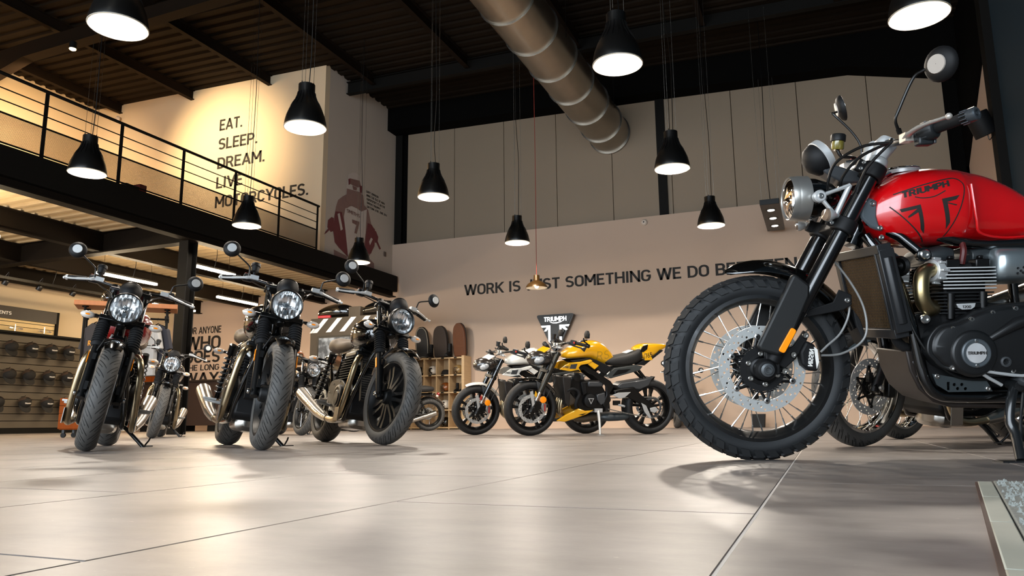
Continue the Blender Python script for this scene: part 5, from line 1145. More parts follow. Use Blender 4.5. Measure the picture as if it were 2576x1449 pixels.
# ---------------------------------------------------------------- street fighters
def fighter(label, x, y, psi, lean, paint, st=0., fend=None, belly=True, forkc=None, decal=True, cover=False):
    B = thing('motorcycle', label, 'motorcycle', T=pose(x, y, psi, lean), group=None)
    rake = R_(24.5); S = steer_mx(st, rake, .10); d = V((-math.sin(rake), 0, math.cos(rake))); ax = V((0, 0, .30))
    P = lambda t, y_=0., f=0.: tuple(ax+V((.012, 0, 0))+d*t+V((f, y_, 0)))
    GUN = forkc or mat('gunmetal_fork', '3d3a33', .35, metal=.6)
    W = wheel(B, 'front_wheel', S @ MX.Translation(ax), .30, .122, .226, 'sport', TREADS, BLK, nu=80, discs=((.068, .155, .118, 34, 3), (-.068, .155, .118, 34, 3)))
    bl = MB()
    for k in range(6): a = 2*PI*k/6; bolt(bl, (.055*math.cos(a), .075, .055*math.sin(a)), (0, 1, 0), .009, .006)
    bl.build('disc_bolts', BOLT, W, kind='stuff')
    for s_ in (1, -1):
        yy = .108*s_
        f = MB().tube([P(.20, yy), P(.42, yy), P(.68, yy)], [.029, .031, .029], 16).build('fork_tube', GUN, B, T=S)
        MB().tube([P(.06, yy), P(.21, yy)], .0215, 14).build('fork_slider', STEEL, f, label='bright fork slider')
        lo = MB().tube([P(-.04, yy), P(.10, yy)], .026, 12); lo.lathe([(.001, -.03), (.028, -.03), (.03, .02), (.02, .028), (.001, .028)], 16, T=AY(tuple(ax+V((0, yy, 0))), s_)); lo.prism([(.02, .30), (-.06, .37), (-.10, .35), (-.09, .30), (-.02, .27)], yy*.8, yy*.95)
        lo.build('axle_lug', BLK, f, bev=.003)
        c = MB().prism([(-.10, .39), (-.145, .36), (-.15, .28), (-.115, .265), (-.085, .32)], s_*.082, s_*.125).build('brake_caliper', mat('calliper_silver', '9a9a98', .35, metal=.6) if s_ > 0 else BLK, B, T=S, bev=.008)
        if s_ > 0: MB().box((-.125, .1262, .318), (.014, .002, .075)).build('caliper_lettering', mat('red_print', 'a3201a', .6), c)
        MB().lathe([(.001, 0), (.036, 0), (.036, .008), (.03, .011), (.001, .011)], 24, T=AY((-.10, yy+s_*.028, .405), s_)).build('round_reflector', ORANGE, B, T=S, label='round amber reflector')
        MB().prism([(.05, .49), (.018, .50), (-.005, .36), (.02, .33)], yy+s_*.026, yy+s_*.034).build('fork_blade', ALU, f)
        MB().prism([(-.012, .50), (-.03, .47), (-.02, .43), (.0, .45)], yy+s_*.027, yy+s_*.036).build('fork_sticker', paint if paint is YEL else mat('red_print', 'a3201a', .6), f)
    yk = MB().box((0, 0, 0), (.07, .27, .04), T=MX.Translation(P(.44)) @ MX.Rotation(-rake, 4, 'Y')); yk.box((0, 0, 0), (.07, .26, .025), T=MX.Translation(P(.66)) @ MX.Rotation(-rake, 4, 'Y')); yk.tube([P(.42), P(.68)], .03, 12)
    yk.build('yokes', BLK, B, T=S, bev=.006)
    # mudguard
    fe = arc_fender(.315, .128, 64, 150, 16, .020); n_ = []
    for a, b, c in fe.v:
        an = math.degrees(math.atan2(c, a)); q = max(0., min(1., (an-64)/22)); n_.append((a, b*(.25+.75*math.sin(q*PI/2)), c+.30))
    fe.v = n_; fe = fe.build('front_mudguard', fend or paint, B, T=S)
    for s_ in (1, -1): MB().prism([(-.04, .60), (-.15, .55), (-.13, .44), (-.06, .50)], s_*.066, s_*.086).build('mudguard_side', DGREY, fe, bev=.004)
    # twin headlights, fly screen
    HN = MB(); HN.loft([srect(*q, e=2.6, n=24) for q in ((-.23, .10, .79, .90), (-.15, .125, .765, .925), (-.05, .12, .762, .93), (.02, .085, .775, .90), (.045, .04, .81, .865))])
    hn = HN.build('headlight_cowl', mat('smoke_grey_cowl', '2a2522', .25, coat=.8), B, T=S, sharp=60)
    for s_ in (1, -1):
        ls = MB().ball((0, 0, 0), .062, .038, .042, 18, 10).build('headlight_lens', mat('bright_lens', 'cfd3d6', .08, coat=1., metal=.4, var=.3, scale=50), hn, T=MX.Translation((-.055, s_*.092, .832)) @ MX.Rotation(s_*R_(-22), 4, 'Z') @ MX.Rotation(R_(18), 4, 'Y'), label='bright bug eye lens')
        MB().tube([(.066*math.cos(a), 0, .046*math.sin(a)) for a in [2*PI*j/24 for j in range(24)]], .006, 6, closed=True).build('lens_bezel', BLK, hn, T=MX.Translation((-.055, s_*.100, .832)) @ MX.Rotation(s_*R_(-22), 4, 'Z') @ MX.Rotation(R_(18), 4, 'Y'))
    fs_ = MB().loft([[(-.06+q*.0+.05*(1-abs(y_)/.09)-.12*k, y_*(1-.1*k), .905+.075*k-.02*abs(y_)/.09) for y_ in [-.09+.18*j/8 for j in range(9)]]+[(-.075+.05*(1-abs(y_)/.09)-.12*k, y_*(1-.1*k), .90+.075*k-.02*abs(y_)/.09) for y_ in [.09-.18*j/8 for j in range(9)]] for k in (0, .35, .7, 1.) for q in (0,)]).build('fly_screen', paint, B, T=S, bev=.004)
    MB().loft([[(.05*(1-abs(y_)/.075)-.01-.045*k, y_, .86+.06*k) for y_ in [-.075+.15*j/8 for j in range(9)]]+[(.04*(1-abs(y_)/.075)-.015-.045*k, y_, .86+.06*k) for y_ in [.075-.15*j/8 for j in range(9)]] for k in (0, 1)]).build('screen_glass', mat('smoked_screen_plastic', '3a2d26', .12, coat=1.), fs_)
    gd = MB().lathe([(.001, -.03), (.045, -.022), (.055, 0), (.05, .012), (.001, .012)], 20, T=AX((-.165, 0, .985), (-.78, 0, .62))).build('instrument', BLK, B, T=S)
    if cover: MB().tube([(-.165+.06*math.cos(a), .06*math.sin(a), 1.0) for a in [2*PI*j/20 for j in range(20)]], .008, 6, closed=True).build('instrument_rim', BLK, gd)
    # bars
    hb = crm([(-.285, 0, 1.005), (-.285, .09, 1.005), (-.30, .19, 1.015), (-.375, .29, 1.03), (-.50, .40, 1.0)], 6); hb = [(a, -b, c) for a, b, c in hb[::-1][:-1]]+hb
    H = MB().tube(hb, .013, 10).build('handlebar', BLK, B, T=S); cl = MB()
    for s_ in (1, -1): cl.box((-.287, s_*.05, .985), (.045, .035, .06)); cl.tube([(-.29, s_*.108, .955), (-.292, s_*.108, .975)], .024, 12)
    cl.build('bar_clamp', ALU, H, bev=.006)
    for s_ in (1, -1):
        e = V((-.50, s_*.40, 1.0)); u = V((-.125, s_*.11, -.03)).normalized()
        MB().tube([tuple(e-u*.13), tuple(e)], .018, 12).build('hand_grip', RUBBER, H); be = MB().lathe([(.001, -.01), (.021, -.01), (.022, .012), (.012, .02), (.001, .02)], 14, T=AX(tuple(e), u)).build('bar_end', BLK, H)
        MB().box((0, 0, 0), (.05, .05, .06), T=AX(tuple(e-u*.17), u)).build('switch_housing', PLASTIC, H, bev=.006)
        MB().box(tuple(e-u*.17+V((0, s_*.03, 0))), (.02, .01, .02)).build('switch_button', mat('red_switch', 'd03a2a', .5), H, bev=.002)
        lv = [e-u*.2+V((.05, 0, -.01)), e-u*.14+V((.07, 0, -.015)), e-u*.06+V((.068, 0, -.022)), e+V((.05, 0, -.03))]
        MB().tube(crm([tuple(q) for q in lv], 4), .008, 8).build('lever', BLK, H)
        pm_ = [tuple(e+V((0, 0, .015))), (-.475, s_*.415, 1.03), (-.445, s_*.42, 1.05), (-.440, s_*.42, 1.085)]
        mr = MB().loft([[(q, s_*.42+yy*sc2, 1.118+zz*sc2) for yy, zz in ((-.058, .015), (-.03, .046), (.03, .044), (.06, .012), (.052, -.036), (-.045, -.044))] for q, sc2 in ((-.455, .55), (-.47, .95), (-.49, 1.0))]).build('mirror', MATTE, B, T=S, bev=.006)
        MB().tube(crm(pm_, 5), .008, 8).build('mirror_stem', BLK, mr)
    rs = MB().lathe([(.001, 0), (.024, 0), (.026, .045), (.029, .046), (.029, .06), (.001, .06)], 16, T=AX((-.325, -.24, 1.05), (-.1, 0, 1))).build('brake_reservoir', PLASTIC, H)
    hs = MB()
    for s_ in (1, -1): hs.tube(crm([(-.30, s_*.18, 1.01), (-.16, s_*.16, .95), (-.20, s_*.13, .78), (-.24, s_*.12, .62), (-.17, s_*.125, .48), (-.12, s_*.12, .38)], 6), .0045, 6)
    hs.build('brake_hose', BLK, B, T=S)
    # tank and bodywork
    tk = MB().loft(sloft([(-.345, .06, .86, .915), (-.40, .12, .845, .955), (-.48, .155, .845, .995), (-.58, .168, .85, 1.035), (-.67, .165, .84, 1.054), (-.75, .15, .80, 1.046), (-.83, .125, .78, 1.005), (-.90, .10, .79, .935), (-.94, .07, .81, .885)], 2.7, 32, 4)).build('fuel_tank', paint, B, sharp=60)
    MB().lathe([(.048, 0), (.05, .008), (.03, .014), (.001, .012)], 24, T=AX((-.60, 0, 1.038), (.28, 0, 1))).build('tank_cap', BLK, tk)
    tree = bvh_of(tk); TD_ = MX(((1, 0, 0, 0), (0, 0, 1, 0), (0, 1, 0, 0), (0, 0, 0, 1)))
    me = D.meshes.new('decal'); me.from_pydata([(-.505, .965, 0), (-.585, .985, 0), (-.548, .925, 0)], [], [(0, 1, 2)]); put(project(me, TD_, tree, .001, .02), 'tank_badge', PRINT, tk, flat=True)
    if decal:
        me = text_mesh('RS', .10, .17, wt=.05)
        for v in me.vertices: v.co = (-.70-v.co.x, .835+v.co.y+v.co.x*.12, 0)
        put(project(me, TD_, tree, .0012, .012), 'tank_lettering', mat('grey_line', '9a7c2a' if paint is YEL else 'a8a6a0', .4), tk, flat=True)
    for s_ in (1, -1):
        sp = MB().prism([(-.262, .735), (-.366, .807), (-.494, .82), (-.613, .848), (-.64, .83), (-.586, .80), (-.50, .785), (-.477, .755), (-.515, .703), (-.40, .712)], s_*.165, s_*.20).build('side_wing', paint, B, bev=.006)
        MB().prism([(-.60, .842), (-.717, .782), (-.667, .738), (-.585, .797)], s_*.16, s_*.19).build('side_panel', paint, B, bev=.006)
        MB().prism([(-.385, .79), (-.46, .80), (-.44, .745), (-.37, .745)], s_*.198, s_*.203).build('wing_badge', DGREY, sp)
        MB().prism([(-.355, .715), (-.50, .712), (-.475, .735)], s_*.198, s_*.203).build('wing_vent', BLK, sp)
        if s_ > 0: put(text_mesh('STREET', .02, .085, wt=.2), 'lettering', DGREY, sp, T=FR((-.29, .2025, .752), (-1, 0, 0), (0, 0, 1)), flat=True)
        MB().prism([(-.40, .83), (-.62, .86), (-.70, .84), (-.885, .76), (-.80, .68), (-.72, .735), (-.60, .80), (-.46, .80)], s_*.12, s_*.16).build('tank_infill', MATTE, B, bev=.006)
        MB().prism([(-.44, .745), (-.555, .79), (-.65, .742), (-.87, .61), (-.915, .555), (-.86, .475), (-.88, .40), (-.815, .30), (-.78, .36), (-.82, .46), (-.815, .56), (-.657, .672), (-.545, .735), (-.45, .70)], s_*.125, s_*.165).build('frame_spar', BLK, B, bev=.01)
        MB().prism([(-.815, .655), (-.921, .752), (-1.189, .792), (-1.27, .775), (-1.23, .728), (-.886, .637)], s_*.085, s_*.13).build('subframe', mat('grey_subframe', '3a3d3c', .4, coat=.2), B, bev=.008)
        MB().prism([(-.90, .665), (-.965, .733), (-1.12, .745), (-1.06, .705)], s_*.128, s_*.134).build('subframe_recess', BLK, B)
        b_ = MB(); bolt(b_, (-.85, s_*.13, .648), (0, s_, 0), .012, .008); bolt(b_, (-.555, s_*.165, .665), (0, s_, 0), .014, .01); bolt(b_, (-.36, s_*.165, .59), (0, s_, 0), .014, .01); b_.build('frame_bolts', BOLT, B, kind='stuff')
    MB().loft(sloft([(-.80, .10, .80, .85), (-.90, .13, .775, .875), (-1.05, .14, .77, .905), (-1.17, .13, .785, .94), (-1.25, .11, .82, .985), (-1.30, .08, .86, .99)], 2.8, 24, 3)).build('seat', BSEAT, B, sharp=60)
    MB().box((0, 0, 0), (.085, .13, .004), T=MX.Translation((-1.135, .0, .9335)) @ MX.Rotation(R_(21), 4, 'Y')).build('seat_flash', WHITEM, B)
    tl = MB().loft(sloft([(-1.20, .05, .915, .985), (-1.27, .10, .86, 1.02), (-1.36, .10, .85, 1.033), (-1.46, .085, .90, 1.033), (-1.56, .05, .965, 1.028), (-1.60, .03, .985, 1.02)], 3, 24, 3)).build('tail_unit', paint, B, sharp=55)
    for s_ in (1, -1):
        MB().prism([(-1.23, .93), (-1.275, 1.0), (-1.34, 1.022), (-1.33, .965), (-1.29, .935)], s_*.095, s_*.105).build('tail_scoop', BLK, tl, bev=.003)
        MB().prism([(-1.30, .84), (-1.40, .845), (-1.36, .94), (-1.31, .93)], s_*.098, s_*.108).build('tail_side', paint, tl, bev=.003)
        MB().prism([(-1.20, .79), (-1.306, .782), (-1.366, .827), (-1.54, .955), (-1.50, .965), (-1.40, .88), (-1.28, .835)], s_*.05, s_*.09).build('under_tail', MATTE, tl, bev=.004)
    if decal: put(text_mesh('765', .055, .095, wt=.13), 'tail_number', PRINT, tl, T=FR((-1.305, .1095, .862), (-.95, 0, .22), (.18, 0, 1)), flat=True)
    # radiator, engine
    RT_ = MX.Translation((-.345, 0, .50)) @ MX.Rotation(R_(6), 4, 'Y'); rd = MB().box((0, 0, 0), (.05, .33, .30), T=RT_); rd = rd.build('radiator', MATTE, B, bev=.006)
    for s_ in (1, -1): MB().prism([(-.30, .66), (-.40, .645), (-.385, .33), (-.34, .37)], s_*.15, s_*.185).build('radiator_shroud', mat('warm_black_shroud', '1a1613', .5), rd, bev=.006)
    EN = MB().prism([(-.42, .655), (-.531, .68), (-.588, .604), (-.756, .604), (-.835, .474), (-.811, .28), (-.522, .27), (-.48, .40), (-.39, .50)], -.15, .13).build('engine', BLK, B, bev=.012)
    e2 = MB(); e2.lathe([(.001, .13), (.072, .13), (.078, .15), (.072, .176), (.045, .185), (.001, .186)], 28, T=AY((-.634, 0, .395))); e2.build('generator_cover', MATTE, EN, bev=.002)
    gt = MB().prism([(-.60, .425), (-.668, .425), (-.634, .36)], .1855, .188).build('cover_emblem', ALU, EN); MB().prism([(-.612, .418), (-.656, .418), (-.634, .374)], .1875, .189).build('emblem_inset', PRINT, EN)
    MB().prism([(-.71, .46), (-.807, .487), (-.81, .38), (-.764, .345), (-.712, .405)], .12, .165).build('sprocket_cover', DGREY, EN, bev=.008)
    MB().box((-.50, .10, .655), (.13, .12, .07)).build('cam_cover', DGREY, EN, bev=.015); MB().lathe([(.001, .15), (.04, .15), (.042, .175), (.001, .18)], 20, T=AY((-.47, 0, .65))).build('cam_cap', BLK, EN)
    MB().box((-.70, .08, .575), (.18, .14, .06)).build('starter', DGREY, EN, bev=.015); MB().prism([(-.52, .60), (-.58, .60), (-.60, .47), (-.55, .45)], .10, .16).build('cylinder_sleeve', MATTE, EN, bev=.01)
    MB().tube(crm([(-.357, .17, .505), (-.42, .175, .525), (-.475, .175, .51), (-.50, .175, .465), (-.475, .175, .41), (-.462, .17, .35), (-.475, .16, .32)], 5), .018, 10).build('water_hose', RUBBER, EN)
    for k in (-.07, 0, .07): MB().tube(crm([(-.40, k, .44), (-.345, k, .40), (-.325, k, .31), (-.345, k*.8, .235), (-.42, k*.6, .195), (-.55, k*.3, .19)], 5), .020, 12).build('exhaust_header', HEADERM, B)
    MB().tube([(-.50, .03, .185), (-.60, .035, .19), (-.80, .02, .215)], [.03, .05, .052], 16).build('exhaust_collector', mat('titanium_pipe', '6f6557', .35, metal=.9), B)
    MB().loft(sloft([(-.79, .07, .165, .235), (-.90, .12, .155, .25), (-1.08, .12, .165, .245), (-1.13, .10, .19, .235)], 3, 20, 2)).build('silencer', mat('graphite_silencer', '32383b', .45, coat=.2), B)
    if belly:
        for s_ in (1, -1):
            MB().prism([(-.252, .178), (-.36, .245), (-.503, .312), (-.578, .286), (-.68, .294), (-.60, .248), (-.50, .215), (-.351, .167)], s_*.125, s_*.16).build('belly_pan', paint, B, bev=.008)
            MB().prism([(-.50, .245), (-.57, .258), (-.60, .268), (-.55, .24)], s_*.158, s_*.162).build('belly_vent', BLK, B)
    # swingarm, rear wheel
    for s_ in (1, -1):
        MB().prism([(-.93, .50), (-1.0, .525), (-1.166, .545), (-1.265, .448), (-1.483, .298), (-1.445, .255), (-1.287, .335), (-1.092, .43), (-.93, .44)], s_*.095, s_*.135).build('swingarm', BLK, B, bev=.01)
        MB().prism([(-1.36, .31), (-1.43, .325), (-1.47, .285), (-1.42, .255), (-1.37, .27)], s_*.132, s_*.142).build('axle_block', ALU, B, bev=.004)
    RW = wheel(B, 'rear_wheel', MX.Translation((-1.40, 0, .315)), .315, .18, .224, 'sport', TREADS, BLK, nu=80, discs=((-.085, .11, .075, 22, 2),))
    spk = [circ(0, 0, .115, 42)]; ol = []
    for k in range(84): a = 2*PI*k/84; r = .118 if k % 2 else .110; ol.append((r*math.cos(a), r*math.sin(a)))
    put(curve_mesh([ol, circ(0, 0, .09, 30)], .006), 'rear_sprocket', DGREY, RW, T=TXZ @ MX.Translation((0, 0, -.115)), flat=True)
    ch = MB(); pts = [(-.86, .115, .42), (-1.39, .115, .432)]+[(-1.40+.118*math.cos(a), .115, .315+.118*math.sin(a)) for a in [PI/2+PI*j/12 for j in range(1, 12)]]+[(-1.39, .115, .197), (-1.12, .115, .245), (-.86, .115, .30)]
    path = crm(pts, 1); acc = []
    for i in range(len(pts)-1):
        a, b = V(pts[i]), V(pts[i+1]); n = max(1, int((b-a).length/.016))
        for j in range(n): acc.append((a.lerp(b, (j+.5)/n), (b-a).normalized()))
    for p, u in acc: ch.box((0, 0, 0), (.012, .014, .011), T=FR(tuple(p), tuple(u), (0, 1, 0)))
    ch.build('chain', mat('chain_steel', 'a7a69f', .35, metal=.8), B, kind='stuff', flat=True)
    hg = MB().prism([(-.975, .55), (-1.032, .59), (-1.294, .63), (-1.412, .655), (-1.366, .555), (-1.257, .51), (-1.014, .51)], -.08, .10).build('hugger', DGREY, B, bev=.015)
    ph = MB()
    for s_ in (.03, -.03): ph.tube([(-1.17, s_, .76), (-1.39, s_, .57)], .009, 8).tube([(-1.24, s_, .76), (-1.41, s_, .575)], .009, 8)
    ph.prism([(-1.36, .56), (-1.41, .545), (-1.46, .655), (-1.43, .64)], -.05, .05); ph.build('plate_hanger', BLK, B)
    for s_ in (1, -1):
        MB().prism([(-.90, .455), (-.969, .482), (-1.121, .49), (-1.05, .43), (-.989, .415)], s_*.14, s_*.15).build('heel_plate', ALU, B, bev=.003)
        MB().tube([(-.97, s_*.15, .35), (-1.0, s_*.25, .345)], .012, 8).build('footpeg', ALU, B)
        MB().prism([(-1.25, .37), (-1.31, .34), (-1.38, .20), (-1.35, .20), (-1.29, .27)], s_*.14, s_*.15).build('toe_guard', ALU, B, bev=.003) if s_ > 0 else None
    MB().box((-.95, .15, .37), (.08, .03, .05)).build('peg_hanger', BLK, B)
    ss = MB().tube([(-.735, .15, .285), (-.725, .22, .16), (-.70, .305, .048)], [.018, .015, .011], 12); ss.box((0, 0, 0), (.07, .05, .006), T=MX.Translation((-.70, .31, .0445)) @ MX.Rotation(lean, 4, 'X')); ss.box((-.735, .15, .29), (.09, .03, .04)); ss.build('side_stand', ALU, B, label='bright alloy side stand')
    return B
fighter('yellow streetfighter seen from its left side by the far wall', -2.981, 7.807, R_(217.8), R_(8), YEL, fend=GLOSS)
fighter('white streetfighter standing beside the yellow one', -3.89, 8.36, R_(217), R_(8), WHT, belly=False, forkc=GLOSS, st=.08, cover=True)
# ---------------------------------------------------------------- other bikes
classic('black roadster with a round headlight behind the red tank one', -7.33, 6.75, -.80, .15, .12, tank=GLOSS, lod=1)
classic('black cafe roadster between the second and third of the front row', -6.45, 8.38, -.68, .15, .15, tank=GLOSS, style='wire', lod=1)
classic('black roadster seen from its left side before the cubby shelf', -8.1, 12.06, R_(224.5), .15, 0, tank=GLOSS, lod=1, seat=BSEAT, style='wire')
classic('classic roadster with wire wheels just behind the red scrambler', .16, 4.55, R_(228), .14, .0, tank=GLOSS, style='wire', rim=CHROME, lod=1, seat=BSEAT, tread=TREAD)
classic('second classic roadster behind the red scrambler', .50, 6.30, R_(232), .14, .0, tank=GLOSS, style='wire', rim=CHROME, lod=1, seat=BSEAT)
classic('far roadster low behind the red scrambler, by the right wall', 1.75, 13.6, R_(200), .14, .0, tank=GLOSS, style='wire', lod=1, seat=BSEAT)
# ---------------------------------------------------------------- the red scrambler, nearest
def scrambler(x, y, psi, lean):
    B = thing('motorcycle', 'large red tank scrambler with wire wheels, nearest at the right edge', 'motorcycle', T=pose(x, y, psi, lean))
    rake = R_(29.1); d = V((-math.sin(rake), 0, math.cos(rake))); ax = V((0, 0, .345))
    P = lambda t, y_=0., f=0.: tuple(ax+V((-.012, 0, 0))+d*t+V((0, y_, 0))+V((math.cos(rake), 0, math.sin(rake)))*f)
    RP = MX.Rotation(-rake, 4, 'Y')
    RIM = mat('black_rim_anodised', '101112', .3, coat=.4)
    # wheel with block tread
    W = wheel(B, 'front_wheel', MX.Translation(ax), .340, .098, .262, 'wire', TREADH, RIM, nu=128, nspoke=36, hubw=.13, discs=((.070, .158, .118, 44, 3), (-.070, .158, .118, 44, 3)))
    tb = MB(); nb = 40
    for k in range(nb):
        for sd in (1, -1):
            a0 = 2*PI*(k+(.5 if sd > 0 else 0))/nb
            for (t0, t1, da0, da1, sh) in ((12, 46, .012, .128, .0), (50, 82, .010, .110, .03)):
                pts = []
                for (t, a) in ((t0, a0+da0+sh), (t0, a0+da1+sh), (t1, a0+da1+sh+.045), (t1, a0+da0+sh+.045)):
                    tt = R_(t)*sd
                    for hgt in (-.004, .0085): 
                        hb = (.340-.262)*.56; yy = (.049+hgt*.8)*math.sin(tt); r = .340-hb+(hb+hgt)*math.cos(tt); pts.append((r*math.cos(a), yy, r*math.sin(a)))
                tb.add(pts, [(1, 3, 5, 7), (0, 2, 3, 1), (2, 4, 5, 3), (4, 6, 7, 5), (6, 0, 1, 7)])
    tb.build('tread_blocks', mat('tread_block_rubber', '1b1c1d', .7, var=.2, scale=15), W, kind='stuff', flat=True)
    ab = MB().lathe([(.060, -.004), (.082, -.004), (.082, .004), (.060, .004)], 48, T=AY((0, .074, 0)), closed=True)
    for k in range(48):
        a = 2*PI*k/48; ab.box((.086*math.cos(a), .074, .086*math.sin(a)), (.010, .006, .005), T=None)
    ab.build('sensor_ring', MATTE, W)
    bl = MB()
    for k in range(6): a = 2*PI*k/6+.4; bolt(bl, (.056*math.cos(a), .082, .056*math.sin(a)), (0, 1, 0), .010, .006); bolt(bl, (.118*math.cos(a), .073, .118*math.sin(a)), (0, 1, 0), .011, .004)
    bl.build('disc_bolts', BOLT, W, kind='stuff')
    # fork
    for s_ in (1, -1):
        yy = .105*s_
        f = MB().tube([P(.24, yy), P(.60, yy), P(.86, yy)], [.0295, .0295, .0295], 20).build('fork_tube', mat('fork_tube_black', '0b0b0c', .2, coat=.6), B)
        lo = MB().tube([P(.03, yy), P(.26, yy)], .026, 16); lo.lathe([(.001, -.034), (.034, -.034), (.040, -.01), (.040, .02), (.030, .034), (.001, .034)], 20, T=AY(tuple(ax+V((0, yy, 0))), s_))
        lo.box(P(.03, yy), (.05, .03, .09), T=None); lo.build('axle_lug', MATTE, f, bev=.004)
        nt_ = MB().lathe([(.001, .032), (.024, .032), (.024, .040), (.016, .042), (.015, .046), (.010, .046), (.009, .038), (.001, .038)], 20, T=AY(tuple(ax+V((0, yy, 0))), s_)).build('axle_nut', mat('axle_grey', '5a5d5f', .35, metal=.6), f)
        g = [(-.105, .690), (-.158, .648), (-.156, .608), (-.066, .408), (-.036, .396), (.022, .414), (.033, .432), (-.094, .680)]
        MB().prism(g, yy+s_*.008, yy+s_*.042).build('fork_guard', mat('dark_grey_guard', '121313', .55, bump=.15, bscale=500, var=.1), f, bev=.010, seg=3)
    MB().prism([(a, c) for a, c in rounded([(-.085, .497), (-.104, .486), (-.058, .404), (-.036, .414)], .009, 4)], .147, .153).build('side_reflector', ORANGE, B, bev=.002, label='amber side reflector')
    for t, nm in ((.59, 'lower_yoke'), (.815, 'top_yoke')):
        k = MB()
        for s_ in (1, -1): k.lathe([(.030, -.026), (.042, -.026), (.044, 0), (.042, .026), (.030, .026)], 24, T=AX(P(t, s_*.105), d), closed=True); k.box((0, 0, 0), (.032, .024, .044), T=MX.Translation(P(t, s_*.105, .048)) @ RP)
        k.box((0, 0, 0), (.06, .19, .034), T=MX.Translation(P(t, 0, -.005)) @ RP); k = k.build(nm, MATTE, B, bev=.004); bs = MB()
        for s_ in (1, -1):
            for q in (-.012, .012): bolt(bs, P(t+q, s_*.117, .048), (0, s_, 0), .008, .006)
        bs.build('yoke_bolts', BOLT, k, kind='stuff')
    cap = MB()
    for s_ in (1, -1): cap.lathe([(.001, .842), (.034, .842), (.036, .85), (.030, .872), (.001, .872)], 20, T=AX(P(0, s_*.105), d))
    cap.box((0, 0, 0), (.07, .2, .016), T=MX.Translation(P(.848)) @ RP); cap.build('top_clamp', ALU, B, bev=.004, label='silver top clamp')
    # mudguard
    fe = arc_fender(.361, .120, 74, 158, 22, .046, taper=.0)
    fe.v = [(a, b*(1-.75*max(0, (math.atan2(c, a)-math.radians(138))*0)), c+.345) for a, b, c in fe.v]
    n_ = []; c0 = .345
    for a, b, c in fe.v:
        an = math.degrees(math.atan2(c-.345, a)); q = max(0., min(1., (an-74)/22)); k = .12+.88*math.sqrt(1-(1-q)**2) if q < 1 else 1.
        r_ = math.hypot(a, c-c0); kr = (.392+(r_-.392)*(.15+.85*k))/r_; n_.append((a*kr, b*k, c0+(c-c0)*kr-.012*(1-q)**2))
    fe.v = n_; fe = fe.build('front_mudguard', GLOSS, B)
    for s_ in (1, -1):
        MB().prism([(-.140, .534), (-.150, .552), (-.262, .586), (-.285, .632), (-.33, .612), (-.33, .575), (-.30, .556), (-.16, .530)], s_*.072, s_*.080).build('mudguard_stay', MATTE, fe, bev=.003)
        b_ = MB(); bolt(b_, (-.150, s_*.080, .541), (0, s_, 0), .011, .008); bolt(b_, (-.312, s_*.080, .592), (0, s_, 0), .010, .007); b_.build('stay_bolts', BOLT, fe, kind='stuff')
    fl_ = MB().prism([(-.345, .56), (-.372, .52), (-.40, .42), (-.385, .43), (-.355, .50)], -.05, .05).build('mud_flap', RUBBER, fe, bev=.004)
    # brake calliper
    cal = MB().prism([(-.150, .448), (-.182, .432), (-.196, .385), (-.190, .335), (-.158, .338), (-.132, .36), (-.126, .405)], .056, .112).build('brake_caliper', MATTE, B, bev=.010, seg=3)
    MB().prism([(-.176, .425), (-.188, .415), (-.192, .37), (-.184, .345), (-.180, .38)], .112, .114).build('caliper_stripe', WHITEM, cal)
    put(text_mesh('NISSIN', .017, .062, wt=.2), 'lettering', WHITEM, cal, T=FR((-.152, .1135, .356), (-.12, 0, .99), (-.99, 0, -.12)), flat=True, label='white lettering')
    cb = MB().prism([(-.148, .485), (-.165, .465), (-.150, .43), (-.115, .38), (-.075, .345), (-.05, .36), (-.075, .41), (-.11, .43)], .080, .098).build('caliper_bracket', MATTE, cal, bev=.004); bb = MB()
    for q in ((-.151, .466), (-.105, .397), (-.072, .338)): bolt(bb, (q[0], .098, q[1]), (0, 1, 0), .012, .010)
    bb.build('caliper_bolts', BOLT, cal, kind='stuff')
    # headlight
    hl = headlight_round(B, (-.152, 0, .980), .081, None, GLOSS, mat('brushed_bezel', 'a3a19c', .33, metal=.75), .175)
    MB().lathe([(.080, -.052), (.085, -.050), (.086, -.012), (.083, -.002), (.079, -.002), (.078, -.045)], 48, T=AX((-.152, 0, .98), (1, 0, 0)), closed=True).build('headlight_bezel', mat('brushed_bezel', 'a3a19c', .33, metal=.75), hl, label='wide brushed silver bezel')
    for s_ in (1, -1):
        b_ = MB(); c0 = (-.212, s_*.112, .971); b_.lathe([(.001, -.018), (.021, -.018), (.023, .008), (.018, .014), (.001, .014)], 20, T=AY(c0, s_))
        for p in ((-.322, s_*.112, 1.010), (-.268, s_*.112, .900)): b_.tube([c0, V(c0).lerp(V(p), .5), p], [.013, .010, .011], 10, flat=.7)
        b_.tube([(-.322, s_*.112, 1.010), (-.268, s_*.112, .900)], .010, 10); b_.tube([c0, (-.212, s_*.088, .971)], .012, 8)
        b_ = b_.build('headlight_bracket', ALU, hl, label='silver cast headlight bracket'); q = MB(); bolt(q, (c0[0], s_*.126, c0[2]), (0, s_, 0), .010, .005); q.build('pivot_bolt', BOLT, b_)
        o = MB().tube([(-.275, s_*.115, .897), (-.235, s_*.145, .897)], .009, 8).lathe([(.001, -.03), (.014, -.028), (.024, -.006), (.024, .004)], 16, T=AX((-.225, s_*.150, .898), (1, .3*s_, 0))).build('indicator', ALU, B)
        MB().lathe([(.023, .003), (.02, .012), (.001, .016)], 16, T=AX((-.225, s_*.150, .898), (1, .3*s_, 0))).build('indicator_lens', mat('smoky_indicator', '7a6656', .15, coat=1.), o)
    # gauge
    GX = AX((-.258, 0, 1.133), (-.85, 0, .53))
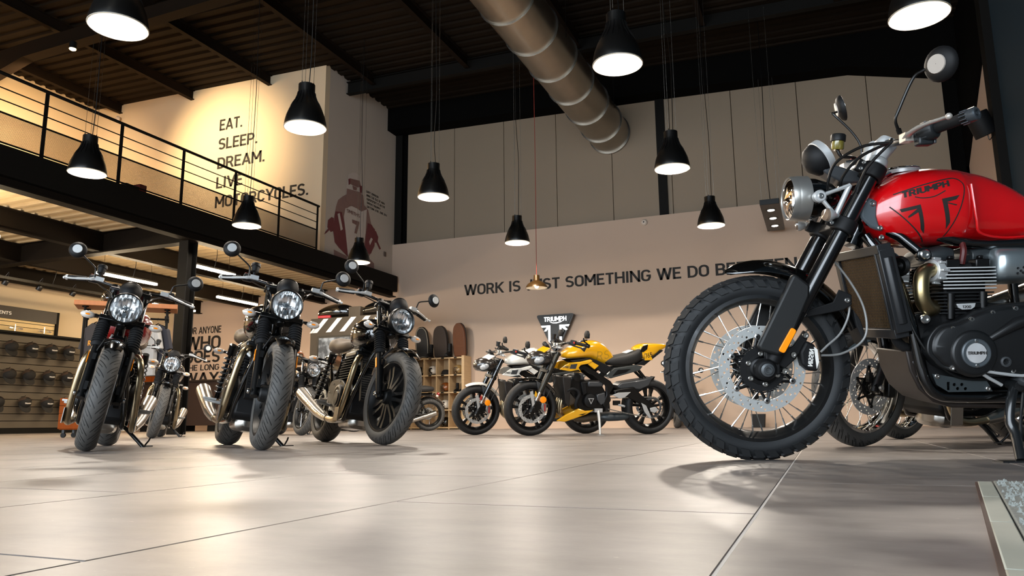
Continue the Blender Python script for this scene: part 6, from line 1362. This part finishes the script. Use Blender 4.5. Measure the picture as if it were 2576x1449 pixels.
    gp = MB().lathe([(.001, -.062), (.03, -.058), (.056, -.036), (.064, -.012), (.064, 0)], 32, T=GX).build('instrument', MATTE, B)
    MB().lathe([(.064, -.004), (.067, -.002), (.067, .022), (.060, .026), (.058, .018), (.060, -.002)], 36, T=GX, closed=True).build('instrument_bezel', ALU, gp, label='silver instrument bezel')
    MB().lathe([(.001, .019), (.06, .019)], 32, T=GX).build('instrument_glass', GLOSS, gp)
    q = MB(); bolt(q, (-.216, .02, 1.165), (.85, .2, -.4), .006, .004); bolt(q, (-.25, .035, 1.09), (.6, .5, -.6), .006, .004); q.build('instrument_screws', BOLT, gp)
    MB().prism([(-.24, 1.09), (-.30, 1.10), (-.40, 1.07), (-.40, 1.03), (-.33, 1.03), (-.28, 1.06)], -.04, .04).build('instrument_bracket', DGREY, B, bev=.008)
    # bars
    for s_ in (1, -1):
        MB().loft([srect(*q, e=3, n=16, y0=s_*.045) for q in ((-.02, .026, -.028, .026), (.03, .023, -.024, .022), (.07, .026, -.026, .034), (.105, .030, -.034, .044), (.130, .024, -.022, .030))], T=MX.Translation((-.436, 0, 1.076)) @ MX.Rotation(R_(-115), 4, 'Y')).build('bar_riser', ALU, B, label='silver cast handlebar riser')
    pts = [(-.482, 0, 1.172), (-.480, .07, 1.170), (-.468, .15, 1.152), (-.472, .22, 1.145), (-.502, .29, 1.153), (-.585, .43, 1.176)]
    hb = crm(pts, 6); hb = [(a, -b, c) for a, b, c in hb[::-1][:-1]]+hb
    H = MB().tube(hb, .0125, 12); H.tube([(-.474, -.12, 1.172), (-.474, .12, 1.172)], .006, 8); H = H.build('handlebar', BLK, B)
    u = V((-.083, .14, .023)).normalized()
    for s_ in (1, -1):
        us = V((u.x, s_*u.y, u.z)); e = V((-.585, s_*.43, 1.176)); gp = []
        for k in range(16): gp += [(.0185, -.004-.008*k), (.0172, -.007-.008*k)]
        MB().lathe([(.001, -.002)]+gp+[(.019, -.132), (.001, -.132)], 18, T=AX(tuple(e), us)).build('hand_grip', RUBBER, H)
        be = MB().lathe([(.001, -.012), (.021, -.012), (.023, -.004), (.023, .014), (.019, .018), (.012, .018), (.011, .012), (.006, .012), (.005, .017), (.001, .017)], 24, T=AX(tuple(e), us))
        for k in range(12): a = 2*PI*k/12; be.box((.0225*math.cos(a), .0225*math.sin(a), -.02), (.004, .003, .022), T=AX(tuple(e), us))
        be.build('bar_end', mat('bar_end_grey', '50565c', .3, metal=.6), H)
        c = e-us*.165
        sg = MB().box((0, 0, 0), (.05, .055, .05), T=AX(tuple(c), us)); sg.lathe([(.001, -.03), (.030, -.03), (.033, -.01), (.033, .02), (.026, .032), (.001, .032)], 20, T=AX(tuple(e-us*.15), us)); sg.box(tuple(c+V((.0, 0, -.028))), (.05, .04, .03))
        sg = sg.build('switch_housing', mat('switch_grey', '1a1d1f', .45, var=.1), H, bev=.006)
        MB().box(tuple(c+V((-.01, 0, .032))), (.03, .03, .012)).box(tuple(c+V((-.028, s_*.012, -.03))), (.008, .02, .018)).build('switch_button', mat('red_switch', 'd03a2a', .5) if s_ < 0 else DGREY, sg, bev=.002)
        lv = [c+V((.045, -s_*.03, -.01)), c+V((.055, s_*.02, -.004)), c+V((.045, s_*.07, .006)), c+V((.015, s_*.12, .014)), c+V((-.005, s_*.15, .018))]
        lm = MB().tube(crm([tuple(q) for q in lv], 5), [.013]*6+[.012]*5+[.010]*5+[.009]*5, 10, flat=.55); lm.box(tuple(c+V((.04, -s_*.03, -.008))), (.035, .045, .03)); lm.ball(tuple(lv[-1]), .011)
        lm.build('clutch_lever' if s_ > 0 else 'brake_lever', mat('lever_alloy', 'b9b2a9', .3, metal=.4), H, label='polished alloy lever')
    rs = MB().lathe([(.001, 0), (.020, 0), (.024, .006), (.024, .044)], 20, T=AX((-.405, -.2, 1.205), (-.10, 0, 1))).build('brake_reservoir', mat('amber_fluid', '6d6326', .2, coat=1, trans=0), H)
    MB().lathe([(.024, .034), (.029, .036), (.029, .060), (.026, .064), (.001, .064)], 24, T=AX((-.405, -.2, 1.205), (-.10, 0, 1))).build('reservoir_cap', PLASTIC, rs)
    MB().tube(crm([(-.405, -.2, 1.205), (-.42, -.2, 1.18), (-.46, -.2, 1.175), (-.49, -.22, 1.17)], 5), .007, 8).build('reservoir_hose', BLK, rs)
    mirror_round(B, 'mirror', [(-.425, .285, 1.155), (-.404, .30, 1.195), (-.412, .31, 1.23), (-.448, .335, 1.325), (-.468, .36, 1.345), (-.492, .385, 1.352)], (-.505, .405, 1.352), (-.88, -.46, .10), .058, None, btn=mat('pale_grey_plate', 'a89f96', .5))
    mirror_round(B, 'mirror', [(-.555, -.33, 1.19), (-.553, -.33, 1.25), (-.52, -.335, 1.31), (-.455, -.345, 1.385), (-.452, -.36, 1.398), (-.48, -.385, 1.41)], (-.508, -.40, 1.43), (-.93, .26, .24), .056, None, btn=mat('pale_grey_plate', 'a89f96', .5))
    # cables and hoses
    cb = MB()
    for p in ([(-.40, .26, 1.13), (-.33, .2, 1.13), (-.27, .12, 1.09), (-.255, .08, 1.02), (-.27, .06, .97)], [(-.42, .2, 1.14), (-.34, .15, 1.10), (-.30, .09, 1.03), (-.33, .06, .98)], [(-.42, .24, 1.14), (-.36, .17, 1.06), (-.34, .13, .98)], [(-.394, .14, .812), (-.438, .14, .746), (-.481, .14, .633), (-.505, .15, .503), (-.554, .16, .402), (-.615, .165, .337), (-.677, .165, .31), (-.786, .165, .306)]): cb.tube(crm(p, 6), .0055, 8)
    cb.build('cables', BLK, B)
    hs = MB(); hs.tube(crm([(-.272, .06, .745), (-.334, .06, .659), (-.378, .06, .57), (-.386, .065, .482), (-.356, .07, .431), (-.283, .08, .396), (-.21, .09, .392)], 6), .0042, 8); hs.tube(crm([(-.329, .06, .574), (-.319, .065, .527), (-.285, .075, .469), (-.233, .085, .426), (-.208, .09, .404)], 6), .0042, 8)
    hs.build('brake_hose', mat('braided_hose', '8f8f8d', .5, metal=.3), B, label='grey braided brake hose')
    # frame
    F_ = MB().tube([(-.36, 0, .80), (-.475, 0, 1.03)], .04, 14)
    for s_ in (1, -1):
        F_.tube(crm([(-.40, s_*.05, .83), (-.445, s_*.09, .74), (-.485, s_*.115, .64), (-.518, s_*.125, .50), (-.545, s_*.13, .345), (-.565, s_*.13, .285), (-.60, s_*.13, .250), (-.66, s_*.13, .240), (-.84, s_*.13, .238), (-1.05, s_*.13, .24), (-1.08, s_*.13, .32)], 6), .0205, 12)
        F_.tube([(-.405, s_*.06, .885), (-.50, s_*.10, .82), (-.565, s_*.125, .752)], .019, 10); F_.lathe([(.001, -.012), (.024, -.012), (.026, .012), (.001, .012)], 16, T=AY((-.563, s_*.132, .75), s_))
        F_.tube(crm([(-.42, s_*.06, .93), (-.7, s_*.10, .80), (-1.0, s_*.12, .79), (-1.55, s_*.11, .83)], 5), .018, 10); F_.tube([(-1.06, s_*.13, .30), (-1.02, s_*.12, .79)], .018, 10)
    F_ = F_.build('frame', GLOSS, B)
    b_ = MB()
    for q in ((-.563, .75), (-.555, .52)): bolt(b_, (q[0], .146, q[1]), (0, 1, 0), .018, .012)
    b_.build('frame_bolts', BOLT, F_, kind='stuff')
    MB().prism([(-.365, .94), (-.395, .966), (-.424, .952), (-.420, .895), (-.433, .842), (-.396, .855), (-.362, .892)], .088, .104).build('head_cover', mat('slate_plastic', '4a5257', .5, var=.08), F_, bev=.008)
    b_ = MB()
    for q in ((-.403, .942), (-.428, .852), (-.432, .818)): bolt(b_, (q[0], .104, q[1]), (0, 1, 0), .010, .007)
    b_.build('cover_bolts', BOLT, F_, kind='stuff')
    MB().prism([(-.529, .538), (-.628, .548), (-.632, .501), (-.589, .431), (-.548, .431), (-.533, .491)], .095, .125).build('engine_mount', BLK, F_, bev=.004)
    # radiator
    RT_ = MX.Translation((-.432, 0, .622)) @ MX.Rotation(R_(11), 4, 'Y')
    rd = MB().box((0, 0, 0), (.030, .33, .272), T=RT_).build('radiator', mat('radiator_core', '20140e', .6), B)
    gm = MB()
    for k in range(-20, 46):
        for sg_ in (1, -1):
            y0 = -.16+.0128*k; z0, z1 = -.133, .133; y1 = y0+sg_*.16
            a, b = (y0, z0), (y1, z1)
            if sg_ < 0: a, b = (y0, z0), (y1, z1)
            def cl(a, b):
                (ya, za), (yb, zb) = a, b; ts = [0., 1.]
                for lim in (-.16, .16):
                    if (ya-lim)*(yb-lim) < 0: ts.append((lim-ya)/(yb-ya))
                ts = sorted(ts); out = [(ya+(yb-ya)*t, za+(zb-za)*t) for t in ts]; best = None
                for i in range(len(out)-1):
                    m_ = ((out[i][0]+out[i+1][0])/2)
                    if -.16 <= m_ <= .16: best = (out[i], out[i+1])
                return best
            r = cl(a, b)
            if r: gm.tube([(.0175, r[0][0], r[0][1]), (.0175, r[1][0], r[1][1])], .0011, 3, T=RT_)
    gm.build('guard_mesh', mat('guard_bronze', '6e573a', .4, metal=.7), rd, kind='stuff', flat=True)
    fr = MB().box((0, .183, 0), (.055, .035, .30), T=RT_); fr.box((0, -.183, 0), (.055, .035, .30), T=RT_); fr.box((.004, 0, .152), (.05, .40, .034), T=RT_); fr.box((.004, 0, -.152), (.05, .37, .034), T=RT_); fr.box((.028, .168, 0), (.006, .012, .28), T=RT_)
    fr.tube([(0, .19, -.12), (0, .19, .12)], .02, 10, T=RT_); fr.build('radiator_frame', mat('radiator_black', '17181a', .4), rd, bev=.005)
    MB().tube(crm([(-.47, .12, .49), (-.47, .11, .45), (-.50, .10, .42), (-.55, .08, .41)], 5), .018, 10).build('radiator_hose', RUBBER, rd)
    MB().lathe([(.001, -.03), (.02, -.03), (.036, -.008), (.038, .0), (.030, .010), (.015, .004), (.001, .010)], 24, T=AX((-.497, .10, .712), (.85, .5, 0))).build('horn', BLK, B)
    # engine
    cc = [(a, c) for a, b, c in crm([(-.545, 0, .405), (-.552, 0, .455), (-.589, 0, .497), (-.652, 0, .513), (-.72, 0, .546), (-.80, 0, .566), (-.95, 0, .572), (-1.02, 0, .52), (-1.03, 0, .40), (-.98, 0, .325), (-.859, 0, .316), (-.70, 0, .318), (-.60, 0, .345), (-.565, 0, .375)], 4, True)]
    EN = MB().prism([(-.54, .27), (-1.06, .27), (-1.08, .42), (-1.03, .56), (-.70, .58), (-.55, .52)], -.125, .125).build('engine', MATTE, B, bev=.012)
    cv = MB().prism(cc, .12, .180)
    cv.loft([[(c0[0]+(a-c0[0])*k, yv, c0[1]+(c-c0[1])*k) for a, c in cc] for c0 in ((-.72, .43),) for k, yv in ((.93, .18), (.86, .192), (.66, .198))], caps=True)
    cv.lathe([(.085, .19), (.075, .206), (.058, .209), (.001, .209)], 36, T=AY((-.694, 0, .400)))
    cv.tube([(-.75, .196, .448), (-.84, .198, .50), (-.95, .19, .53)], [.012, .022, .020], 10)
    cv = cv.build('engine_cover', mat('satin_black_case', '101112', .42, var=.08, bump=.08, bscale=500), EN, bev=.004, sharp=30)
    bs = MB()
    for q in ((-.628, .487), (-.696, .519), (-.769, .541), (-.849, .555), (-.587, .419), (-.622, .347), (-.694, .332), (-.76, .335), (-.832, .336)): bolt(bs, (q[0]*.985-.01, .182, q[1]*.985+.006), (0, 1, 0), .0095, .012)
    bs.build('case_bolts', BOLT, cv, kind='stuff')
    MB().lathe([(.001, .19), (.018, .19), (.018, .202), (.012, .204), (.011, .198), (.001, .198)], 20, T=AY((-.80, 0, .368))).build('drain_plug', DGREY, cv)
    bd = MB().lathe([(.036, .206), (.050, .206), (.050, .214), (.046, .217), (.037, .216)], 40, T=AY((-.694, 0, .400)), closed=True).build('badge_ring', mat('badge_grey', '4d5357', .4, metal=.3), cv)
    def spun():
        m = D.materials.new('spun_alloy'); m.use_nodes = True; nt = m.node_tree; N = nt.nodes; b = N['Principled BSDF']; b.inputs['Metallic'].default_value = 1; b.inputs['Roughness'].default_value = .3; b.inputs['Anisotropic'].default_value = .7
        nz = N.new('ShaderNodeTexNoise'); nz.inputs['Scale'].default_value = 60; r = N.new('ShaderNodeMapRange'); r.inputs[3].default_value = .16; r.inputs[4].default_value = .3; nt.links.new(nz.outputs[0], r.inputs[0]); nt.links.new(r.outputs[0], b.inputs['Roughness'])
        tg = N.new('ShaderNodeTangent'); tg.direction_type = 'RADIAL'; tg.axis = 'Z'; nt.links.new(tg.outputs[0], b.inputs['Tangent']); b.inputs['Base Color'].default_value = (.9, .9, .9, 1); b.inputs['Metallic'].default_value = .6; return m
    MB().lathe([(.036, 0), (.034, .003), (.001, .004)], 40).build('badge', spun(), bd, T=AY((-.694, .212, .400)), label='spun alloy engine badge')
    put(text_mesh('TRIUMPH', .0105, .064, align='CENTER', wt=.2), 'lettering', PRINT, bd, T=FR((-.694, .2175, .3955), (-1, 0, 0), (0, 0, 1)), flat=True)
    b_ = MB(); bolt(b_, (-.694, .214, .443), (0, 1, 0), .007, .003); bolt(b_, (-.694, .214, .357), (0, 1, 0), .007, .003); b_.build('badge_screws', BOLT, bd)
    # cylinders with fins
    FINA = mat('machined_fin', 'd2d3d2', .3, metal=.4, var=.05)
    for k in range(7):
        z = .700-.0122*k; o = MB().box((-.716, 0, z), (.186-.0*k, .296, .006)); o.build('cooling_fin', BLK, EN, bev=.002, seg=1)
        MB().box((-.716, .149, z), (.186, .003, .005)).build('fin_edge', FINA, EN, bev=.001, seg=1, label='bright machined fin edge')
    for k in range(7):
        z = .612-.0122*k; MB().box((-.705+.003*k, 0, z), (.20-.008*k, .286, .005)).build('cooling_fin', mat('grey_fin', '2b2c2d', .35, metal=.4), EN, bev=.002, seg=1)
    MB().box((-.715, 0, .63), (.15, .24, .18)).build('cylinder_block', MATTE, EN, bev=.01)
    for x_, z_ in ((-.652, .55), (-.765, .555)): MB().tube([(x_, .135, z_-.03), (x_, .14, z_+.06)], .014, 10).build('cylinder_stud', BLK, EN)
    MB().box((-.71, .13, .565), (.12, .03, .02)).build('cylinder_base', BLK, EN, bev=.004)
    tg_ = MB().prism([(-.666, .572), (-.732, .574), (-.728, .560), (-.716, .552), (-.684, .551), (-.672, .558)], .146, .153).build('capacity_badge', ALU, EN, bev=.001, label='small silver 1200 badge')
    put(text_mesh('1200', .010, .030, align='CENTER', wt=.2), 'lettering', PRINT, tg_, T=FR((-.700, .1535, .556), (-1, 0, 0), (0, 0, 1)), flat=True)
    for cx in (-.652, -.797):
        MB().loft([srect(*q, e=3.4, n=24) for q in ((cx+.052, .085, .712, .755), (cx+.044, .108, .71, .776), (cx, .115, .71, .788), (cx-.036, .108, .71, .782), (cx-.044, .09, .712, .765))]).build('cam_cover', mat('satin_black_cover', '24282a', .4, var=.06), EN, bev=.004)
    for cx in (-.660, -.765): MB().box((cx, .125, .716), (.05, .05, .03)).box((cx, .13, .738), (.018, .02, .012)).build('plug_cap', BLK, EN, bev=.004)
    MB().tube(crm([(-.716, .11, .79), (-.712, .125, .76), (-.706, .12, .715)], 4), .011, 8).build('red_hose', mat('dark_red_hose', '4a1210', .5), EN)
    for s_ in (1, -1):
        h_ = MB().tube(crm([(-.618, s_*.115, .692), (-.578, s_*.135, .694), (-.550, s_*.15, .672), (-.541, s_*.158, .622), (-.549, s_*.155, .580), (-.575, s_*.14, .556), (-.605, s_*.115, .560), (-.64, s_*.08, .58)], 6), .0265, 16).build('exhaust_header', mat('gold_header', 'a8966f', .32, metal=1, var=.08, scale=8), B, label='gold tinted exhaust header pipe')
        k = MB().lathe([(.026, -.02), (.042, -.018), (.044, .0), (.040, .02), (.026, .022)], 20, T=AX((-.612, s_*.115, .692), (1, s_*.4, .05)), closed=True)
        for j in range(9): a = 2*PI*j/9; k.box((.045*math.cos(a), .045*math.sin(a), 0), (.012, .008, .034), T=AX((-.612, s_*.115, .692), (1, s_*.4, .05)))
        k.build('header_clamp', ALU, h_, bev=.002)
    MB().tube([(-.46, -.16, .60), (-.56, -.15, .60)], .022, 12).tube([(-.5, -.14, .565), (-.58, .04, .565)], .02, 12).build('crossover_pipe', HEADERM, B)
    MB().loft(sloft([(-.806, .13, .66, .755), (-.822, .165, .645, .775), (-.87, .172, .642, .778), (-.95, .165, .645, .775), (-1.0, .14, .66, .76)], 3.6, 28, 3)).build('throttle_cover', mat('satin_silver_cover', 'aab4b7', .3, metal=.85, var=.04), B, sharp=50, label='satin silver throttle body cover')
    hl_ = MB()
    for q in ((-.871, .694), (-.891, .697), (-.881, .685), (-.870, .676), (-.889, .678)): hl_.lathe([(.001, .1725), (.0042, .1735), (.0042, .170)], 12, T=AY((q[0], 0, q[1])))
    hl_.build('cover_holes', mat('hole_black', '06060a', .6), B, kind='stuff')
    # skid plate, side plates
    SKM = mat('brown_black_plate', '241c17', .5, var=.12, metal=.3)
    sk = [(-.498, .408), (-.530, .404), (-.552, .33), (-.580, .262), (-.63, .226), (-.846, .214), (-1.0, .214), (-1.0, .199), (-.846, .197), (-.655, .201), (-.590, .222), (-.540, .268), (-.510, .335)]
    sp = MB().prism(sk, -.12, .12).build('skid_plate', SKM, B, bev=.006); b_ = MB()
    for q in ((-.528, .365), (-.54, .315)): bolt(b_, (q[0], .12, q[1]), (.3, 1, 0), .007, .003)
    b_.build('plate_bolts', DGREY, sp, kind='stuff')
    pl = [[(-.571, .326), (-.677, .307), (-.757, .300), (-.776, .262), (-.624, .261), (-.584, .287)], [(a, c) for a, c in circ(-.645, .287, .006)], circ(-.671, .287, .006), circ(-.656, .273, .006), circ(-.683, .272, .006), [(-.629, .297), (-.619, .297), (-.619, .268), (-.629, .268)]]
    put(curve_mesh([[(a, c) for a, c in l] for l in pl], .005), 'side_plate', mat('slate_plate', '2b3133', .5, var=.06), B, T=TXZ @ MX.Translation((0, 0, -.155)), flat=True)
    MB().box((-.68, 0, .285), (.2, .20, .05)).build('sump', BLK, B, bev=.01)
    b_ = MB()
    for q in ((-.585, .318), (-.760, .272)): bolt(b_, (q[0], .158, q[1]), (0, 1, 0), .009, .005)
    b_.build('side_plate_bolts', BOLT, B, kind='stuff')
    # stand, pegs
    ss = MB().tube(crm([(-.845, .17, .285), (-.812, .20, .235), (-.796, .215, .165), (-.80, .235, .125), (-.785, .285, .045)], 5), .016, 12); ss.tube(crm([(-.86, .19, .26), (-.83, .22, .17), (-.81, .25, .09)], 4), .005, 6)
    ss.box((0, 0, 0), (.115, .06, .007), T=MX.Translation((-.755, .305, .0445)) @ MX.Rotation(lean, 4, 'X')); ss.lathe([(.001, -.03), (.018, -.03), (.018, .03), (.001, .03)], 14, T=AY((-.845, .17, .285)))
    ss.build('side_stand', mat('stand_black', '18191a', .3, coat=.4), B)
    for s_ in (1, -1):
        pg = MB().tube([(-.86, s_*.14, .30), (-.84, s_*.27, .295)], .014, 10); pg.box((-.92, s_*.15, .30), (.14, .02, .05)); pg.build('footpeg', DGREY, B, bev=.004)
    MB().tube(crm([(-.80, .17, .285), (-.72, .19, .335), (-.86, .185, .318), (-1.0, .17, .33)], 4), .006, 8).build('gear_lever', ALU, B)
    # tank
    tk = MB().loft(sloft([(-.392, .045, .875, .95), (-.412, .095, .842, .982), (-.455, .128, .812, 1.022), (-.52, .147, .792, 1.062), (-.62, .155, .788, 1.077), (-.705, .153, .789, 1.073), (-.735, .143, .790, 1.070), (-.775, .126, .793, 1.062), (-.84, .112, .796, 1.046), (-.92, .100, .80, 1.010), (-1.0, .085, .81, .955), (-1.05, .06, .83, .90)], 2.7, 44, 5)).build('fuel_tank', RED, B, sharp=75)
    tr = bvh_of(tk)
    def decal(me, name, T=TXZ): put(project(me, T, tr, .0007, .012), name, PRINT, tk, flat=False, sharp=180)
    TL_ = FR((0, .0, 0), (1, 0, 0), (0, 0, 1))      # drawn in x-z, looked at along -y
    def strip(pts, wd):
        pts = [V((a, c, 0)) for a, c in pts]; vs = []
        for i, p in enumerate(pts):
            tg2 = (pts[min(i+1, len(pts)-1)]-pts[max(i-1, 0)]).normalized(); nm = V((-tg2.y, tg2.x, 0)); vs += [p+nm*wd/2, p-nm*wd/2]
        me = D.meshes.new('decal'); me.from_pydata([tuple(v) for v in vs], [], [(2*i, 2*i+1, 2*i+3, 2*i+2) for i in range(len(pts)-1)]); return me
    def poly(pts):
        me = D.meshes.new('decal'); me.from_pydata([(a, c, 0) for a, c in pts], [], [tuple(range(len(pts)))]); return me
    # the plane's normal must point to +y so that art is pressed on the left flank
    TD_ = MX(((1, 0, 0, 0), (0, 0, 1, 0), (0, 1, 0, 0), (0, 0, 0, 1)))
    lr = crm([(-.468, .969, 0), (-.566, 1.0, 0), (-.655, 1.021, 0), (-.686, 1.021, 0), (-.705, 1.006, 0), (-.709, .985, 0), (-.699, .938, 0), (-.678, .883, 0), (-.638, .797, 0)], 5)
    decal(strip([(a, b) for a, b, c in lr], .0042), 'tank_line', TD_); decal(strip([(-.454, .925), (-.521, .86), (-.589, .797)], .0042), 'tank_line', TD_)
    decal(poly([(-.484, .914), (-.553, .929), (-.574, .826), (-.558, .842), (-.545, .901), (-.513, .881), (-.511, .888), (-.542, .914), (-.49, .903)]), 'tank_emblem', TD_)
    decal(poly([(-.626, .947), (-.69, .96), (-.677, .944), (-.643, .935), (-.679, .926), (-.676, .922), (-.646, .93), (-.656, .863), (-.645, .839)]), 'tank_emblem', TD_)
    decal(strip([(a, b) for a, b, c in crm([(-.535, .957, 0), (-.562, .952, 0), (-.602, .957, 0), (-.641, .977, 0)], 5)], .0038), 'tank_emblem', TD_)
    me = text_mesh('TRIUMPH', .0225, .168, wt=.24)
    for v in me.vertices: a, c = v.co.x, v.co.y; v.co = (-.494-a*.972+c*.0, .9535+c+a*.235, 0)
    decal(me, 'tank_lettering', TD_)
    for s_ in (1, -1): MB().tube(crm([(-.738, s_*.141, 1.0), (-.742, s_*.146, .94), (-.750, s_*.146, .87), (-.765, s_*.138, .825), (-.85, s_*.118, .808), (-.95, s_*.10, .812)], 6), .005, 8).build('knee_edge', RED, tk)
    cp = MB().lathe([(.060, -.006), (.061, .006), (.054, .014), (.001, .018)], 32, T=AX((-.565, 0, 1.074), (.06, 0, 1))).build('tank_cap', ALU, tk); MB().tube([(-.565+.056*math.cos(a), .056*math.sin(a), 1.083) for a in [2*PI*j/28 for j in range(28)]], .005, 8, closed=True).build('cap_ring', CHROME, cp)
    st_ = MB()
    for y_ in (-.022, .022): st_.tube(crm([(-.40, y_, .965), (-.425, y_, 1.005), (-.46, y_, 1.035), (-.50, y_, 1.062), (-.53, y_, 1.074)], 5), .006, 8)
    st_.build('tank_strap', CHROME, tk)
    # rear half, mostly outside the picture
    MB().loft(sloft([(-.98, .09, .84, .905), (-1.05, .12, .815, .925), (-1.2, .14, .81, .92), (-1.4, .14, .82, .93), (-1.6, .12, .83, .93), (-1.68, .07, .85, .90)], 2.8, 24, 3)).build('seat', LEATHER, B, sharp=60)
    wheel(B, 'rear_wheel', MX.Translation((-1.53, 0, .33)), .33, .15, .22, 'wire', TREAD, RIM, nu=72, nspoke=28, discs=((-.07, .125, .08, 24, 2),))
    sw2 = MB()
    for s_ in (1, -1): sw2.tube([(-1.06, s_*.12, .38), (-1.55, s_*.12, .33)], .026, 10)
    sw2.build('swingarm', BLK, B)
    for s_ in (1, -1):
        sh2 = MB().tube([(-1.2, s_*.16, .78), (-1.46, s_*.15, .36)], .016, 10).build('shock_absorber', BLK, B); MB().tube(coil((-1.22, s_*.16, .74), (-1.42, s_*.15, .43), .034, 9, .006), .006, 6).build('spring', BOLT, sh2)
    MB().tube([(-.70, -.15, .56), (-.9, -.17, .55), (-1.1, -.18, .60), (-1.6, -.2, .78)], [.026, .028, .045, .05], 16).build('silencer', STEEL, B)
    rf = arc_fender(.355, .16, 60, 140, 12, .02); rf.v = [(a-1.53, b, c+.33) for a, b, c in rf.v]; rf.build('rear_mudguard', GLOSS, B)
    return B
scrambler(-.237, 3.03, R_(200), R_(8))
# ---------------------------------------------------------------- entrance mat, last things
md_ = V((.149, 1.05, 0)).normalized(); mr_ = V((md_.y, -md_.x, 0))
mt = thing('floor_mat', 'grey carpet mat with a pale edge strip at lower right', 'mat', T=FR((.306, 1.985, 0), tuple(mr_), tuple(md_)))
def carpet():
    m = mat('grey_carpet', '8a8d88', .95, var=.35, scale=60, bump=.9, bscale=160); return m
MB().box((.62+.030, -.95, .005), (1.24, 1.9, .010)).build('carpet', carpet(), mt, bev=.002)
tf = MB(); random.seed(3)
for k in range(2600):
    a, b = random.uniform(.034, .5), random.uniform(-1.3, -.003); h = random.uniform(.003, .007); s_ = .003
    tf.add([(a-s_, b-s_, .0095), (a+s_, b-s_, .0095), (a, b+s_, .0095), (a+random.uniform(-.003, .003), b+random.uniform(-.003, .003), .0095+h)], [(0, 1, 3), (1, 2, 3), (2, 0, 3)])
tf.build('carpet_tufts', carpet(), mt, kind='stuff', flat=True)
for k in range(5): MB().box((.014, -.19-.38*k, .004), (.028, .378, .008)).build('edge_strip', mat('pale_edge_tile', 'a9aca0', .6, var=.12), mt, bev=.002)
MB().box((-.002, -.95, .003), (.006, 1.9, .007)).build('edge_line', mat('brown_edge', '4a3228', .7), mt)
helmet('helmet', MX.Translation((-6.90, 8.80, .955)) @ MX.Rotation(-.9, 4, 'Z'), mat('copper_helmet_shell', '8a4a1a', .3, coat=1), 'copper open face helmet resting on the cafe roadster tank', None, True, lining=LEATHER)
classic('black roadster seen end on between the yellow bike and the big front wheel', -2.635, 14.9, R_(-80), .12, .1, tank=GLOSS, lod=1, seat=BSEAT)
